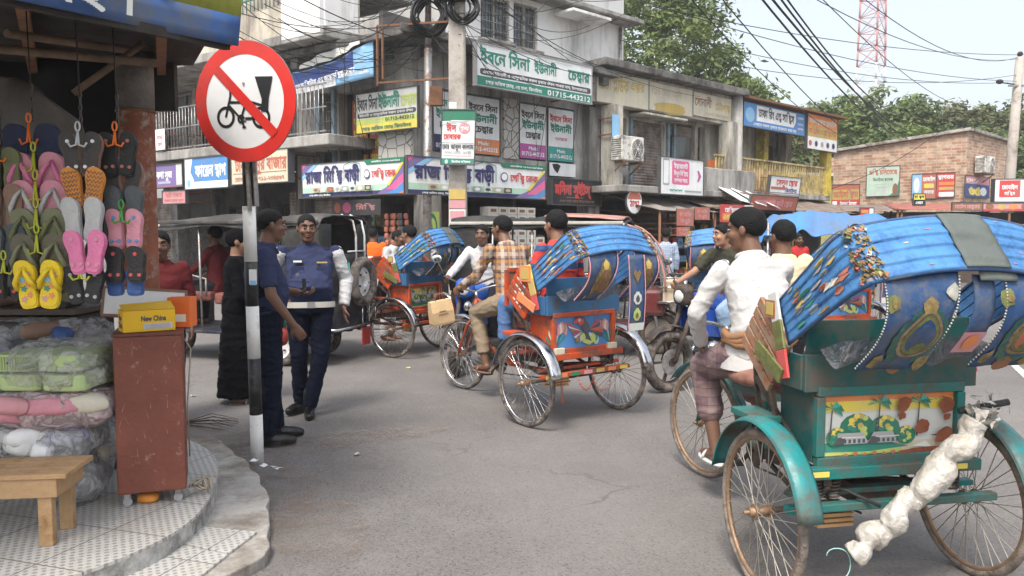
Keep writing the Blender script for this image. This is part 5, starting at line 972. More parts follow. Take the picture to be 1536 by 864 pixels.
# hanging cords with chain links
for k, (px, py, pt, Y) in enumerate(((49, 182, 60, 3.58), (122, 196, 70, 3.48), (177, 198, 50, 3.56), (2, 220, 60, 3.52))):
    p = at(px, py, Y); b = MB(BLACKP); b.cyl(p, (p.x-.01, p.y, 2.58), .003, n=4); b.mat(DKCH)
    for j in range(6): b.tube([(p.x+(.006*cos(t*pi/4) if j % 2 else 0), p.y+(0 if j % 2 else .006*cos(t*pi/4)), p.z+.02+j*.026+.016*sin(t*pi/4)) for t in range(8)], .0025, 4, True)
    tag(b.build('hanging_chain'), ['thin chain holding the slipper column', 'thin chain holding the coloured soles', 'thin chain holding the pairs beside the pillar', 'thin chain at the left edge'][k], 'chain', 'hanging chains')
# shoes on the table
for k in range(6):
    o = thing('leather_shoe', 'dark brown shoe on the shoe table below the flip flops', 'shoe', (-3.4+k*.19, 4.42, 1.165), pi/2+.2, 'shoes on the shoe table'); b = MB(RUB[('brown', 'dark', 'black')[k % 3]])
    b.loft([[V((x, w_*cos(t*pi/6), max(0, h*(.5+.6*sin(t*pi/6))))) for t in range(12)] for x, w_, h in ((-.13, .02, .04), (-.12, .035, .08), (-.05, .036, .085), (.02, .04, .06), (.08, .044, .045), (.12, .035, .04), (.135, .015, .02))]); b.build('upper', o)
# ---------------------------------------------------------------- bags
def plastic(name, tint, tr=.55, rough=.16, crease=7):
    m, n, b = nodes(name); L = n.links.new; N = n.nodes.new; tc = N('ShaderNodeTexCoord')
    no = N('ShaderNodeTexNoise'); no.inputs['Scale'].default_value = 9; no.inputs['Detail'].default_value = 6; no.inputs['Distortion'].default_value = 1.4; L(tc.outputs['Object'], no.inputs['Vector'])
    dm = N('ShaderNodeMix'); dm.data_type = 'RGBA'; dm.blend_type = 'LINEAR_LIGHT'; dm.inputs[0].default_value = .18; L(tc.outputs['Object'], dm.inputs[6]); L(no.outputs['Color'], dm.inputs[7])
    vo = N('ShaderNodeTexVoronoi'); vo.feature = 'DISTANCE_TO_EDGE'; vo.inputs['Scale'].default_value = crease; L(dm.outputs[2], vo.inputs['Vector'])
    vp = N('ShaderNodeMath'); vp.operation = 'POWER'; L(vo.outputs['Distance'], vp.inputs[0]); vp.inputs[1].default_value = .5
    bp = N('ShaderNodeBump'); bp.inputs['Strength'].default_value = .9; bp.inputs['Distance'].default_value = .05; L(vp.outputs[0], bp.inputs['Height']); bp2 = N('ShaderNodeBump'); bp2.inputs['Strength'].default_value = .5; bp2.inputs['Distance'].default_value = .02; L(no.outputs['Fac'], bp2.inputs['Height']); L(bp.outputs[0], bp2.inputs['Normal']); L(bp2.outputs[0], b.inputs['Normal'])
    b.inputs['Base Color'].default_value = tint+(1,); b.inputs['Roughness'].default_value = rough; b.inputs['Specular IOR Level'].default_value = .7
    r = N('ShaderNodeMapRange'); r.inputs[1].default_value = .35; r.inputs[2].default_value = .7; r.inputs[3].default_value = 1-tr; r.inputs[4].default_value = 1-tr*.45; L(no.outputs['Fac'], r.inputs[0]); L(r.outputs[0], b.inputs['Alpha']); return m
CLEAR = plastic('clear plastic film', (.78, .78, .79), .72, .12); MILKY = plastic('milky plastic film', (.74, .74, .72), .82, .16); PINKF = plastic('pinkish plastic film', (.72, .56, .56), .4, .28)
def pillow(c, s, seed, amp=.12, fl=.5):
    """crumpled sack shape"""
    def f(u, v):
        a = 2*pi*u; e = pi*(v-.5); ce = abs(cos(e))**.55; x = s[0]/2*math.copysign(abs(cos(a))**.7, cos(a))*ce; y = s[1]/2*math.copysign(abs(sin(a))**.7, sin(a))*ce; z = s[2]/2*math.copysign(abs(sin(e))**.8, sin(e))
        p = V((x, y, z)); k = 1+amp*noise.noise(p*9+V((seed, 0, 0)))+amp*.8*(.4-abs(noise.noise(p*13+V((0, seed, 0))))*1.6)+amp*.3*noise.noise(p*40); return V(c)+p*k
    return f
def bag(label, px, py, Y, wpx, hpx, D, film, seed, inner=None, rz=0, nm='shoe_bag'):
    s_ = Y/FPX; p = at(px, py, Y); p.x *= (Y+D/2)/Y; W, H = wpx*s_, hpx*s_; T = thing(nm, label, 'plastic bag', (p.x, p.y+D/2, p.z-H/2), rz, 'plastic bags stacked on the platform')
    b = MB(film); b.grid(pillow((0, 0, H/2), (W, D, H*1.05), seed, .16), 60, 30); b.add([V((W*.47+.1*W*k*.2, -D*.1+.03*sin(k*2+seed), H*.3+(.0 if k < 3 else .12*H))) for k in range(6)], [(0, 1, 2), (2, 3, 4), (3, 4, 5)], True); b.build('film', T)
    if inner: inner(T, W, D, H)
    return T
def fill(cols, n, seed):
    def f(T, W, D, H):
        r_ = random.Random(seed); b = MB(INK[('offwhite', 'grey', 'lav')[seed % 3]]); b.grid(pillow((0, .02, H/2), (W*.8, D*.75, H*.72), seed+9, .15), 20, 12); b.build('pale_filler', T)  # pale inner pillow added to brighten the dark inside of the bag
        for k in range(n):
            b = MB(RUB[cols[k % len(cols)]] if cols[k % len(cols)] in RUB else INK[cols[k % len(cols)]]); b.m = M.Translation((r_.uniform(-.3, .3)*W, r_.uniform(-.42, -.2)*D, H*(.25+.5*r_.random()))) @ M.Rotation(r_.uniform(-1, 1), 4, 'Z') @ M.Rotation(r_.uniform(-.5, .5), 4, 'X'); b.grid(pillow((0, 0, 0), (min(.3, W*.5), .11, .09), k+seed, .1), 12, 8); b.build('packed_shoe', T)
    return f
def greens(T, W, D, H):
    GR = mat('pale green foam', (.42, .52, .24), .7, var=.08)
    for k, (z, dx) in enumerate(((.22*H, .0), (.62*H, -.02))):
        for q, sx in enumerate((-.24, .22)):
            b = MB(GR); w_ = W*.45; d = D*.86; h = H*.34
            b.prism(rr(dx+sx*W-w_/2, -d/2, dx+sx*W+w_/2, d/2, .05), z-h/2, z+h/2)
            for j in range(14 if k else 0):
                if q == 0: b.box((dx+sx*W-w_/2+.02+j*(w_-.04)/13, -d/2-.003, z), (.006, .01, h*.8))
            b.build('packed_slipper', T, .012)
bag('clear crumpled bag of dark shoes at the top back of the pile', 78, 512, 4.15, 170, 62, .5, CLEAR, 1, fill(['dark', 'slate', 'blue', 'brown'], 7, 1), .1)
bag('clear bag packed with pale green slippers', 92, 556, 3.82, 150, 76, .42, MILKY, 2, greens, -.05)
bag('pinkish bag of wrapped shoes under the green slippers', 86, 620, 3.82, 180, 62, .4, PINKF, 3, fill(['palepink', 'rose', 'cream', 'offwhite'], 6, 3), .05)
bag('shiny clear bag of white wrapped shoes below the pinkish bag', 80, 670, 3.84, 140, 60, .4, CLEAR, 4, fill(['offwhite', 'grey', 'white', 'lav'], 7, 4), 0)
bag('clear bag of grey shoes at the left edge of the pile', -10, 555, 3.95, 90, 80, .4, CLEAR, 5, fill(['slate', 'sky', 'grey'], 5, 5), 0)
bag('dark bag lower left behind the bench', -5, 640, 4.05, 80, 90, .4, CLEAR, 6, fill(['black', 'slate', 'dark'], 5, 6), 0)
bag('limp clear bag on the tiles behind the bench', 118, 728, 3.97, 90, 62, .34, CLEAR, 7, fill(['grey', 'slate'], 3, 7), 0)
bag('big dark bag at the back of the pile beside the cabinet', 125, 650, 4.4, 110, 130, .4, CLEAR, 8, fill(['dark', 'black', 'slate'], 6, 8), 0)
bag('small round milky bag squeezed beside the cabinet', 166, 672, 4.2, 34, 56, .25, MILKY, 9, fill(['cream'], 2, 9), 0)
# ---------------------------------------------------------------- cabinet with boxes
CABM = mat('scratched red brown paint', (.175, .052, .032), .5, var=.2, vs=5, bump=.25, bs=35, dirt=(.36, .22, .17), da=.06, ds=16)
cabx = at(218, 620, 4.10).x; cb_ = thing('wooden_cabinet', 'tall scratched red brown wooden cabinet on castors beside the bags', 'cabinet', (cabx, 4.18, .17), .36)
b = MB(CABM); b.box((0, 0, .475), (.325, .31, .81)); b.build('body', cb_, .008)
b = MB(mat('scratched edge', (.14, .045, .03), .6, var=.3, vs=9)); b.box((0, 0, .888), (.335, .32, .016)); b.build('top', cb_, .004)
b = MB(mat('scratch wood', (.42, .26, .2), .8, var=.3, vs=20)); rs_ = random.Random(4)
for k in range(34): x = rs_.uniform(-.15, .15); z = .12+.72*rs_.random()**.7; l = rs_.uniform(.01, .06); a = rs_.uniform(-.5, .5)+(0 if k % 3 else pi/2); b.add([(x, -.1568, z), (x+.0022, -.1568, z), (x+.0012+l*sin(a), -.1568, z+l*cos(a))], [(0, 1, 2)])
b.build('scratches', cb_)
for sx in (-1, 1):
    for sy in (-1, 1): c = MB(INK['grey']); c.cyl((sx*.12, sy*.11-.01, .022), (sx*.12, sy*.11+.01, .022), .022, n=16); c.mat(STEEL).box((sx*.12, sy*.11, .055), (.03, .03, .035)); c.build('castor', cb_)
b = MB(mat('old rope', (.3, .26, .2), .9, var=.2))
b.tube([(.17, -.1, .85), (.2, -.12, .8), (.175, -.05, .5), (.178, 0, .2)], .004, 5); b.tube([(.2+.035*cos(t*.9)+.002*t, -.05+.03*sin(t*1.3), .02+.012*(t % 7)) for t in range(30)], .006, 5); b.build('rope', cb_)
o = MB(RUB['orange']).grid(pillow((0, 0, .025), (.1, .08, .05), 3, .2), 16, 8).build('orange_rag'); o.location = (cabx, 4.1, .17); tag(o, 'crumpled orange rag under the cabinet', 'rag')
YB = mat('yellow card', (.80, .47, .015), .55, var=.06)
yb = thing('shoe_box', 'yellow shoe box printed New China on top of the cabinet', 'shoe box', (at(221, 500, 4.13).x, 4.13, 1.068), .62)
b = MB(YB); b.box((0, 0, .055), (.25, .13, .11)); b.build('box', yb, .003); MB(YB).add([(-.125, -.065, .112), (.125, -.065, .112), (.13, .06, .145), (-.12, .062, .135)], [(0, 1, 2, 3)]).build('lid', yb)
b = MB(INK['dkgrey']); b.text('New China', .02, .055, .026, M.Translation((0, -.065, 0)), .001, bold=.04, w_=.12); b.mat(INK['offwhite']).flat(rect(-.03, .012, .11, .042), M.Translation((0, -.065, 0)), .001)
b.mat(INK['grey']); [b.flat(rect(-.025, .016+.006*k, .1, .018+.006*k), M.Translation((0, -.065, 0)), .002) for k in range(4)]
Fs = M.Translation((-.125, 0, 0)) @ M.Rotation(-pi/2, 4, 'Z'); b.mat(INK['dkgrey']).text('New', 0, .06, .028, Fs, .001, bold=.04, w_=.07); b.text('China', 0, .022, .028, Fs, .001, bold=.04, w_=.09); b.build('print', yb)
wl = thing('box_lid', 'open white lined box lid leaning behind the yellow box', 'box lid', (at(212, 478, 4.22).x, 4.25, 1.13), .1); wl.scale = (1.15, 1, 1.15); wl.rotation_euler = (-.25, .09, .36)
b = MB(INK['white']); b.box((0, 0, .06), (.34, .012, .12)); b.build('lining', wl); b = MB(RUB['brown']); b.box((0, .005, -.005), (.36, .03, .012)); b.box((0, .005, .125), (.36, .03, .012)); b.box((-.175, .005, .06), (.012, .03, .118)); b.box((.175, .005, .06), (.012, .03, .118)); b.build('rim', wl)
ob = thing('shoe_box', 'orange shoe box at the back right of the cabinet top', 'shoe box', (cabx+.12, 4.31, 1.068)); MB(mat('orange card', (.75, .16, .03), .6, var=.06)).box((0, 0, .08), (.12, .1, .16)).build('box', ob, .003); MB(INK['white']).flat(rect(-.04, .03, .04, .07), M.Translation((0, -.05, 0)), .002).build('print', ob)
# ---------------------------------------------------------------- bench
bn_ = thing('wooden_bench', 'small raw wood bench at the platform edge', 'bench', (-2.25, 3.60, .17), .12)
for k in range(3): MB(WOODN).box((-.22, -.1+k*.105, .325), (.95, .1, .022)).build('top_plank', bn_, .003)
MB(WOODN).box((-.22, -.128, .27), (.86, .022, .085)).build('apron', bn_, .003); MB(WOODN).box((-.22, .138, .27), (.86, .022, .085)).build('apron', bn_, .003); MB(WOODN).box((.2, .005, .27), (.022, .24, .085)).build('apron', bn_, .003)
for x in (-.6, .15):
    for y in (-.1, .11): MB(WOODN).box((x, y, .155), (.06, .045, .31)).build('leg', bn_, .004)
# ---------------------------------------------------------------- no rickshaw sign
sp = thing('traffic_sign', 'round red bordered sign banning rickshaws on a black and white banded post', 'traffic sign', (gp(381, 700)[0], 5.38, 0)); 
WB_ = mat('worn white band', (.76, .75, .71), .6, var=.06, vs=9, bump=.15, dirt=(.35, .32, .28), da=.16, ds=9); BB_ = mat('worn black band', (.02, .02, .02), .45, var=.3, vs=9, dirt=(.12, .11, .1), da=.2, ds=9)
ax = V((-.012, 0, 1)); zb = [0, .34, .725, 1.08, 1.38, 1.75, 2.35]
for k, (z0, z1) in enumerate(zip(zb, zb[1:])):
    if k in (0, 2, 4): MB(WB_).cyl(ax*z0, ax*z1, .043, n=20).build('white_band', sp)
    else: MB(BB_).cyl(ax*z0, ax*z1, .0425 if k < 4 else .036, n=20).build('black_band', sp)
b = MB(STEEL); b.bar((-.0, -.035, 1.72), (-.03, -.035, 2.55), .05, .02); b.bar((.04, -.02, 1.75), (.02, -.02, 2.3), .03, .02); b.build('mounting_bar', sp)
b = MB(INK['white']); b.box((.01, -.046, 1.28), (.05, .004, .1)); b.mat(INK['sky']).box((.012, -.0485, 1.24), (.04, .003, .03)); b.build('torn_sticker', sp)
dF = M.Translation((.0, -.1, 2.425)) @ M.Rotation(R(-19), 4, 'Z') @ M.Rotation(R(2), 4, 'X') @ M.Scale(.965, 4)
b = MB(STEEL); b.m = dF; b.cyl((0, .006, 0), (0, .0, 0), .405, n=64); di = b.build('disc', sp)
SR = mat('reflective red', (.55, .03, .022), .35, var=.12, vs=4, dirt=(.25, .05, .04), da=.2, ds=3); 
SW = mat('reflective white', (.66, .66, .65), .4, var=.07, vs=3)
nw = SW.node_tree; wv = nw.nodes.new('ShaderNodeTexWave'); wv.inputs['Scale'].default_value = 14; wv.bands_direction = 'X'; tcx = nw.nodes.new('ShaderNodeTexCoord'); nw.links.new(tcx.outputs['Object'], wv.inputs['Vector']); bpx = nw.nodes.new('ShaderNodeBump'); bpx.inputs['Strength'].default_value = .12; nw.links.new(wv.outputs['Color'], bpx.inputs['Height']); nw.links.new(bpx.outputs[0], nw.nodes['Principled BSDF'].inputs['Normal'])
b = MB(SW); b.flat(circ(0, 0, .33, 64), dF, .002); b.build('white_field', di)
b = MB(SR); n_ = 64; b.add([dF @ V((r*cos(2*pi*j/n_), -.004, r*sin(2*pi*j/n_))) for r in (.312, .403) for j in range(n_)], [(j, (j+1) % n_, n_+(j+1) % n_, n_+j) for j in range(n_)])
b.build('red_border', di)
IB = mat('black sign film', (.012, .012, .013), .5, var=.1); b = MB(IB)
def stroke(b, p, q, w_, off): d = (V(q)-V(p)).normalized(); nn = V((-d.y, d.x))*w_/2; p, q = V(p), V(q); b.flat([tuple(p+nn), tuple(p-nn), tuple(q-nn), tuple(q+nn)], dF, off)
def ring(b, c, r0, r1, off, n=32): b.add([dF @ V((c[0]+r*cos(2*pi*j/n), -off, c[1]+r*sin(2*pi*j/n))) for r in (r0, r1) for j in range(n)], [(j, (j+1) % n, n+(j+1) % n, n+j) for j in range(n)])
dF0 = dF; dF = dF @ M.Translation((0, 0, -.085)) @ M.Rotation(R(3), 4, 'Y'); ring(b, (-.155, -.02), .053, .073, .005); ring(b, (.13, -.02), .053, .073, .005)
for p, q, w_, o in (((-.155, -.02), (-.118, .12), .017, .0052), ((-.118, .12), (-.118, .155), .017, .0054), ((-.118, .15), (-.085, .155), .015, .0056), ((-.128, .08), (.06, .08), .016, .0058), ((-.13, .06), (-.03, -.03), .016, .006), ((-.03, -.03), (.14, -.02), .018, .0062), ((-.03, -.03), (.01, .09), .016, .0064), ((-.03, -.03), (-.005, -.08), .016, .0066), ((-.02, -.085), (.01, -.085), .014, .0068), ((.14, .06), (.06, .08), .016, .007)): stroke(b, p, q, w_, o)
ring(b, (-.03, -.03), .014, .03, .0072); b.flat([(.08, .25), (.22, .25), (.19, .11), (.185, .02), (.13, .02), (.135, .1)], dF, .0074); b.build('rickshaw_symbol', di); dF = dF0
b = MB(SR); stroke(b, (-.225, .235), (.235, -.225), .068, .009); b.build('slash', di)
b = MB(STEEL); b.m = dF
for z in (.12, -.12): b.cyl((0, -.012, z), (0, .0, z), .008, n=8)
b.build('bolt', di)
# litter
for k, (px, py, c) in enumerate(((381, 706, 'white'), (396, 714, 'white'), (411, 716, 'offwhite'), (418, 718, 'white'), (535, 683, 'grey'), (613, 553, 'lime'), (680, 566, 'offwhite'), (290, 595, 'offwhite'))):
    x, y = gp(px, py); r_ = random.Random(k); o = MB(INK[c]).grid(lambda u, v: (.05*(u-.5)*r_.uniform(.9, 1.1), .035*(v-.5), .006+.012*abs(sin(u*4+k))*v), 5, 3, True, .002).build('paper_scrap'); o.location = (x, y, .004 if py < 690 or k > 3 else .062); o.rotation_euler = (0, 0, k*1.3)
    tag(o, 'small scrap of paper litter lying on the road' if k > 3 else 'small white paper scrap beside the sign post foot', 'litter', 'paper litter on the road' if k > 3 else 'paper scraps by the post')
tw_ = MB(mat('dry twig', (.06, .045, .035), .9))
for k in range(9): a = R(-30+k*9); x, y = gp(272, 640); tw_.tube([(x, y, .03), (x+.25*cos(a), y+.25*sin(a), .03+.02*(k % 3)), (x+.45*cos(a*.8), y+.4*sin(a*.8), .015)], [.006, .004, .002], 4)
tag(tw_.build('dry_branch'), 'bundle of dark dry twigs on the road behind the platform', 'twigs')
# ---------------------------------------------------------------- vehicles: x forward, y left, z up
CHROME = mat('chrome', (.62, .62, .62), .16, 1, var=.08, dirt=(.3, .24, .2), da=.22, ds=12); RUBBER = mat('tyre rubber', (.035, .032, .03), .85, var=.3, vs=14, bump=.4, bs=90, dirt=(.22, .18, .15), da=.42, ds=10)
DUSTYR = mat('dusty tyre rubber', (.10, .085, .072), .9, var=.3, vs=14, bump=.4, bs=90, dirt=(.27, .22, .18), da=.45, ds=10)
DKMET = mat('greasy dark steel', (.05, .045, .042), .6, .5, var=.4, vs=14, dirt=(.16, .11, .08), da=.4, ds=12); HUBM = mat('rusty hub', (.3, .2, .13), .6, .6, var=.3, vs=18)
def wheel(T, c, r, steer=0, tyre=RUBBER, rim=CHROME, sp=CHROME, tw=.019, name='wheel', lean=0):
    fr = M.Translation(c) @ M.Rotation(steer, 4, 'Z') @ M.Rotation(lean, 4, 'X'); b = MB(rim); b.m = fr
    b.tube([((r-.038)*cos(t*pi/24), 0, (r-.038)*sin(t*pi/24)) for t in range(48)], .013, 6, True); o = b.build(name, T)
    b = MB(tyre); b.m = fr; b.tube([((r-.018)*cos(t*pi/24), 0, (r-.018)*sin(t*pi/24)) for t in range(48)], tw, 10, True); b.build('tyre', o)
    b = MB(sp); b.m = fr
    for k in range(36):
        a = k*pi/18; sd = .032*(1 if k % 2 else -1); a2 = a+(.75 if k % 4 < 2 else -.75); b.cyl((.022*cos(a2), sd, .022*sin(a2)), ((r-.045)*cos(a), 0, (r-.045)*sin(a)), .0024, n=4, cap=False)
    b.build('spokes', o)
    b = MB(HUBM); b.m = fr; b.cyl((0, -.06, 0), (0, .06, 0), .02, n=12); b.cyl((0, -.036, 0), (0, -.03, 0), .034, n=14); b.cyl((0, .03, 0), (0, .036, 0), .034, n=14); b.cyl((0, -.085, 0), (0, .085, 0), .009, n=8); b.build('hub', o); return o
def arc_guard(T, c, r, w_, a0, a1, m, name='mudguard', edge=None):
    b = MB(m); q = 26
    def g(u, v): a = a0+(a1-a0)*u; e = v-.5; return (c[0]+(r+.018*cos(e*pi*.95))*cos(a), c[1]+w_*e, c[2]+(r+.018*cos(e*pi*.95))*sin(a))
    b.grid(g, q, 8, True, .004); b.tube([g(t/q, 0) for t in range(q+1)], .004, 5); b.tube([g(t/q, 1) for t in range(q+1)], .004, 5); return b.build(name, T)
def flame(cx, cz, w_, h, n=7, jag=.28):
    P = []
    for k in range(2*n+1):
        t = k/(2*n); a = -pi/2+2*pi*t; rr_ = 1+(jag if k % 2 else 0)*(.4+.6*max(0, sin(a))); P.append((cx+w_*.5*rr_*cos(a)*(1-.35*max(0, sin(a))), cz+h*.5*(sin(a)*(1+.1*(k % 2))))) 
    return P[:-1]
def drop(cx, cz, w_, h): return [(cx+w_*.5*sin(t*pi/10)*(1-.45*max(0, -cos(t*pi/10))), cz-h*.5*cos(t*pi/10)) for t in range(20)]
VINYL = mat('blue vinyl', (.024, .07, .18), .55, var=.2, vs=6, bump=.2, bs=30, dirt=(.10, .11, .13), da=.36, ds=9, spec=.4)
VINYLT = mat('sunlit blue vinyl', (.065, .20, .42), .5, var=.22, vs=5, bump=.2, bs=30, dirt=(.03, .10, .25), da=.28, ds=9, spec=.4)  # hood top lighter than the curtains: sunlight on it is put into the colour
VINYLD = mat('dark seam', (.012, .03, .09), .7); PLAST = plastic('grey clear apron', (.17, .17, .18), .45, .3)
GOLD = mat('tarnished gold foil', (.31, .22, .085), .4, .3, var=.35, vs=25, dirt=(.15, .11, .05), da=.35, ds=18); SILV = mat('silver sequin', (.40, .39, .34), .4, .3, var=.4, vs=30); OLV = mat('olive foil', (.16, .17, .06), .45, .2, var=.4, vs=25); OLG = mat('dull green foil', (.04, .13, .09), .45, .2, var=.4, vs=25) 
def hoodC(v): return V((-.40-.15*v, 0, 1.585-.195*v**1.15))
def hoodP(v): return V((.05-.09*v, 0, 1.27-.17*v))
def hood_pt(s, v, bulge=.008, off=0):
    """s: 0 left pivot .. 1 right pivot; v: 0 front-top rib .. 1 rear-lower rib"""
    sg = 1 if s < .5 else -1; q = s if s < .5 else 1-s; C, P = hoodC(v), hoodP(v); d = (hoodC(min(1, v+.02))-hoodC(max(0, v-.02))).normalized(); n = V((d.z, 0, -d.x)); fv = (v*5) % 1 if v < .999 else 1; nb = bulge*1.25*fv**1.3*(1 if fv < .93 else (1-fv)/.07)+off
    cut = .30
    if q < cut:
        t = q/cut; p = P.lerp(C, t); p.y = (.43+.0*t); nn = V((0, .75, 0))+n*.55*t
        if t > .82: k = (t-.82)/.18; p.y -= .025*k*k; p += V((-.01, 0, .0))*k
        p += nn.normalized()*nb*min(1, t*3+.2)
    else:
        t = (q-cut)/(.5-cut); p = C.copy(); p.y = .405*(1-t); p.z += .05*(1-(1-t)**2); p.x -= .03*(1-(1-t)**2)-.0+.012*noise.noise(V((p.y*5, v*6, 1))); p += n*nb
    p.y *= sg; return p
def back_pt(y, t, out=0): return V((-.55-.05*sin(pi*min(1, t*1.05))+.16*t**2-out, y, 1.39-.35*t+.045*(1-min(1, (abs(y)/.45)**2))*(1-t)))
def poly_on(b, fn, poly, m):
    """flat motif mapped on a curved sheet: fan of triangles from the centroid"""
    cx = sum(p[0] for p in poly)/len(poly); cz = sum(p[1] for p in poly)/len(poly); n = len(poly); vs = [fn(cx, cz)]+[fn(cx+(x-cx)*.5, cz+(z-cz)*.5) for x, z in poly]+[fn(x, z) for x, z in poly]
    b.mat(m).add(vs, [(0, 1+i, 1+(i+1) % n) for i in range(n)]+[(1+i, 1+n+i, 1+n+(i+1) % n, 1+(i+1) % n) for i in range(n)])
def hood(T, style, seed):
    r_ = random.Random(seed)
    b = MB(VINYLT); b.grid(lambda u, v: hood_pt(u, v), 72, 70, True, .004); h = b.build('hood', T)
    b = MB(VINYLD)
    for k in range(1, 5): b.tube([hood_pt(s/60, k/5+.004, 0, .001) for s in range(61)], .003, 4)
    b.build('seam', h)
    b = MB(VINYL); b.tube([hood_pt(s/60, 1, 0, 0) for s in range(61)], .009, 6); b.tube([hood_pt(s/60, 0, 0, 0) for s in range(61)], .009, 6); b.build('rib', h)
    # corner braid and side ornaments
    b = MB(SILV)
    for sg in (0, 1):
        for k in range(170): v = r_.random(); s = .30+r_.uniform(-.02, .024); p = hood_pt(s if not sg else 1-s, v, .012, .006); b.mat(r_.choice([SILV, GOLD, GOLD, OLV, INK['brown'], INK['rust'], OLV, GOLD])); w2 = V((r_.uniform(.006, .016), 0, r_.uniform(.004, .012))); sd_ = V((0, r_.uniform(.006, .016), r_.uniform(-.01, .01))); b.add([p+w2, p+sd_+V((0, 0, .004)), p-w2*.8, p-sd_], [(0, 1, 2, 3)])
        for k in range(26): v = r_.uniform(.05, .95); s = r_.uniform(.06, .26); c = r_.choice([GOLD, SILV, INK['green'], INK['rust'], INK['gold'], INK['offwhite']]); poly_on(b, lambda x, z: hood_pt(x if not sg else 1-x, z, .012, .005+.002*(k % 3)), [(s+.018*r_.uniform(.6, 1.5)*cos(t*pi/4), min(.98, max(.02, v+.045*r_.uniform(.5, 1.4)*sin(t*pi/4)))) for t in range(8)], c)
    for k in range(14): s, v = r_.uniform(.32, .68), (r_.randint(0, 4)+.5)/5; poly_on(b, lambda x, z: hood_pt(x, z, .012, .004), [(s+.006*cos(t*pi/3), v+.012*sin(t*pi/3)) for t in range(6)], r_.choice([GOLD, INK['tan'], INK['rust']]))
    b.build('trim', h)
    # rear curtains
    def curtain(y0, y1, nm, skew=0):
        b = MB(VINYL); yy = lambda u, v: y0+(y1-y0)*u-skew*v*(1-u)
        b.grid(lambda u, v: back_pt(yy(u, v), v)+V((.012*sin(u*9+v*3)*v, 0, 0)), 14, 14, True, .004); cu = b.build('curtain', h)
        e = MB(INK['rose'] if style == 'bird' else SILV)
        for u in (0, 1):
            for k in range(34): p = back_pt(yy(u, k/34), k/34, .005); e.sph(p, (.004, .0045, .0045) if style != 'bird' else (.004, .006, .009), 6, 4)
        e.build('edging', cu); m_ = MB(GOLD); ym = (y0+y1)/2; f = lambda o: (lambda x, z: back_pt(x, (1.39-z)/.35, o)+V((.012*sin(((x-y0)/(y1-y0))*9+((1.39-z)/.35)*3)*((1.39-z)/.35), 0, 0)))
        if style == 'bird':
            poly_on(m_, f(.006), flame(ym-.01, 1.2, .15, .27, 9, .3), GOLD); poly_on(m_, f(.008), drop(ym-.01, 1.18, .11, .18), INK['brown']); poly_on(m_, f(.010), drop(ym-.01, 1.17, .075, .12), GOLD); poly_on(m_, f(.012), drop(ym-.01, 1.16, .045, .07), INK['brown']); poly_on(m_, f(.0095), flame(ym-.01, 1.30, .06, .07, 5, .4), INK['gold'])
            for dx in (-.08, .07): poly_on(m_, f(.006), circ(ym+dx, 1.07, .014, 8), SILV)
        else:
            poly_on(m_, f(.006), flame(ym-.02, 1.17, .22, .21, 14, .12), OLG); poly_on(m_, f(.0075), flame(ym-.02, 1.175, .185, .175, 14, .08), VINYL); poly_on(m_, f(.009), flame(ym-.02, 1.28, .06, .06, 5, .4), GOLD); poly_on(m_, f(.0095), drop(ym-.02, 1.18, .165, .18), GOLD); poly_on(m_, f(.0105), drop(ym-.02, 1.178, .14, .155), INK['dkgrey']); poly_on(m_, f(.0113), drop(ym-.02, 1.177, .13, .145), OLV); poly_on(m_, f(.012), drop(ym-.02, 1.173, .105, .12), INK['rust'] if y0 < -.1 and ym < -.2 else VINYL); poly_on(m_, f(.0135), drop(ym-.03, 1.13, .06, .04), OLV)
            for dx, dz, c, s in ((-.12, .14, SILV, .028), (.13, .12, OLV, .034), (-.1, -.11, GOLD, .034), (.1, -.1, GOLD, .03), (.12, .12, GOLD, .018), (-.02, -.13, INK['brown'], .03)): poly_on(m_, f(.006 if s > .02 else .009), [(ym+dx+s*r_.uniform(.7, 1.2)*cos(t*pi/5), 1.18+dz+s*r_.uniform(.7, 1.2)*sin(t*pi/5)) for t in range(10)], c)
        m_.build('motif', cu)
    curtain(.05, .36, 'l', -.06); curtain(-.41, -.14, 'r')
    b = MB(PLAST)
    for y0, y1 in ((.02, .40), (-.40, -.02)): b.grid(lambda u, v: V((-.36+.13*v-.05*sin(v*pi), y0+(y1-y0)*u, 1.14-.09*sin(v*pi*.9)-.02*sin(u*7))), 12, 8, True)
    b.build('plastic_apron', h)
    # strap: hanging down behind (bird) or thrown over the top as a dark rubber band
    if style == 'bird':
        b = MB(VINYL); sf = lambda u, v: V((-.615-.02*sin(v*3), -.19+.18*u, 1.40-.6*v)) ; b.grid(sf, 6, 16, True, .005); s_ = b.build('strap', h); e = MB(INK['rose'])
        for u in (.01, .99): e.tube([sf(u, k/16)+V((-.007, 0, 0)) for k in range(17)], .004, 5)
        e.build('edging', s_) if False else None
        m_ = MB(GOLD); g = lambda o: (lambda x, z: V((-.62-.02*sin((1.40-z)/.6*3)-o, x-.02, z)))
        poly_on(m_, g(.003), [(-.08+.045*k[0], 1.23+.055*k[1]) for k in ((0, -1), (.55, -.2), (1, .5), (.6, 1), (0, .6), (-.6, 1), (-1, .5), (-.55, -.2))], INK['brown']); poly_on(m_, g(.005), [(-.08+.035*k[0], 1.23+.045*k[1]) for k in ((0, -1), (.55, -.2), (1, .5), (.6, 1), (0, .6), (-.6, 1), (-1, .5), (-.55, -.2))], GOLD)
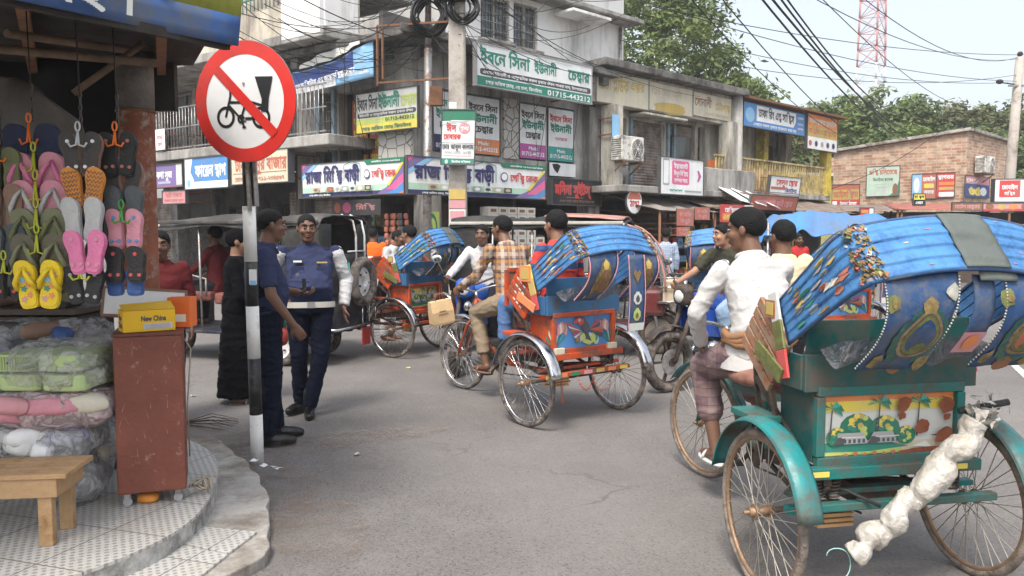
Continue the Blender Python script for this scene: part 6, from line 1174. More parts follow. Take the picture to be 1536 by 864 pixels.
        poly_on(m_, g(.003), flame(-.08, 1.06, .09, .1, 8, .3), INK['offwhite']); poly_on(m_, g(.005), drop(-.08, 1.055, .045, .06), INK['dkgrey']); poly_on(m_, g(.003), flame(-.08, .93, .08, .1, 8, .3), INK['lime']); poly_on(m_, g(.005), drop(-.08, .92, .04, .05), GOLD); m_.mat(INK['offwhite']).grid(lambda u, v: sf(u*.98+.01, .9+.1*v)+V((-.007, 0, 0)), 2, 2)
        for u in (.01, .99): m_.mat(INK['rose']).tube([sf(u, k/16)+V((-.007, 0, 0)) for k in range(17)], .004, 5)
        m_.build('motif', h)
    else:
        b = MB(mat('grey rubber sheet', (.10, .115, .105), .7, var=.15, vs=5, bump=.2, bs=40)); b.grid(lambda u, v: hood_pt(.47+.095*u+.01*v, .02+.98*v, 0, .013), 8, 30, True, .005); b.grid(lambda u, v: back_pt(-.03-.16*u, v*.1, .008), 4, 3, True, .005); b.build('rubber_band', h)
        b = MB(VINYL); b.grid(lambda u, v: back_pt(-.02-.09*u, .05+.62*v, -.02+.0*v), 4, 8, True, .004); b.mat(INK['rose']).grid(lambda u, v: back_pt(.0-.1*u, .6+.22*v, .0), 4, 3, True); b.mat(INK['brown']); poly_on(b, lambda x, z: back_pt(x, z, .006), [(-.05+.03*cos(t*pi/6), .71+.08*sin(t*pi/6)) for t in range(12)], INK['orange']); b.build('strap', h)
    return h
def panel_bird(b):
    b.mat(INK['blue']).flat(rect(-.32, .015, .32, .285), I4, 0); k = [.002]
    def q(p, c): k[0] += .0003; b.mat(INK[c]).flat(p, I4, k[0])
    for sx in (-1, 1):
        for j in range(7): a = .5+j*.33; q([(sx*.31, .02), (sx*(.31-.13*cos(a)), .02+.2*sin(a)), (sx*(.31-.11*cos(a+.16)), .02+.17*sin(a+.16))], ('green', 'dkgreen', 'mint')[j % 3])
        for j in range(5): q(drop(sx*(.235+.02*(j-2)), .18+.01*(2-abs(j-2)), .035, .1), ('rose', 'skin', 'rose', 'cream', 'rose')[j])
    for j in range(9): a = -.2+j*.35; q(drop(.03+.09*cos(a)*1.3, .07+.035*sin(a), .06, .07), ('lime', 'palegreen', 'green')[j % 3])
    q([(-.02, .06), (.11, .12), (.14, .06), (.06, .03)], 'lime')
    q([(-.01, .16), (.05, .13), (.09, .06), (.03, .08)], 'dkgrey')
    for j in range(6): q([(-.02, .15), (-.2+.02*j, .24-.032*j), (-.19+.024*j, .215-.03*j)], ('red', 'offwhite', 'rust')[j % 3]); q([(.05, .16), (.17+.012*j, .27-.03*j), (.15+.012*j, .235-.03*j)], ('rust', 'red', 'dkgrey')[j % 3])
    q([(-.11, .25), (-.07, .28), (-.0, .265), (.06, .19), (.04, .14), (-.01, .15), (-.05, .2)], 'dkgrey'); q([(-.1, .25), (-.07, .27), (-.015, .255), (.0, .22), (-.05, .2)], 'red'); q(circ(-.055, .245, .012, 10), 'white'); q([(-.13, .225), (-.1, .26), (-.07, .24), (-.09, .215)], 'red'); q(circ(-.055, .245, .005, 8), 'black')
def panel_village(b):
    k = [0]
    def q(p, c): k[0] += .00012; b.mat(INK[c] if isinstance(c, str) else c).flat(p, I4, k[0])
    L_, R_ = -.325, .325; q(rect(L_, .0, R_, .3), 'cream'); q(rect(L_, .07, R_, .2), 'offwhite')
    for j, c in enumerate(('gold', 'yellow', 'orange', 'rust')): q(rect(L_, .2+.022*j+.008, R_, .3-.0*j), 'yellow' if j == 0 else c) if j < 3 else q([(L_, .283), (-.1, .28), (.1, .288), (R_, .275), (R_, .3), (L_, .3)], 'rust')
    q([(L_, .0), (R_*.25, .0), (R_*.2, .05), (0, .065), (L_, .07)], 'lime'); q([(L_, .035), (-.1, .03), (.1, .045), (.0, .07), (L_, .075)], 'green'); q([(L_, 0), (-.05, .0), (-.1, .02), (L_, .025)], 'yellow')
    for cx, cz, s in ((-.15, .13, .085), (-.02, .125, .075), (.08, .095, .05), (-.25, .1, .05)):
        q(circ(cx, cz, s, 14, s*.8), 'dkgreen')
        for j in range(20): a = j*2.4; q(circ(cx+s*.75*cos(a)*(.3+.7*(j % 4)/3), cz+s*.6*sin(a)*(.3+.7*(j % 4)/3)+.006, s*.17, 8, s*.14), ('lime', 'gold', 'green', 'lime', 'yellow')[j % 5])
    for x, h in ((-.285, .19), (-.06, .21), (.13, .21)):
        q([(x-.004, .09), (x+.004, .09), (x+.012, h+.03), (x+.006, h+.03)], 'dkgrey')
        for j in range(7): a = -.5+j*.68; q([(x+.008, h+.035), (x+.008+.06*cos(a), h+.035+.035*sin(a)-.02), (x+.008+.045*cos(a+.25), h+.035+.035*sin(a+.25))], ('green', 'dkgreen', 'teal')[j % 3])
    for x0, x1 in ((-.27, -.1), (-.11, .04)):
        q([(x0, .07), (x1, .07), (x1-.02, .1), (x1-.03, .118), (x0+.03, .118)], 'grey'); q([(x0, .07), (x0+.05, .07), (x0+.06, .1), (x0+.02, .1)], 'dkgrey')
        for j in range(5): x = x0+.05+j*.022; q([(x, .074), (x+.012, .074), (x+.012, .09), (x, .09)], 'dkgrey'); q([(x-.01, .096), (x+.014, .096), (x+.013, .1), (x-.01, .1)], 'offwhite')
    for j in range(8): q(circ(-.21+j*.045, .022+.006*(j % 2), .012, 7, .009), 'rust')
    for j in range(14): x = .12+.15*(j*.618 % 1); q([(x, .262-.03*(j*.37 % 1)), (x+.008, .266-.03*(j*.37 % 1)), (x+.004, .258-.03*(j*.37 % 1))], 'dkgrey')
    q([(.1, .05), (.2, .04), (.17, .07)], 'offwhite'); q([(.19, .095), (.27, .1), (.22, .088)], 'dkgrey')
    for cx, cz, rx, rz, s in ((.06, .232, .035, .03, 1), (.27, .222, .042, .036, 2), (.15, .135, .036, .03, 3), (.26, .09, .045, .03, 4), (.05, .185, .02, .02, 5), (.27, .17, .02, .014, 6)): q(blob(cx, cz, rx, rz, s*5.3, .3, 22), INKRUST)
    q(blob(.17, .03, .14, .014, 3, .05, 22), INKRUST)
INKRUST = mat('bare rusty tin', (.22, .07, .035), .9, var=.3, vs=20)
def rickshaw(name, label, loc, az, P, seed, steer=0, hooded=True, front=True, simple=False):
    """az: heading measured from +Y towards +X"""
    T = thing(name, label, 'cycle rickshaw', loc, pi/2-az, 'cycle rickshaws'); fm, bm, mg = P['frame'], P['body'], P['guard']; st_ = P['style']; r = .358
    for y in (.52, -.52): wheel(T, (0, y, r), r, 0, P.get('tyre', RUBBER), P.get('rim', CHROME), P.get('spoke', CHROME)); arc_guard(T, (0, y, r), .395, .105, R(14), R(168), mg)
    b = MB(DKMET); b.cyl((0, -.52, r), (0, .52, r), .016); b.build('axle', T)
    # body tub
    b = MB(bm); b.box((.02, .345, .75), (.26, .02, .31)); b.box((.02, -.345, .75), (.26, .02, .31)); b.box((.12, 0, .60), (.5, .68, .02)); b.box((.16, 0, .72), (.02, .66, .24)); b.build('body', T, .004)
    b = MB(P.get('board', bm)); b.box((-.13, 0, .985), (.02, .82, .16)); b.box((.03, .41, .985), (.30, .018, .15)); b.box((.03, -.41, .985), (.30, .018, .15)); b.box((-.105, 0, 1.13), (.012, .78, .15)); b.build('back_board', T, .004)
    fr = frame((-.12, 0, .605), (0, -1, 0)); b = MB(fm); b.m = fr
    for q in ((0, 0, .0, .70, .04), (0, 0, .3, .70, .04)): b.box((q[0], -.01, q[2]), (q[3], .035, q[4]))
    for x in (-.335, .335): b.box((x, -.0105, .15), (.04, .034, .255))
    b.build('panel_frame', T, .004); b = MB(); b.m = fr; (panel_bird if st_ == 'bird' else panel_village)(b); b.build('painted_panel', T)
    # rear beams, springs
    b = MB(fm); b.box((-.155, 0, .565), (.05, .84, .05)); b.build('rear_beam', T, .005); b = MB(fm); b.box((-.165, 0, .42), (.045, 1.0, .035)); b.box((-.08, 0, .46), (.05, .9, .025)); lo = b.build('lower_beam', T, .005)
    b = MB(INK['yellow'])
    if st_ == 'bird':
        for k in range(7): b.mat(INK[('yellow', 'orange', 'gold', 'rose', 'dkgreen', 'orange', 'yellow')[k]]).box((-.189, -.42+k*.14, .42), (.004, .09, .03))
    else:
        for y in (.36, -.3): b.box((-.182, y, .565), (.004, .09, .022))
    b.build('reflector', lo)
    b = MB(DKMET)
    for y in (.33, .25, -.25, -.33): b.tube([(-.11+.028*cos(t*.8), y+.028*sin(t*.8), .445+.115*t/60) for t in range(61)], .006, 5)
    b.each('coil_spring', T)
    b = MB(DKMET); 
    for y in (-.3, .3): b.bar((-.15, y, .53), (.45, y, .5), .035, .05); b.tube([(-.15, y, .5), (-.05, y, .42), (.1, y, .4), (.35, y, .47)], .014, 6)
    b.bar((0, -.3, .44), (.1, .3, .47), .03, .03); b.box((.02, 0, .42), (.16, .2, .08)); b.build('undercarriage', T)
    b = MB(mat('wood block', (.5, .3, .14), .7, var=.2, vs=9)); [b.box((-.05, .23, .315+.022*k), (.12, .17, .014)) for k in range(4)]; b.build('wood_block', T)
    # seat and arm rests
    SEAT = P['seat']; MB(SEAT).grid(pillow((.2, 0, .86), (.42, .72, .12), seed, .03), 24, 12).build('passenger_seat', T); MB(SEAT).grid(pillow((-.04, 0, 1.0), (.1, .74, .26), seed+1, .03), 24, 12).build('seat_back', T)
    for sg in (1, -1):
        b = MB(P['arm']); b.m = M.Translation((.17, sg*.425, 1.07)) @ M.Rotation(R(-38), 4, 'Y')
        for k in range(5): b.box((0, 0, -.12+.06*k), (.32, .022, .05)); 
        b.box((-.13, -sg*.004, 0), (.025, .018, .28)); b.box((.13, -sg*.004, 0), (.025, .018, .28)); ar = b.build('arm_rest', T, .004); s_ = MB(INK['offwhite'] if st_ == 'bird' else INK['brown']); s_.m = b.m
        for k in range(4): [s_.box((-.06+.05*j+.02*k, sg*.0125, -.09+.056*k), (.034, .004, .012)) for j in range(3)]
        s_.build('painted_mark', ar)
        b = MB(INK['yellow'] if st_ == 'bird' else INK['offwhite']); y = sg*.455; b.bar((.06, y, 1.31), (.02, y, 1.19), .012, .07, (1, 0, 0)); b.mat(INK['gold'] if st_ == 'bird' else OLV).bar((.02, y, 1.19), (-.02, y, 1.07), .0122, .07, (1, 0, 0)); b.mat(INK['red']).bar((-.02, y, 1.07), (-.055, y, .95), .0125, .072, (1, 0, 0)); b.build('pivot_plate', T, .003); b = MB(INK['orange'] if st_ == 'bird' else OLV); b.bar((.17, y+sg*.014, 1.06), (-.05, y+sg*.014, .96), .012, .07, (1, 0, 0)); b.build('pivot_plate', T, .003)
        b = MB(INK['orange'] if st_ == 'bird' else ARMB); b.m = M.Translation((.05, y+sg*.008, 1.24)) @ M.Scale(1 if st_ == 'bird' else .6, 4); b.box((.03, 0, 0), (.14, .006, .13)); b.mat(INK['gold']).box((.03, sg*.004, 0), (.1, .004, .09)); b.build('ornament_plate', T, .003)
    b = MB(fm)
    if P.get('hand', True): b.bar((.38, .42, .96), (.38, .42, 1.26), .03, .03); b.bar((.38, .26, .96), (.38, .26, 1.26), .03, .03); b.bar((.38, .405, 1.26), (.38, .275, 1.26), .03, .03); b.bar((.38, .405, 1.08), (.38, .275, 1.08), .03, .03); b.mat(RUB['brown']).box((.38, .34, 1.17), (.008, .13, .15)); b.f and b.build('hand_frame', T)
    b = MB(fm); b.box((.5, 0, .52), (.36, .62, .025)); b.box((.2, .45, .74), (.24, .13, .03)); b.box((.2, -.45, .74), (.24, .13, .03)); b.build('footboard', T, .004); b = MB(DKMET); [b.bar((.1, sy*.4, .73), (.16, sy*.42, .96), .02, .02) for sy in (1, -1)]; [b.bar((.3, sy*.36, .5), (.3, sy*.4, .95), .02, .02) for sy in (1, -1)]; [b.bar((-.05, sy*.37, .62), (.3, sy*.4, .9), .02, .02) for sy in (1, -1)]; b.each('stay_rod', T)
    if hooded: hood(T, st_, seed)
    # frame and front end
    b = MB(fm); hd = V((1.40, 0, .92)); bbk = V((.98, 0, .35)); seat = V((.86, 0, .84)); fx = V((1.62, 0, r)); hl = V((1.46, 0, .72))
    b.cyl(seat, bbk, .017); b.cyl(hd, seat+V((.03, 0, -.08)), .017); b.cyl(hl, bbk, .02); b.cyl((.45, .3, .5), bbk, .018); b.cyl((.45, -.3, .5), bbk, .018); b.cyl(bbk, (0, 0, r), .02); b.cyl(hd, hl, .024); b.build('bicycle_frame', T)
    b = MB(P.get('saddle', RUB['black'])); b.grid(pillow((.86, 0, .885), (.30, .2, .09), 3, .03), 16, 10); b.build('saddle', T)
    if P.get('cushion'): MB(P['cushion']).grid(pillow((.80, .04, .80), (.42, .44, .11), seed+4, .05), 22, 12).build('cushion', T); b = MB(bm); b.box((.78, 0, .73), (.4, .36, .05)); b.build('cushion_base', T, .004)
    if front:
        fr = M.Translation(hd) @ M.Rotation(steer, 4, 'Z') @ M.Translation(-hd); b = MB(fm); b.m = fr
        for y in (-.055, .055): b.tube([hl+V((0, y*.5, -.0)), hl+V((.03, y, -.06)), fx+V((-.03, y, .1)), fx+V((0, y, 0))], .013, 7)
        b.build('fork', T); c = fr @ fx; wheel(T, c, r, steer, P.get('tyre', RUBBER), P.get('rim', CHROME), P.get('spoke', CHROME)); b = MB(CHROME); b.m = fr
        b.tube([hd+V((-.12, .30, .1)), hd+V((.0, .27, .13)), hd+V((.03, .1, .1)), hd+V((.02, 0, .07)), hd+V((.03, -.1, .1)), hd+V((.0, -.27, .13)), hd+V((-.12, -.30, .1))], .012, 7); b.cyl(hd, hd+V((.02, 0, .08)), .014); b.build('handlebar', T)
        b = MB(RUB['black']); b.m = fr
        for y in (-1, 1): b.cyl(hd+V((-.13, y*.302, .099)), hd+V((-.03, y*.28, .122)), .017)
        b.build('grip', T); b = MB(mg); b.m = fr
        def g(u, v): a = R(35+120*u); e = v-.5; return fx+V((.39*cos(a), .07*e, .39*sin(a)+.012*cos(e*pi)))
        b.grid(g, 16, 4, True, .003); b.build('front_mudguard', T)
        b = MB(CHROME); b.m = fr; b.lathe([(.0, .0), (.03, .005), (.045, .03), (.05, .05)], 14, frame(hl+V((.04, 0, .12)), (0, 1, 0), (1, 0, .1))); b.build('lamp', T)
    b = MB(DKMET); b.cyl(bbk+V((0, .03, 0)), bbk+V((0, .038, 0)), .1, n=24); b.bar(bbk+V((0, .05, 0)), bbk+V((.12, .05, -.11)), .02, .014); b.bar(bbk+V((0, -.05, 0)), bbk+V((-.12, -.05, .11)), .02, .014); b.tube([bbk+V((.0, .034, .1)), (0, .034, r+.04)], .006, 5); b.tube([bbk+V((0, .034, -.1)), (0, .034, r-.04)], .006, 5); b.build('crank', T)
    b = MB(RUB['black']); b.box(bbk+V((.12, .1, -.11)), (.09, .08, .025)); b.box(bbk+V((-.12, -.1, .11)), (.09, .08, .025)); b.build('pedal', T)
    return T
OR = paint('orange rickshaw paint', (.56, .075, .016), .36, ds=7); TE = paint('teal rickshaw paint', (.008, .16, .145), .42, ds=7); BLP = paint('blue painted tin', (.035, .13, .27), .2); TED = paint('dark teal paint', (.005, .085, .08), .42, ds=7)
SEATR = mat('worn maroon seat', (.16, .05, .04), .5, var=.3, vs=6, bump=.3, bs=15, dirt=(.3, .17, .12), da=.35); SEATG = mat('grey seat cover', (.10, .10, .10), .6, var=.2, vs=6)
ARMB = paint('carved orange arm paint', (.34, .11, .045), .5, dirt=(.30, .22, .15), ds=14)
PA = dict(frame=OR, body=OR, board=BLP, guard=CHROME, style='bird', seat=SEATG, arm=OR)
PC_ = dict(frame=TE, body=TED, board=TED, guard=paint('teal mudguard paint', (.015, .20, .20), .4, .3), style='village', seat=SEATR, arm=ARMB, hand=False, tyre=DUSTYR, rim=HUBM, spoke=mat('grimy spokes', (.42, .38, .32), .4, .6), cushion=SEATR)
AZA, AZC = math.atan2(-.615, .785), math.atan2(-.19, .98)
rkA = rickshaw('cycle_rickshaw', 'orange framed cycle rickshaw with painted bird panel and long blue strap hanging behind', (.52, 6.75, 0), AZA, PA, 1, R(6))
b = MB(OR)
for k, (y0, y1, dz) in enumerate(((-.05, -.3, .16), (.3, .28, .17), (.12, -.08, .13))):
    for j in range(13): t = j/12; y = y0+(y1-y0)*t; z = .4-dz*4*t*(1-t)*(1 if k != 1 else 0)-(.2*t if k == 1 else 0)-.0; b.tube([(-.185+(.008*cos(q*pi/4) if j % 2 else 0), y+.012*sin(q*pi/4), z+(0 if j % 2 else .008*cos(q*pi/4))) for q in range(8)], .003, 4, True)
b.build('hanging_chain', rkA)
b = MB(INK['yellow']); [b.add([V((.75+.01*k, .25, .42)), V((.7+.03*k, .27, .3)), V((.74+.03*k, .24, .28))], [(0, 1, 2)]) for k in range(5)]; b.build('tassel', rkA)
for y in (.3, -.3): MB(INK['cream']).box((-.16, y, .615), (.03, .1, .05)).build('tail_block', rkA, .004)
rkC = rickshaw('cycle_rickshaw', 'teal cycle rickshaw in front with village scene panel and twisted white plastic roll', (1.60, 3.52, 0), AZC, PC_, 2, R(14))
PB = dict(PA, guard=CHROME, seat=SEATR, spoke=DKMET)
rkB = rickshaw('cycle_rickshaw', 'red orange cycle rickshaw with grey banded blue hood beside the parked autorickshaw', (-1.25, 10.48, 0), math.atan2(-.87, .5), dict(PB, style='village', board=BLP, body=OR), 3)
rkD = rickshaw('cycle_rickshaw', 'distant cycle rickshaw with pale blue hood behind the front one', (3.85, 9.4, 0), math.atan2(-.35, .93), dict(PA, body=BLP), 4, 0, True)
rkE = rickshaw('cycle_rickshaw', 'distant cycle rickshaw with lilac blue hood behind the blue motorcycle', (2.85, 10.9, 0), math.atan2(.3, .95), dict(PA, body=BLP, frame=BLP), 5, 0, True)
# twisted white plastic roll tied on the teal rickshaw
tr = thing('plastic_roll', 'twisted white plastic roll tied diagonally across the teal rickshaw back', 'plastic roll'); WPL = mat('white plastic wrap', (.43, .405, .365), .34, var=.15, vs=14, bump=.6, bs=38, dirt=(.42, .37, .30), da=.3, ds=10, spec=.6)
A, B_ = at(1280, 834, 3.2), at(1468, 632, 3.24); b = MB(WPL); n_ = 130; rs_ = []; pts = []
kn = [0, .045, .075, .17, .255, .32, .385, .45, .52, .58, .68, .775, .85, .92, 1]; rd = [.046, .04, .024, .056, .036, .047, .036, .046, .036, .048, .058, .038, .05, .038, .046]
for i in range(n_+1):
    t = i/n_; j = min(max(k for k in range(len(kn)) if kn[k] <= t+1e-9), len(kn)-2); q = (t-kn[j])/(kn[j+1]-kn[j]); q = q*q*(3-2*q); pts.append(A.lerp(B_, t)+V((.010*sin(t*30), -.01*sin(t*24), .012*sin(t*19)-.03*sin(pi*t)))); rs_.append(rd[j]*(1-q)+rd[j+1]*q)
n0 = len(b.v); b.tube(pts, rs_, 30)
for i in range(n0, len(b.v)):
    k_ = min(n_, (i-n0)//30); p = b.v[i]; c = pts[k_]; an = ((i-n0) % 30)/30*2*pi; b.v[i] = c+(p-c)*(1+(.10+.10*(rs_[k_] < .045))*abs(sin(an*2.5+k_*.2))+.06*abs(sin(an*4-k_*.33))+.10*noise.noise(p*20)+.05*noise.noise(p*60))
b.build('wrap', tr); e = MB(WPL)
for k in range(26): a = B_+V((random.uniform(-.05, .1), random.uniform(-.03, .03), random.uniform(-.03, .1))); e.add([a+V((random.uniform(-.035, .035), random.uniform(-.03, .03), random.uniform(-.035, .035))) for _ in range(4)], [(0, 1, 2), (0, 2, 3)], True)
e.build('frayed_end', tr); e = MB(mat('dark strap', (.03, .03, .03), .7)); p = A.lerp(B_, .33)+V((-.03, .06, 0)); e.tube([p, p+V((-.12, .06, .05)), p+V((-.26, .12, .07))], .008, 5); e.cyl(B_+V((-.05, .06, .03)), B_+V((.15, .05, .07)), .014); e.build('strap', tr)
e = MB(mat('mint string', (.3, .55, .48), .6)); e.tube([A+V((-.055-.055*cos(t*.35)*(1-t*.02), .004*sin(t), .05*sin(t*.35)-.004*t)) for t in range(15)]+[A+V((-.06-.004*t, 0, -.11-.012*t)) for t in range(5)], .0026, 5); e.build('string', tr)
# teal rickshaw front mudguard tie
# ---------------------------------------------------------------- battery autorickshaws
CANV = mat('grey canvas hood', (.045, .043, .040), .75, var=.25, vs=3, bump=.5, bs=12, dirt=(.12, .11, .10), da=.3, ds=3); CANVD = mat('black vinyl hood', (.022, .021, .020), .6, var=.3, vs=4, bump=.5, bs=10, dirt=(.07, .065, .055), da=.25, ds=3)
def small_wheel(T, c, r, w_, rim, side=1, axis=(0, 1, 0), name='wheel'):
    fr = frame(c, V(axis).orthogonal() if abs(axis[1]) < .5 else (1, 0, 0)); b = MB(RUBBER); b.m = fr
    b.tube([((r-w_*.45)*cos(t*pi/20), 0, (r-w_*.45)*sin(t*pi/20)) for t in range(40)], w_*.5, 10, True); o = b.build(name, T); b = MB(rim); b.m = fr @ M.Rotation(-pi/2, 4, 'X')
    b.lathe([(.0, .01), (r*.18, .012), (r*.2, .03), (r*.3, .03), (r*.5, -.012), (r*.6, .0), (r*.66, .03), (r*.7, .03), (r*.7, -.03), (0, -.03)], 28); b.build('rim', o); b = MB(DKMET); b.m = fr @ M.Rotation(-pi/2, 4, 'X')
    for k in range(5): b.cyl((r*.38*cos(k*1.257), r*.38*sin(k*1.257), .0), (r*.38*cos(k*1.257), r*.38*sin(k*1.257), .024), r*.05, n=8)
    b.build('lug_nut', o); return o
def auto(label, loc, az, roofm, bodym, rear, seed, front_style, rimm):
    T = thing('autorickshaw', label, 'autorickshaw', loc, pi/2-az, 'battery autorickshaws'); W = .56
    b = MB(roofm[0]); b.grid(lambda u, v: (-.06+2.3*u, (W+.04)*(2*v-1), 1.74+.05*(1-(2*v-1)**2)+.02*sin(u*pi*4)-.05*max(0, u-.85)/.15-.10*max(0, abs(2*v-1)-.86)/.14+.012*noise.noise(V((u*9, v*9, seed)))), 40, 20, True, .012); b.build('canopy', T)
    b = MB(roofm[1]); [b.bar((-.05, s*(W+.035), 1.70), (2.2, s*(W+.035), 1.70), .03, .04) for s in (-1, 1)]; b.build('canopy_edge', T, .01)
    # rear canvas
    b = MB(rear); b.grid(lambda u, v: (-.05-.03*sin(v*pi), W*(2*u-1), .82+.5*v+.0), 16, 8, True, .01)
    for s in (-1, 1): b.grid(lambda u, v: (-.05+.5*u, s*W, .82+.86*v*(1-.0*u)), 8, 8, True, .01); b.grid(lambda u, v: (-.05, s*(W-.26*u), 1.32+.36*v), 4, 4, True, .01)
    b.build('rear_canvas', T)
    b = MB(bodym); b.box((.55, W-.01, .58), (1.2, .03, .46)); b.box((.55, -W+.01, .58), (1.2, .03, .46)); b.box((-.04, 0, .6), (.03, 2*W-.06, .44)); b.box((1.2, 0, .37), (2.3, 2*W-.08, .04)); b.build('body', T, .01)
    b = MB(SEATR); b.box((.35, 0, .78), (.5, 1.0, .14)); b.box((1.25, 0, .78), (.42, 1.0, .14)); b.box((.1, 0, 1.02), (.1, 1.0, .4)); b.box((1.02, 0, 1.0), (.08, 1.0, .34)); b.box((1.85, 0, .78), (.3, .5, .12)); b.build('seat', T, .03)
    b = MB(STEEL)
    for x in (.5, 1.02, 1.6, 2.1): [b.cyl((x, s*(W-.02), .4 if x > 1 else .8), (x+(.02 if x < 2 else .1), s*(W-.02), 1.7), .014, n=7) for s in (-1, 1)]
    for s in (-1, 1): b.tube([(1.55, s*(W-.04), .8), (1.55, s*(W-.04), 1.02), (1.75, s*(W-.04), 1.06), (1.95, s*(W-.04), 1.02), (1.95, s*(W-.04), .6)], .013, 7)
    b.each('pillar', T)
    for y in (W-.06, -W+.06): small_wheel(T, (.55, y, .25), .25, .1, rimm)
    # front
    if front_style == 'nose':
        b = MB(bodym); b.loft([[V((x, y*w_, z0+(z1-z0)*zz)) for y, zz in ((-1, 0), (-1, .8), (-.7, 1), (.7, 1), (1, .8), (1, 0))] for x, w_, z0, z1 in ((2.25, .52, .38, .95), (2.45, .46, .4, .95), (2.65, .32, .45, .85), (2.74, .2, .5, .75))], True); b.build('nose', T)
        b = MB(DKMET); b.bar((2.12, .5, 1.68), (2.42, .44, .95), .03, .03); b.bar((2.12, -.5, 1.68), (2.42, -.44, .95), .03, .03); b.bar((2.12, -.5, 1.68), (2.12, .5, 1.68), .03, .03); b.build('windscreen_frame', T); b = MB(plastic('windscreen', (.4, .42, .42), .75, .08)); b.add([(2.13, .48, 1.66), (2.13, -.48, 1.66), (2.43, -.43, .96), (2.43, .43, .96)], [(0, 1, 2, 3)]); b.build('windscreen', T)
        small_wheel(T, (2.4, 0, .25), .25, .1, rimm); b = MB(CHROME); b.lathe([(0, 0), (.05, .01), (.08, .05), (.085, .06)], 16, frame((2.70, 0, .72), (0, 1, 0), (1, 0, .1))); b.build('headlamp', T)
    else:
        WS = plastic('hazy curved windscreen', (.5, .52, .54), .5, .12); b = MB(WS); b.grid(lambda u, v: (2.1+.62*sin(u*pi*.5)-.06*(2*v-1)**2, .5*(2*v-1), 1.72-.85*(1-cos(u*pi*.5))-.02), 18, 10, True); b.build('windscreen', T)
        b = MB(paint('faded pink red paint', (.48, .22, .18), .3)); b.grid(lambda u, v: (1.2+1.0*u, .57*(2*v-1), 1.785-.05*u*u+.05*(1-(2*v-1)**2)+.004), 14, 10, True, .012)
        for s in (-1, 1): b.tube([(2.1+.62*sin(u*pi/16), s*.5, 1.70-.85*(1-cos(u*pi/16))) for u in range(9)], .013, 7)
        b.build('front_cowl', T)
        b = MB(bodym); b.box((2.55, 0, .7), (.3, .8, .34)); b.build('nose', T, .05)
        b = MB(CHROME)
        for z in (.72, .9, 1.02): b.tube([(2.6, -.46, z), (2.95, -.46, z), (2.95, .46, z), (2.6, .46, z)], .012, 6)
        for y in (-.46, -.15, .15, .46): b.cyl((2.95, y, .7), (2.95, y, 1.04), .01, n=6)
        b.box((2.78, 0, .705), (.34, .92, .012)); ra = b.build('front_rack', T)
        small_wheel(T, (2.62, 0, .27), .27, .1, mat('dusty cream rim', (.5, .44, .36), .6, var=.15)); b = MB(CHROME); b.cyl((2.5, .09, .8), (2.62, .09, .27), .025); b.cyl((2.5, -.09, .8), (2.62, -.09, .27), .025); b.build('fork', T); arc_guard(T, (2.62, 0, .27), .31, .14, R(20), R(150), DKMET)
    b = MB(DKMET); b.tube([(2.02, .32, 1.03), (2.12, .2, 1.08), (2.2, 0, 1.02), (2.12, -.2, 1.08), (2.02, -.32, 1.03)], .014, 6); b.cyl((2.2, 0, 1.02), (2.38, 0, .6), .025); b.build('handlebar', T)
    b = MB(DKMET); b.cyl((2.1, .36, 1.1), (2.2, .5, 1.3), .006); b.mat(CHROME).cyl((2.19, .5, 1.32), (2.2, .5, 1.32), .07, n=16); b.build('mirror', T)
    return T
SILVRIM = mat('silver wheel paint', (.66, .66, .65), .45, .1, var=.12, vs=9, dirt=(.25, .2, .16), da=.25)
e1 = auto('dark parked autorickshaw with spare wheel on its back behind the policemen', (-2.08, 9.72, 0), math.atan2(-.95, .30), (CANV, CANV), paint('navy body paint', (.012, .017, .035), .35), CANVD, 1, 'nose', SILVRIM)
small_wheel(e1, (-.2, -.18, .98), .30, .13, SILVRIM, axis=(1, 0, 0), name='spare_wheel')
b = MB(SILVRIM); [b.tube([(-.1, y, .85), (-.1, y, 1.55), (-.06, y, 1.72), (.1, y, 1.8)], .014, 6) for y in (-.2, -.42)]; [b.cyl((-.1, -.42, z), (-.1, -.0, z), .011) for z in (1.35,)]; b.build('ladder_rack', e1)
b = MB(CHROME); b.tube([(-.05, -.5, .45), (-.22, -.5, .45), (-.22, .5, .45), (-.05, .5, .45)], .016, 6); b.tube([(-.05, -.5, .7), (-.2, -.5, .7), (-.2, -.15, .7)], .012, 6); [b.cyl((-.2, y, .45), (-.2, y, .7), .01) for y in (-.5, -.33, -.16)]; b.build('bumper', e1)
b = MB(CANVD); b.grid(lambda u, v: (.5+.55*u, -.55+.02*sin(u*11), 1.66-.62*v), 10, 6, True, .01); b.grid(lambda u, v: (.5+.6*u, .55+.02*sin(u*11), 1.66-.62*v), 10, 6, True, .01); b.each('added_shade_sheet', e1)  # dark sheets added to give the open cabin its inner shade
b = MB(RUB['orange']); b.mat(mat('red mudflap', (.45, .05, .04), .6)); b.box((-.12, -.4, .28), (.015, .2, .22)); b.build('mudflap', e1); b = MB(INK['white']); b.flat(rect(-.1, 0, .1, .09), frame((-.075, -.42, .86), (0, -1, 0)), .004); b.build('number_plate', e1)
e2 = auto('autorickshaw with faded pink red roof front and chrome rack facing right', (-.62, 11.0, 0), math.atan2(.97, -.24), (CANVD, mat('pale canvas edge', (.4, .38, .33), .8, var=.2)), paint('maroon body paint', (.12, .02, .02), .3), CANVD, 2, 'bow', SILVRIM)
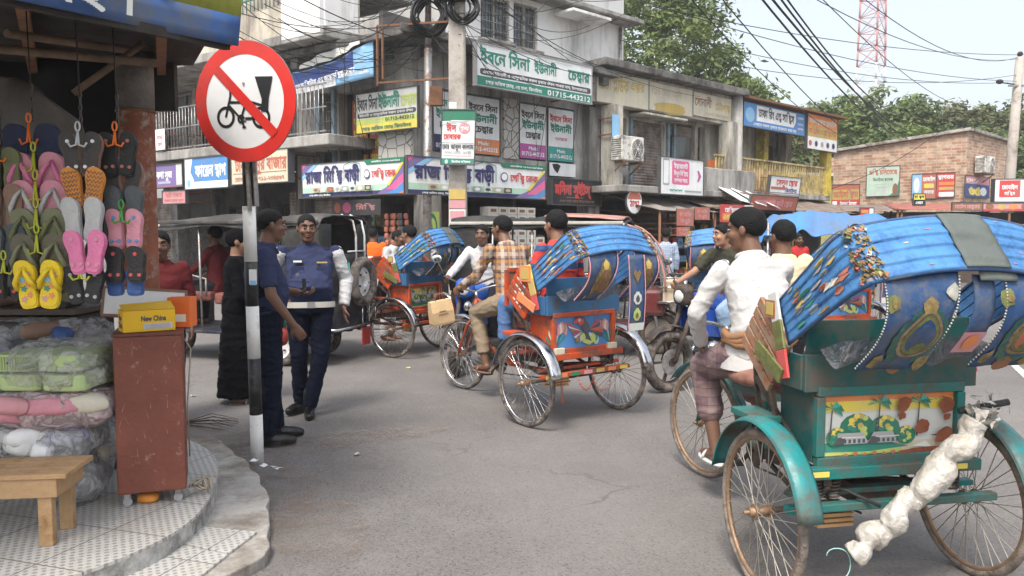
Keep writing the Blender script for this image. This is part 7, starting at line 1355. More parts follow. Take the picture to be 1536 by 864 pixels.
for k in range(4):
    o = thing('snack_box', 'small tan carton in the chrome front rack, one of four', 'carton', group='cartons in the chrome rack'); o.matrix_world = e1.matrix_world.copy() if False else M.Translation(e2.location) @ M.Rotation(e2.rotation_euler.z, 4, 'Z') @ M.Translation((2.78, -.34+k*.22, .713)); MB(INK[('tan', 'cream', 'yellow', 'tan')[k]]).box((0, 0, .13), (.2, .17, .24+.02*(k % 2))).build('box', o, .004)
# ---------------------------------------------------------------- motorcycles
def moto(label, loc, az, tank, seed, steer=0, group='motorcycles'):
    T = thing('motorcycle', label, 'motorcycle', loc, pi/2-az, group); r = .305; ax = (1.26, 0, r); hd = V((.98, 0, .92)); fr = M.Translation(hd) @ M.Rotation(steer, 4, 'Z') @ M.Translation(-hd)
    def mw(c, m4):
        b = MB(RUBBER); b.m = m4; b.tube([(c[0]+(r-.045)*cos(t*pi/20), c[1], c[2]+(r-.045)*sin(t*pi/20)) for t in range(40)], .05, 10, True); o = b.build('wheel', T); b = MB(DKMET); b.m = m4; b.tube([(c[0]+(r-.09)*cos(t*pi/20), c[1], c[2]+(r-.09)*sin(t*pi/20)) for t in range(40)], .02, 8, True)
        for k in range(5): a = k*2*pi/5; b.bar((c[0]+.03*cos(a), 0, c[2]+.03*sin(a)), (c[0]+(r-.09)*cos(a), 0, c[2]+(r-.09)*sin(a)), .02, .03, (0, 1, 0))
        b.cyl((c[0], -.06, c[2]), (c[0], .06, c[2]), .045); b.build('rim', o); b = MB(STEEL); b.m = m4; b.cyl((c[0], .045, c[2]), (c[0], .05, c[2]), .13, n=24); b.build('brake_disc', o)
    mw((0, 0, r), M.Identity(4)); mw(ax, fr)
    b = MB(DKMET); b.m = fr
    for y in (-.085, .085): b.cyl(V(ax)+V((0, y, 0)), hd+V((0, y, .02)), .024)
    b.box(hd+V((.01, 0, -.02)), (.06, .2, .03)); b.build('fork', T); b = MB(DKMET); b.m = fr; b.grid(lambda u, v: (ax[0]+.35*cos(R(40+100*u)), .13*(v-.5), ax[2]+.35*sin(R(40+100*u))+.015*cos((v-.5)*pi)), 14, 6, True, .005); b.build('front_mudguard', T)
    b = MB(DKMET); b.cyl(hd, (.55, 0, .78), .03); b.cyl(hd, (.62, 0, .38), .03); b.cyl((.55, 0, .78), (.45, 0, .32), .03); b.cyl((.45, .06, .33), (0, .06, r), .022); b.cyl((.45, -.06, .33), (0, -.06, r), .022); b.cyl((.5, 0, .76), (-.2, 0, .84), .025); b.cyl((.2, .1, .78), (.06, .1, r), .025); b.cyl((.2, -.1, .78), (.06, -.1, r), .025); b.build('frame', T)
    b = MB(tank); b.grid(pillow((.72, 0, .88), (.48, .28, .22), seed, .02), 24, 14); [b.prism([(.52, .5), (.95, .55), (1.02, .86), (.8, .8), (.52, .74)], .12 if s > 0 else -.14, .14 if s > 0 else -.12, frame((0, 0, 0), (1, 0, 0)) @ M.Rotation(pi/2, 4, 'X')) for s in (1, -1)]; b.build('tank', T)
    b = MB(RUB['black']); b.loft([[V((x, w_*cos(t*pi/7), z+.05*sin(t*pi/7))) for t in range(14)] for x, w_, z in ((.55, .08, .84), (.4, .12, .83), (.1, .13, .85), (-.2, .11, .9), (-.28, .05, .92))]); b.build('seat', T); b = MB(tank); b.loft([[V((x, w_*cos(t*pi/6), z+.07*sin(t*pi/6))) for t in range(12)] for x, w_, z in ((.3, .1, .74), (0, .11, .78), (-.28, .07, .86), (-.36, .03, .88))]); b.build('tail', T)
    b = MB(mat('alloy engine', (.2, .2, .2), .5, .6, var=.3)); b.box((.6, 0, .38), (.32, .24, .2)); [b.box((.66, 0, .5+k*.024), (.16, .18, .012)) for k in range(7)]; b.cyl((.5, -.14, .36), (.5, .14, .36), .09); b.build('engine', T, .01)
    b = MB(CHROME); b.tube([(.74, -.1, .46), (.84, -.13, .32), (.6, -.15, .25), (.2, -.15, .28), (-.3, -.17, .36)], [.02, .02, .022, .04, .045], 8); b.build('exhaust', T)
    b = MB(DKMET); b.m = fr; b.tube([hd+V((-.14, .36, .12)), hd+V((-.04, .3, .16)), hd+V((0, .1, .08)), hd+V((0, -.1, .08)), hd+V((-.04, -.3, .16)), hd+V((-.14, -.36, .12))], .013, 6); b.build('handlebar', T); b = MB(tank if seed == 4 else DKMET); b.m = fr; b.grid(pillow(hd+V((.1, 0, .04)), (.14, .22, .22), 3, .03), 16, 10); o = b.build('headlamp_cowl', T); b = MB(INK['offwhite']); b.m = fr; b.sph(hd+V((.15, 0, .03)), (.03, .075, .07), 12, 8); b.build('headlamp', T)
    for s in (1, -1):
        b = MB(DKMET); b.m = fr; b.cyl(hd+V((-.06, s*.3, .15)), hd+V((-.04, s*.38, .33)), .006); b.mat(CHROME).sph(hd+V((-.045, s*.4, .36)), (.012, .07, .045), 12, 8); b.build('mirror', T)
    return T
BLM = paint('glossy blue motorcycle paint', (.01, .06, .33), .12, .2, coat=.4)
MOX, MOY = 2.56, 8.6; m1 = moto('blue motorcycle with dark fork between the two rickshaws', (MOX, MOY, 0), math.atan2(-.78, -.62), BLM, 1, R(-8))
moto('black motorcycle parked before the shops behind the windscreen', (2.3, 12.6, 0), math.atan2(-.9, .4), paint('black bike paint', (.012, .012, .014), .2, .25), 2)
moto('dark motorcycle parked beside the first black one under the awning', (3.1, 13.4, 0), math.atan2(-.9, .4), paint('black bike paint', (.012, .012, .014), .2, .25), 3)
moto('blue and red motorcycle coming toward us behind the plaid rider', (-.22, 9.95, 0), math.atan2(-.28, -.96), paint('blue red fairing paint', (.02, .10, .42), .1, .25), 4)
hm = thing('helmet', 'black motorcycle helmet resting on a parked motorcycle', 'helmet', (2.25, 12.3, .98)); b = MB(mat('black helmet', (.012, .012, .014), .2, coat=.4)); b.sph((0, 0, .13), (.15, .125, .14), 20, 14); b.build('shell', hm); b = MB(GLASS); b.grid(lambda u, v: (.152*cos((u-.5)*2.2), -.128*sin((u-.5)*2.2), .1+.09*v), 10, 4, True); b.build('visor', hm)
pb = thing('paper_bag', 'tan paper carrier bag hanging at the orange rickshaw front', 'paper bag', tuple(at(664, 486, 7.7)), .5); b = MB(mat('tan kraft paper', (.60, .42, .23), .8, var=.12, vs=8, bump=.3, bs=14)); b.loft([[V((sx*.115*q, sy*.05*p, zz)) for sx, sy in ((-1, -1), (1, -1), (1, 1), (-1, 1))] for zz, q, p in ((0, .92, .9), (.02, 1, 1), (.13, .98, 1.1), (.235, .95, .6))], False); b.build('bag', pb); b = MB(INK['brown']); b.flat(rect(-.05, .1, .05, .11), M.Translation((0, -.056, 0)), .002); b.flat(rect(-.04, .13, .03, .14), M.Translation((0, -.056, 0)), .002); [b.tube([(-.05, y, .23), (-.04, y, .3), (.04, y, .3), (.05, y, .23)], .004, 5) for y in (-.02, .02)]; b.build('handle', pb); pb.rotation_euler = (.05, -.16, .5)
# ---------------------------------------------------------------- people: x forward, y left, z up
def bake(b, vox, name, smooth=5, wr=0, seed=0, fac=.5):
    """union of overlapping closed pieces as one continuous surface"""
    o = bpy.data.objects.new('tmp', b.mesh()); COL.objects.link(o); r = o.modifiers.new('r', 'REMESH'); r.mode = 'VOXEL'; r.voxel_size = vox; s = o.modifiers.new('s', 'SMOOTH'); s.iterations = smooth; s.factor = fac
    bpy.context.view_layer.update(); me = bpy.data.meshes.new_from_object(o.evaluated_get(bpy.context.evaluated_depsgraph_get())); bpy.data.objects.remove(o); me.name = name
    if wr:
        wr *= .9
        ns = [v.normal.copy() for v in me.vertices]
        for v, n in zip(me.vertices, ns): p = v.co; q_ = V((p.x*6+p.z*4+seed, p.y*5-p.z*3, p.z*11)); q_ += V((noise.noise(p*7), noise.noise(p*7+V((5, 0, 0))), 0))*1.2; f1 = 1-abs(noise.noise(q_))*2.2; f2 = 1-abs(noise.noise(q_*2.1+V((3, 1, 7))))*2.2; v.co = p+n*wr*(max(0, f1)**2*1.0+max(0, f2)**2*.3-.4)
    me.polygons.foreach_set('use_smooth', [True]*len(me.polygons)); return me
def obj(name, me, m, parent):
    o = bpy.data.objects.new(name, me); COL.objects.link(o); me.materials.clear(); me.materials.append(m); o.parent = parent; return o
def ell(c, s, f, n=22, e=.86): 
    return [V(c)+V(s)*math.copysign(abs(cos(t))**e, cos(t))+V(f)*math.copysign(abs(sin(t))**e, sin(t)) for t in [2*pi*k/n for k in range(n)]]
def torso(b, J, g, fat, top=True, bottom=0, wide=1):
    """trunk lofted from the hips to the neck; g: extra thickness for clothes"""
    pel, che = J['pel'], J['che']; nk = J['neck']; up = (nk-pel).normalized(); sl = (J['sL']-J['sR']); hl = (J['hL']-J['hR']); wai = J.get('wai', pel.lerp(che, .48)); R_ = []
    for c, s0, w_, d, fw in ((pel-up*(.07+bottom), hl, .150, .115, 0), (pel, hl, .168, .125, 0), (wai, hl.normalized()+sl.normalized(), .150+fat*.35, .112+fat*.75, fat*.5), (wai.lerp(che, .5), sl, .155+fat*.25, .115+fat*.55, fat*.35), (che, sl, .168*wide, .118+fat*.2, 0), ((J['sL']+J['sR'])/2-up*.02, sl, .165*wide, .088, -.008), (nk-up*.02, sl, .085, .066, -.005), (nk+up*.015, sl, .058, .055, 0)):
        s = s0.normalized(); f = s.cross(up).normalized(); R_.append(ell(c+f*fw, s*(w_+g), f*(d+g)))
    if not top: R_ = R_[:4]
    b.loft(R_)
def pose(h=1.7, **k):
    s = h/1.7; J = {n: V(p)*s for n, p in dict(pel=(0, 0, .92), che=(.01, 0, 1.24), neck=(.0, 0, 1.44), head=(.02, 0, 1.585), sL=(0, .185, 1.39), sR=(0, -.185, 1.39), eL=(-.02, .235, 1.11), eR=(-.02, -.235, 1.11), wL=(.05, .245, .87), wR=(.05, -.245, .87), hL=(0, .09, .90), hR=(0, -.09, .90), kL=(.02, .10, .49), kR=(.02, -.10, .49), aL=(-.01, .105, .085), aR=(-.01, -.105, .085)).items()}
    for q, p in k.items(): J[q] = V(p)
    return J
HAIR = mat('black hair', (.006, .0055, .0055), .6, var=.3, vs=30, bump=.6, bs=120, spec=.2); EYEW = mat('eye white', (.30, .28, .26), .4); EYEB = INK['black']
SK = {'dark': mat('dark brown skin', (.155, .078, .047), .5, var=.12, vs=8, bump=.1, bs=60), 'mid': mat('brown skin', (.235, .125, .076), .5, var=.12, vs=8, bump=.1, bs=60), 'light': mat('light brown skin', (.34, .18, .11), .5, var=.1, vs=8, bump=.1, bs=60)}
def hand(b, w, d, side, out, s=1, curl=.5, grip=False):
    """palm and five bent fingers from wrist w along d; out: palm normal"""
    d = V(d).normalized(); n = V(out); n = (n-d*n.dot(d)).normalized(); l = d.cross(n)*side; w = V(w); b.loft([ell(w+d*x*s, l*ww*s, n*t*s, 12) for x, ww, t in ((-.01, .026, .019), (.03, .036, .017), (.07, .04, .015), (.095, .037, .012))])
    for k, (off, ln) in enumerate(((.03, .068), (.010, .078), (-.010, .072), (-.029, .056))):
        p = w+(d*.088+l*off)*s; a = curl*(.5 if not grip else 1.5); q = d*cos(a)+n*sin(a); m = p+q*ln*.45*s; a2 = a+curl*(.9 if not grip else 1.2); q2 = d*cos(a2)+n*sin(a2); m2 = m+q2*ln*.3*s; a3 = a2+curl*.7; q3 = d*cos(a3)+n*sin(a3); b.cap(p, m, .0095*s, .009*s, 8); b.cap(m, m2, .009*s, .0082*s, 8); b.cap(m2, m2+q3*ln*.25*s, .0082*s, .007*s, 8)
    t0 = w+(d*.025+l*.03)*s; t1 = t0+(d*.035+l*.028+n*.012)*s; t2 = t1+(d*.03+l*.004+n*.014*(1+curl))*s; b.cap(t0, t1, .014*s, .011*s, 8); b.cap(t1, t2, .011*s, .0085*s, 8)
def person(label, loc, rz, J, top, bot, skin='mid', sleeve='long', hair='short', vox=.011, feet='shoe', shoe=None, fat=0, yaw=0, pitch=0, hs=1, face=True, shirt_low=.03, untuck=True, legcut=1.0, belt=None, grip=(.5, .5), palms=None, group=None, beard=0, extras=None, gb=.0, robe=None, cap=None, hand_dirs=None, wide=1, sleevem=None):
    T = thing('person', label, 'person', loc, rz, group); b = MB(); sk = SK[skin]
    hd = J['head']; H = M.Translation(hd) @ M.Rotation(yaw, 4, 'Z') @ M.Rotation(pitch, 4, 'Y') @ M.Scale(hs, 4); E = lambda c, r: (b.sph(H @ V(c), tuple(x*hs for x in r), 18, 12, H.normalized() if False else M.Rotation(yaw, 4, 'Z') @ M.Rotation(pitch, 4, 'Y')))
    b.cap(J['neck']-(J['head']-J['neck'])*.35, H @ V((-.012, 0, -.05)), .062, .054)
    E((-.012, 0, .03), (.100, .077, .088)); E((.018, 0, -.03), (.076, .066, .088)); E((.05, 0, -.098), (.034, .04, .026)); E((.02, 0, -.075), (.062, .057, .045))
    if face:
        b.cap(H @ V((.088, 0, .014)), H @ V((.108, 0, -.026)), .009*hs, .0145*hs, 8); b.cap(H @ V((.085, .036, .028)), H @ V((.085, -.036, .028)), .0115*hs, .0115*hs, 8); E((.085, 0, -.058), (.015, .026, .009)); E((.083, 0, -.071), (.014, .022, .009))
        for s in (1, -1): E((.06, s*.042, -.028), (.032, .024, .026)); E((.1, s*.013, -.028), (.009, .008, .007))
    for s in (1, -1): E((-.006, s*.079, -.008), (.018, .011, .033))
    tw = {}
    torso(b, J, -.006, fat)
    for S_, sd in (('L', 1), ('R', -1)):
        sh, el, wr, hp, kn, an = (J[q+S_] for q in ('s', 'e', 'w', 'h', 'k', 'a')); b.cap(sh, el, .050, .040); b.cap(el, wr, .040, .027); b.cap(hp, kn, .082, .056); b.cap(kn, an, .056, .037)
        dv = (wr-el).normalized(); hdv = (hand_dirs or {}).get(S_, dv); hand(b, wr, hdv, sd*(-1 if False else 1), (palms or {}).get(S_, V((0, -sd, 0)) if abs(dv.y) < .8 else V((0, 0, -1))), hs, grip[0 if S_ == 'L' else 1], grip[0 if S_ == 'L' else 1] > .9)
        fd = V(J.get('f'+S_, (1, 0, 0))).normalized(); fdn = V((fd.x, fd.y, fd.z-.02)); b.cap(an+V((0, 0, -.03))-fd*.02, an+fd*.1+V((0, 0, -.055+fd.z*.1)), .038, .03); b.cap(an+fd*.1+V((0, 0, -.055+fd.z*.1)), an+fd*.175+V((0, 0, -.062+fd.z*.16)), .03, .02)
    obj('body', bake(b, vox*.8 if face else vox, 'body', 4), sk, T)
    # clothes
    b = MB(); torso(b, J, .010, fat, True, shirt_low if untuck else -.05, wide)
    for S_ in 'LR':
        sh, el, wr = J['s'+S_], J['e'+S_], J['w'+S_]
        if sleevem is not None: b.cap(sh, sh.lerp(el, .03), .060, .05); continue
        if sleeve == 'short': q = sh.lerp(el, .82); b.cap(sh, sh.lerp(el, .5), .064, .063); b.tube([sh.lerp(el, .3), q], [.062, .061], 16)
        else: q = sh.lerp(el, .3); sl = b if sleevem is None else b; b.cap(sh, el, .057, .052); b.cap(el, el.lerp(wr, .8), .052, .044); b.tube([el.lerp(wr, .5), el.lerp(wr, .96)], [.047, .043], 16)
    obj('shirt', bake(b, vox, 'shirt', 9, .008, hash(label) % 97), top, T)
    if sleevem is not None:
        for S_ in 'LR': 
            b = MB(); sh, el, wr = J['s'+S_], J['e'+S_], J['w'+S_]; b.cap(sh.lerp(el, .05), el, .064, .056); b.cap(el, el.lerp(wr, .78), .058, .049); b.tube([el.lerp(wr, .5), el.lerp(wr, .95)], [.051, .046], 16); obj('sleeve', bake(b, vox*.8, 'sleeve', 3, .007, 5), sleevem, T)
    if robe is None:
        b = MB(); torso(b, J, .002 if untuck else .014, fat*.6, False)
        for S_ in 'LR': hp, kn, an = J['h'+S_], J['k'+S_], J['a'+S_]; b.cap(hp, kn, .102+gb, .076+gb); e = kn.lerp(an, legcut); b.cap(kn, kn.lerp(e, .9), .074+gb, .064+gb); b.tube([kn.lerp(e, .5), e], [.066+gb, .062+gb], 16)
        obj('trousers', bake(b, vox, 'trousers', 4, .008, 3+hash(label) % 89), bot, T)
    else:
        b = MB(); b.loft([ell(V((c[0], c[1], z)), V((0, w_, 0)), V((d, 0, 0))) for c, z, w_, d in robe]); obj('robe', bake(b, vox, 'robe', 4, .014, 3), bot, T)
    if belt:
        b = MB(belt); pel, che = J['pel'], J['che']; up = (che-pel).normalized(); s = (J['hL']-J['hR']).normalized(); f = s.cross(up); c = pel-up*.012; R1 = ell(c+f*fat*.3, s*(.182+fat*.25), f*(.145+fat*.65), 28); R2 = [p+up*.048 for p in R1]; k = len(R1)
        b.loft([R1, R2], True, False); b.mat(STEEL).box(c+f*(.15+fat*.95)+up*.024, (.02, .06, .05)); b.build('belt', T)
    for S_, sd in (('L', 1), ('R', -1)):
        an = J['a'+S_]; fd = V(J.get('f'+S_, (1, 0, 0))).normalized(); pt = V((0, 0, fd.z)); d0 = V((fd.x, fd.y, 0)).normalized(); sl = V((-d0.y, d0.x, 0)); upv = V((0, 0, 1)) if abs(fd.z) < .1 else d0.cross(sl)*1 if False else V((0, 0, 1))
        at_ = lambda x, y, z: an+fd*x+sl*y+upv*z
        if feet in ('boot', 'shoe'):
            b = MB(); b.cap(at_(-.03, 0, -.035), at_(.1, 0, -.045), .047, .042); b.cap(at_(.1, 0, -.045), at_(.175, 0, -.053), .045, .032); b.loft([[at_(x, y*w_, -.085) for x, y, w_ in ()] or [at_(x*.14+.06, y*.045, z) for x, y in [(cos(t*pi/9), sin(t*pi/9)) for t in range(18)]] for z in (-.085, -.06)])
            if feet == 'boot': b.cap(at_(0, 0, -.02), at_(-.005, 0, .12), .05, .056)
            obj('shoe', bake(b, .009, 'shoe', 3), shoe or RUB['black'], T)
        elif feet == 'sandal':
            b = MB(shoe or RUB['brown']); b.loft([[at_(.065+.14*cos(t*pi/10), .047*sin(t*pi/10), z) for t in range(20)] for z in (-.092, -.078)]); b.tube([at_(.08, .045*cos(t*pi/8), -.075+.045*sin(t*pi/8)) for t in range(9)], .009, 5); b.build('sandal', T)
    # hair
    if hair:
        b = MB(cap or HAIR); n, m = 40, 26; long_ = {'short': 0, 'crop': -.01, 'long': .03, 'bald': 0, 'scarf': .06}[hair]
        def hr(u, v):
            a = 2*pi*u; e = pi*v; d = V((sin(e)*cos(a), sin(e)*sin(a), cos(e))); p = V((-.012, 0, .03))+V((d.x*.100, d.y*.077, d.z*.088)); f = max(0, d.x); line = (.072*f**1.2-.06*(max(0, -d.x))-.0-.012*abs(d.y))-long_*(1-f); k = (p.z-line-.012*noise.noise(V((p.y*45, p.x*45, 2))))/.02; k = max(-1, min(1, k)); t_ = .045 if hair == 'crop' else .062
            return H @ (V((-.012, 0, .03))+V((d.x*.100, d.y*.077, d.z*.088))*(1+(t_*(.75+.25*k) if k > -.2 else -.12)+.05*noise.noise(p*32)*(k > 0)+(.05*max(0, d.z) if hair != 'crop' else .012*noise.noise(p*60))))
        b.grid(hr, n, m, True); b.build('hair' if hair != 'scarf' else 'headscarf', T)
    if face:
        for s in (1, -1):
            b = MB(EYEW); b.m = H; b.sph((.0845, s*.031, .004), (.0105, .0135, .0058), 10, 7); b.mat(EYEB).sph((.0925, s*.031, .004), (.005, .0062, .0058), 8, 6); b.build('eye', T)
            b = MB(HAIR); b.m = H; b.tube([(.094, s*.013, .026), (.095, s*.033, .033), (.083, s*.052, .026)], [.0045, .0055, .003], 6); b.build('eyebrow', T)
        b = MB(mat('lip', (.16, .06, .05), .5)); b.m = H; b.sph((.0945, 0, -.0585), (.0085, .023, .005), 12, 6); b.sph((.0925, 0, -.0685), (.0095, .021, .006), 12, 6); b.build('lips', T)
        if beard:
            b = MB(HAIR); b.m = H; b.tube([(.09, .03, -.053), (.102, .012, -.044), (.102, -.012, -.044), (.09, -.03, -.053)], [.003, .006, .006, .003], 6); b.build('moustache', T)
    if extras: extras(T, J, H)
    return T
# fabrics
def plaid(name, base, bands, sc_=1.0, rough=.85):
    m, n, b = nodes(name); L = n.links.new; N = n.nodes.new; tc = N('ShaderNodeTexCoord'); sp_ = N('ShaderNodeSeparateXYZ'); L(tc.outputs['Object'], sp_.inputs[0]); prev = None
    col = None
    for ax, freq, ph, wd, c, op in bands:
        mu = N('ShaderNodeMath'); mu.operation = 'MULTIPLY_ADD'; mu.inputs[1].default_value = freq*sc_; mu.inputs[2].default_value = ph
        if ax == 'h': L(sp_.outputs[2], mu.inputs[0])
        else: ad = N('ShaderNodeMath'); ad.inputs[1].default_value = 0; s2 = N('ShaderNodeMath'); s2.operation = 'MULTIPLY_ADD'; L(sp_.outputs[0], s2.inputs[0]); s2.inputs[1].default_value = .55; L(sp_.outputs[1], s2.inputs[2]); L(s2.outputs[0], mu.inputs[0])
        fr = N('ShaderNodeMath'); fr.operation = 'FRACT'; L(mu.outputs[0], fr.inputs[0]); lt = N('ShaderNodeMath'); lt.operation = 'LESS_THAN'; L(fr.outputs[0], lt.inputs[0]); lt.inputs[1].default_value = wd; mo = N('ShaderNodeMath'); mo.operation = 'MULTIPLY'; L(lt.outputs[0], mo.inputs[0]); mo.inputs[1].default_value = op
        mx = N('ShaderNodeMix'); mx.data_type = 'RGBA'; L(mo.outputs[0], mx.inputs[0]); mx.inputs[7].default_value = c+(1,)
        if col is None: mx.inputs[6].default_value = base+(1,)
        else: L(col, mx.inputs[6])
        col = mx.outputs[2]
    L(col, b.inputs['Base Color']); b.inputs['Roughness'].default_value = rough; no = N('ShaderNodeTexNoise'); no.inputs['Scale'].default_value = 26; L(tc.outputs['Object'], no.inputs['Vector']); bp = N('ShaderNodeBump'); bp.inputs['Strength'].default_value = .3; bp.inputs['Distance'].default_value = .02; L(no.outputs['Fac'], bp.inputs['Height']); L(bp.outputs[0], b.inputs['Normal']); MATS[name] = m; return m
PLAIDB = plaid('brown checked cotton', (.17, .10, .075), [('h', 8, .1, .3, (.50, .42, .34), .55), ('v', 8, .2, .3, (.55, .47, .38), .55), ('h', 8, .6, .22, (.42, .20, .05), .6), ('v', 8, .7, .22, (.45, .22, .06), .6), ('h', 8, .35, .1, (.05, .05, .09), .6), ('v', 8, .55, .1, (.05, .05, .09), .5)])
LUNGI = plaid('maroon grey checked lungi', (.19, .12, .115), [('h', 7, .1, .4, (.10, .055, .075), .6), ('v', 7, .2, .4, (.26, .19, .18), .5), ('h', 21, .1, .1, (.05, .03, .05), .6)])
STRIPE = plaid('red and navy striped knit', (.55, .045, .035), [('h', 6.5, .78, .34, (.03, .06, .16), 1.0)])
CHECKB = plaid('pale blue fine check', (.36, .42, .52), [('h', 30, 0, .3, (.16, .2, .3), .6), ('v', 30, 0, .3, (.16, .2, .3), .6)])
NAVY = cloth('navy uniform cotton', (.034, .041, .088)); NAVYT = cloth('dark navy trousers', (.008, .010, .022)); WHITE = cloth('white cotton', (.52, .52, .52)); OFFW = cloth('off white shirt', (.53, .515, .50)); KHAKI = cloth('khaki trousers', (.27, .21, .145)); BLACKC = cloth('black robe cloth', (.004, .004, .005)); JEAN = cloth('blue denim', (.10, .18, .36)); LJEAN = cloth('pale denim', (.30, .42, .56)); MAROON = cloth('maroon cotton', (.11, .02, .022)); ORANGE = cloth('orange cloth', (.72, .13, .02)); CREAMC = cloth('cream yellow cotton', (.62, .53, .34)); DARKC = cloth('dark cotton', (.018, .018, .021)); OLIVEC = cloth('dark olive cotton', (.05, .05, .035)); PURP = cloth('plum cotton', (.07, .025, .06)); WRAP = cloth('brown checked waist cloth', (.26, .14, .075)); BELTW = mat('off white belt', (.50, .48, .42), .5)
BOOT = mat('polished black boot', (.008, .0075, .0075), .3, var=.3, vs=12, dirt=(.05, .042, .035), da=.12, ds=8)
def face_to(x, y, tx, ty): return math.atan2(ty-y, tx-x)
# --- policeman facing us, hand on hip
gx, gy = gp(478, 630); c1x, c1y = gp(468, 622)
J = pose(1.74, pel=(0, .0, .95), che=(-.02, 0, 1.28), neck=(-.02, 0, 1.475), head=(.0, -.015, 1.615), sL=(-.02, .225, 1.41), sR=(-.02, -.225, 1.41), eL=(-.08, .315, 1.17), wL=(.0, .285, .935), eR=(-.14, -.34, 1.17), wR=(.04, -.25, 1.03), hL=(0, .10, .93), hR=(0, -.10, .93), kL=(.06, .075, .50), aL=(.05, -.02, .085), kR=(-.02, -.10, .51), aR=(-.12, -.09, .10), fL=(1, -.05, 0), fR=(.8, -.6, 0))
def badges(T, J, H):
    b = MB(INK['black']); b.box((.128, -.1, 1.335), (.012, .085, .028)); b.mat(INK['white']).box((.132, -.1, 1.335), (.008, .07, .016)); b.build('name_tag', T)
    b = MB(INK['gold']); b.box((.13, .1, 1.325), (.012, .085, .012)); b.build('ribbon_bar', T); b = MB(INK['dkgrey']); b.sph((.165, -.1, 1.21), (.012, .022, .028), 10, 8); b.build('badge', T)
    for s in (1, -1): b = MB(NAVY); b.box((.146, s*.105, 1.245), (.012, .105, .1)); b.build('pocket', T, .004); b = MB(NAVY); b.bar((-.015, s*.075, 1.455), (-.02, s*.205, 1.43), .05, .016); b.build('epaulette', T)
    b = MB(NAVY)
    for s in (1, -1): b.add([(.035, s*.012, 1.405), (.05, s*.075, 1.40), (.03, s*.085, 1.46), (.01, s*.05, 1.475), (-.01, s*.066, 1.485), (.0, s*.05, 1.5)], [(0, 1, 2, 3), (2, 4, 5, 3)])
    b.build('collar', T); b = MB(INK['teal']); b.box((-.035, .335, 1.285), (.05, .012, .06)); b.build('sleeve_badge', T)
cop1 = person('policeman in navy shirt with white sleeves standing hand on hip facing us', (c1x, c1y, 0), face_to(c1x, c1y, .2, 0), J, NAVY, NAVYT, 'dark', 'long', 'crop', .010, 'boot', BOOT, fat=.11, wide=1.16, yaw=.1, pitch=.03, untuck=False, belt=BELTW, grip=(.3, .6), extras=badges, beard=0, sleevem=WHITE, palms={'R': V((0, 0, -1)), 'L': V((0, 1, 0))}, hand_dirs={'R': V((.6, .8, -.25)), 'L': V((.2, .1, -1))})
# --- policeman in profile
c2x, c2y = gp(406, 664)
J = pose(1.76, pel=(-.02, 0, .96), che=(-.03, 0, 1.29), neck=(.0, 0, 1.485), head=(.035, 0, 1.63), sL=(-.02, .2, 1.42), sR=(-.02, -.2, 1.42), eR=(.02, -.28, 1.13), wR=(.17, -.25, .91), eL=(.02, .27, 1.14), wL=(.23, .15, 1.12), kL=(.0, .1, .5), aL=(.05, .12, .09), kR=(.02, -.1, .5), aR=(-.02, -.11, .09))
def ep(T, J, H):
    for s in (1, -1): b = MB(NAVY); b.bar((-.01, s*.08, 1.465), (-.02, s*.2, 1.44), .055, .018); b.build('epaulette', T)
    b = MB(INK['offwhite']); b.box((.015, -.268, 1.29), (.05, .01, .05)); b.build('sleeve_badge', T); b = MB(NAVY); b.tube([(-.07, 0, 1.5), (-.03, .06, 1.495), (.05, .055, 1.46), (.075, 0, 1.43), (.05, -.055, 1.46), (-.03, -.06, 1.495)], .016, 6, True); b.build('collar', T)
    b = MB(RUB['black']); b.box((.27, .12, 1.16), (.025, .07, .13)); b.build('phone', T)
cop2 = person('policeman in short sleeved navy shirt in profile beside the banded post', (c2x, c2y, 0), R(18), J, NAVY, NAVYT, 'dark', 'short', 'crop', .010, 'boot', BOOT, fat=.05, wide=1.08, yaw=.15, untuck=False, grip=(.9, .7), extras=ep, palms={'L': V((0, 0, 1)), 'R': V((0, 1, 0))})
# --- woman in black robe
wx, wy = gp(360, 603)
J = pose(1.6, wR=(.25, -.1, .78), eR=(.05, -.24, 1.0), wL=(.25, .1, .78), eL=(.05, .24, 1.0))
def wb(T, J, H): b = MB(mat('red green cloth bag', (.4, .05, .04), .7)); b.grid(pillow((.34, -.05, .62), (.22, .16, .2), 3, .1), 16, 10); b.mat(INK['dkgreen']).grid(pillow((.34, -.05, .75), (.21, .15, .1), 5, .1), 14, 8); b.build('bag', T)
person('woman in a long black robe and headscarf behind the banded post', (wx, wy, 0), R(12), J, BLACKC, BLACKC, 'mid', 'long', 'scarf', .014, 'sandal', RUB['grey'], extras=wb, robe=[((0, 0), z, w_, d) for z, w_, d in ((.06, .2, .2), (.3, .19, .18), (.7, .18, .15), (1.0, .165, .13))], cap=BLACKC)
# --- man in maroon behind the cabinet
J = pose(1.58); mx_ = at(241, 400, 6.6)
person('man in a maroon shirt standing behind the cabinet and pillar', (mx_.x, 6.6, 0), R(-70), J, MAROON, DARKC, 'dark', 'long', 'short', .014, 'sandal')
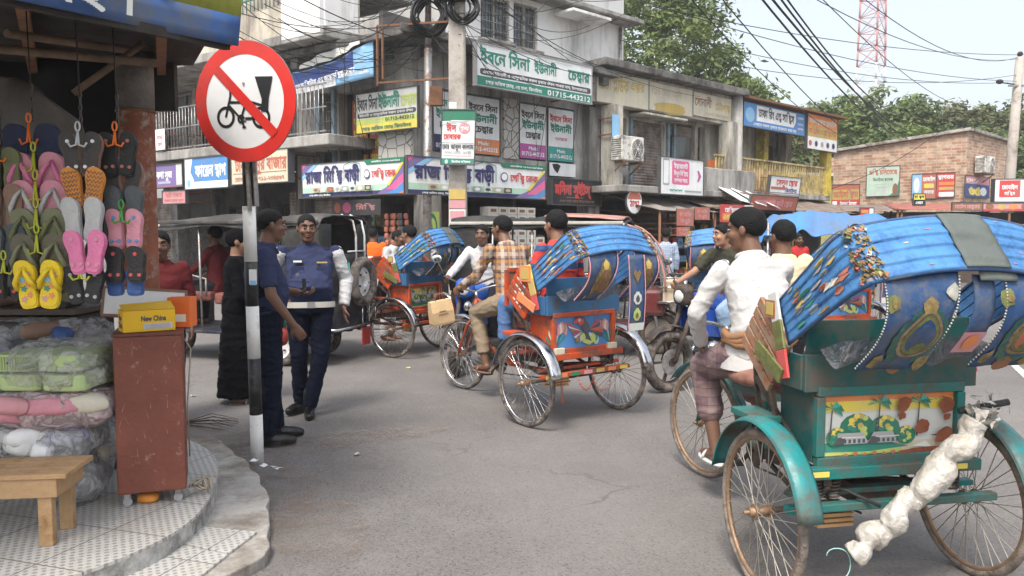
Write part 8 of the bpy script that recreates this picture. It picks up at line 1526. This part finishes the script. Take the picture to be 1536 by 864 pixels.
# --- puller of the teal rickshaw, seated, looking left
def on(rk, x, y, z=0): return (M.Translation(rk.location) @ M.Rotation(rk.rotation_euler.z, 4, 'Z')) @ V((x, y, z))
p = on(rkC, .93, .05); RC = rkC.rotation_euler.z
J = dict(pel=V((-.06, .03, .92)), che=V((-.03, .03, 1.24)), neck=V((.0, .05, 1.45)), head=V((.04, .07, 1.59)), wai=V((-.08, .03, 1.08)), sL=V((-.0, .235, 1.365)), sR=V((.0, -.145, 1.375)), eL=V((.08, .34, 1.13)), wL=V((.25, .23, .93)), eR=V((.22, -.22, 1.2)), wR=V((.42, -.16, 1.08)), hL=V((-.02, .12, .89)), hR=V((-.02, -.06, .89)), kL=V((.36, .16, .78)), kR=V((.38, -.1, .80)), aL=V((.2, .15, .32)), aR=V((.12, -.1, .52)))
def wrap(T, J, H):
    b = MB(WRAP); c = J['pel']+V((0, 0, .06))
    for k in range(3): b.tube([c+V((.155*cos(t*pi/12), .19*sin(t*pi/12), .02*k+.012*sin(t*1.3+k))) for t in range(24)], .022, 7, True)
    b.build('waist_cloth', T); b = MB(OFFW); b.tube([J['neck']+V((.02+.07*cos(t*pi/10), .07*sin(t*pi/10), -.005-.02*cos(t*pi/10))) for t in range(20)], .016, 6, True); b.build('collar', T); b = MB(OFFW); b.loft([ell(J['pel']+V((.03, .0, z)), V((0, w_, 0)), V((d, 0, 0))) for z, w_, d in ((-.09, .2, .17), (-.0, .19, .15), (.05, .18, .14))], True, False); b.build('shirt_tail', T)
person('rickshaw puller in a white shirt and checked lungi seated on the teal rickshaw looking left', (p.x, p.y, 0), RC, J, OFFW, LUNGI, 'dark', 'long', 'short', .010, 'sandal', INK['offwhite'], yaw=.75, pitch=.06, untuck=True, shirt_low=-.02, legcut=.62, gb=.012, grip=(.5, 1.1), extras=wrap)
# --- puller of the orange rickshaw
p = on(rkA, .84, .0); RA = rkA.rotation_euler.z
J = dict(pel=V((-.02, 0, .95)), che=V((.04, 0, 1.28)), neck=V((.1, 0, 1.48)), head=V((.16, 0, 1.62)), wai=V((-.02, 0, 1.12)), sL=V((.07, .205, 1.42)), sR=V((.07, -.205, 1.42)), eL=V((.2, .27, 1.17)), wL=V((.44, .29, 1.05)), eR=V((.2, -.27, 1.17)), wR=V((.44, -.29, 1.05)), hL=V((0, .1, .93)), hR=V((0, -.1, .93)), kL=V((.38, .14, .82)), kR=V((.36, -.13, .9)), aL=V((.24, .13, .34)), aR=V((.12, -.12, .55)))
person('rickshaw puller in a brown checked shirt pedalling the orange rickshaw', (p.x, p.y, 0), RA, J, PLAIDB, KHAKI, 'dark', 'long', 'crop', .011, 'sandal', RUB['brown'], yaw=.25, fat=.02, untuck=True, shirt_low=.1, grip=(1.1, 1.1), legcut=.8)
# --- passenger of the orange rickshaw
p = on(rkA, .16, .02)
J = dict(pel=V((.02, 0, .98)), che=V((.0, 0, 1.30)), neck=V((.02, 0, 1.50)), head=V((.05, 0, 1.645)), sL=V((0, .195, 1.44)), sR=V((0, -.195, 1.44)), eL=V((.05, .27, 1.19)), wL=V((.27, .2, 1.06)), eR=V((.05, -.27, 1.19)), wR=V((.27, -.2, 1.06)), hL=V((.03, .1, .95)), hR=V((.03, -.1, .95)), kL=V((.47, .22, .95)), kR=V((.47, -.12, .95)), aL=V((.48, .22, .63)), aR=V((.48, -.12, .63)))
person('passenger in a red and navy striped top seated in the orange rickshaw', (p.x, p.y, 0), RA, J, STRIPE, JEAN, 'mid', 'long', 'short', .012, 'shoe', RUB['black'], face=True, hs=1.05)
# --- people at the second rickshaw
p = on(rkB, .2, 0)
J = pose(1.62, eR=(.12, -.24, 1.1), wR=(.33, -.15, 1.05), eL=(.12, .22, 1.1), wL=(.33, .12, 1.02), che=(.08, 0, 1.2), neck=(.14, 0, 1.38), head=(.2, 0, 1.50), sL=(.1, .19, 1.33), sR=(.1, -.19, 1.33))
q = at(583, 400, 11.9); person('man in a white shirt bending over the second rickshaw', (q.x, 11.75, 0), R(-20), J, WHITE, WHITE, 'dark', 'long', 'crop', .014, 'sandal')
J = dict(pel=V((.05, 0, .92)), che=V((.05, 0, 1.22)), neck=V((.05, 0, 1.42)), head=V((.08, 0, 1.56)), sL=V((.04, .18, 1.36)), sR=V((.04, -.18, 1.36)), eL=V((.08, .24, 1.13)), wL=V((.27, .18, 1.02)), eR=V((.08, -.24, 1.13)), wR=V((.27, -.18, 1.02)), hL=V((.03, .09, .9)), hR=V((.03, -.09, .9)), kL=V((.42, .12, .9)), kR=V((.42, -.12, .9)), aL=V((.48, .12, .62)), aR=V((.48, -.12, .62)))
q = on(rkB, .12, -.1); person('passenger in a pale checked shirt seated under the second rickshaw hood', (q.x, q.y, 0), rkB.rotation_euler.z, J, CHECKB, DARKC, 'mid', 'long', 'short', .014, 'sandal')
# --- others
def stand(label, px, Y, rz, top, bot, skin='mid', h=1.66, hair='short', sleeve='long', J=None, **k): q = at(px, 400, Y); return person(label, (q.x, Y, 0), rz, J or pose(h), top, bot, skin, sleeve, hair, .015, 'sandal', **k)
def sash(T, J, H): b = MB(INK['dkgrey']); b.loft([ell(V((.0, 0, z)), V((0, .205, 0)), V((.16, 0, 0))) for z in (1.03, 1.12)], True, False); b.mat(INK['offwhite']).loft([ell(V((.0, 0, z)), V((0, .2, 0)), V((.15, 0, 0))) for z in (1.14, 1.17)], True, False); b.build('sash', T)
stand('man in an orange vest with his back turned at the sweet shop front', 560, 14.2, R(80), ORANGE, DARKC, 'dark', 1.66, 'short', 'short', extras=sash)
stand('man in a blue checked shirt with his back turned under the grey awning', 998, 15.5, R(95), CHECKB, DARKC, 'dark', 1.65)
q = at(1178, 400, 5.9); J = pose(1.66); person('man in a cream yellow shirt standing just beyond the teal rickshaw puller', (q.x, 5.95, 0), R(100), J, CREAMC, DARKC, 'dark', 'short', 'short', .013, 'sandal', yaw=.1)
stand('dark haired man looking over the distant pale blue rickshaw', 1281, 10.4, R(-95), DARKC, DARKC, 'mid', 1.68)
stand('small man in red behind the blue tarpaulin stall', 1196, 15.2, R(-80), cloth('red cotton', (.45, .04, .04)), DARKC, 'dark', 1.55)
# rider of the blue motorcycle
RM = m1.rotation_euler.z
J = dict(pel=V((.3, 0, .93)), che=V((.36, 0, 1.23)), neck=V((.42, 0, 1.42)), head=V((.48, 0, 1.555)), sL=V((.4, .19, 1.36)), sR=V((.4, -.19, 1.36)), eL=V((.58, .29, 1.16)), wL=V((.82, .31, 1.06)), eR=V((.58, -.29, 1.16)), wR=V((.82, -.31, 1.06)), hL=V((.34, .1, .9)), hR=V((.34, -.1, .9)), kL=V((.72, .19, .78)), kR=V((.72, -.19, .78)), aL=V((.55, .17, .36)), aR=V((.55, -.17, .36)))
person('motorcyclist in a dark olive shirt and pale jeans riding the blue motorcycle', (MOX, MOY, 0), RM, J, OLIVEC, LJEAN, 'light', 'short', 'short', .012, 'shoe', RUB['black'], grip=(1.1, 1.1), yaw=-.5)
# rider of the motorcycle coming toward us
J2 = {k: v.copy() for k, v in J.items()}; m4 = [o for o in bpy.data.objects if o.name.startswith('motorcycle') and 'coming' in o['label']][0]
person('motorcyclist in a pale shirt coming toward us behind the plaid rider', tuple(m4.location), m4.rotation_euler.z, J2, OFFW, DARKC, 'dark', 'long', 'short', .014, 'shoe', RUB['black'], grip=(1.1, 1.1))
# driver inside the parked autorickshaw
Je = dict(pel=V((1.75, 0, .92)), che=V((1.76, 0, 1.22)), neck=V((1.78, 0, 1.41)), head=V((1.82, 0, 1.54)), sL=V((1.76, .18, 1.35)), sR=V((1.76, -.18, 1.35)), eL=V((1.88, .24, 1.15)), wL=V((2.05, .24, 1.06)), eR=V((1.88, -.24, 1.15)), wR=V((2.05, -.24, 1.06)), hL=V((1.78, .1, .9)), hR=V((1.78, -.1, .9)), kL=V((2.1, .14, .8)), kR=V((2.1, -.14, .8)), aL=V((2.12, .14, .46)), aR=V((2.12, -.14, .46)))
person('driver in a maroon shirt inside the dark parked autorickshaw', tuple(e1.location), e1.rotation_euler.z, Je, MAROON, DARKC, 'dark', 'long', 'short', .015, 'sandal')
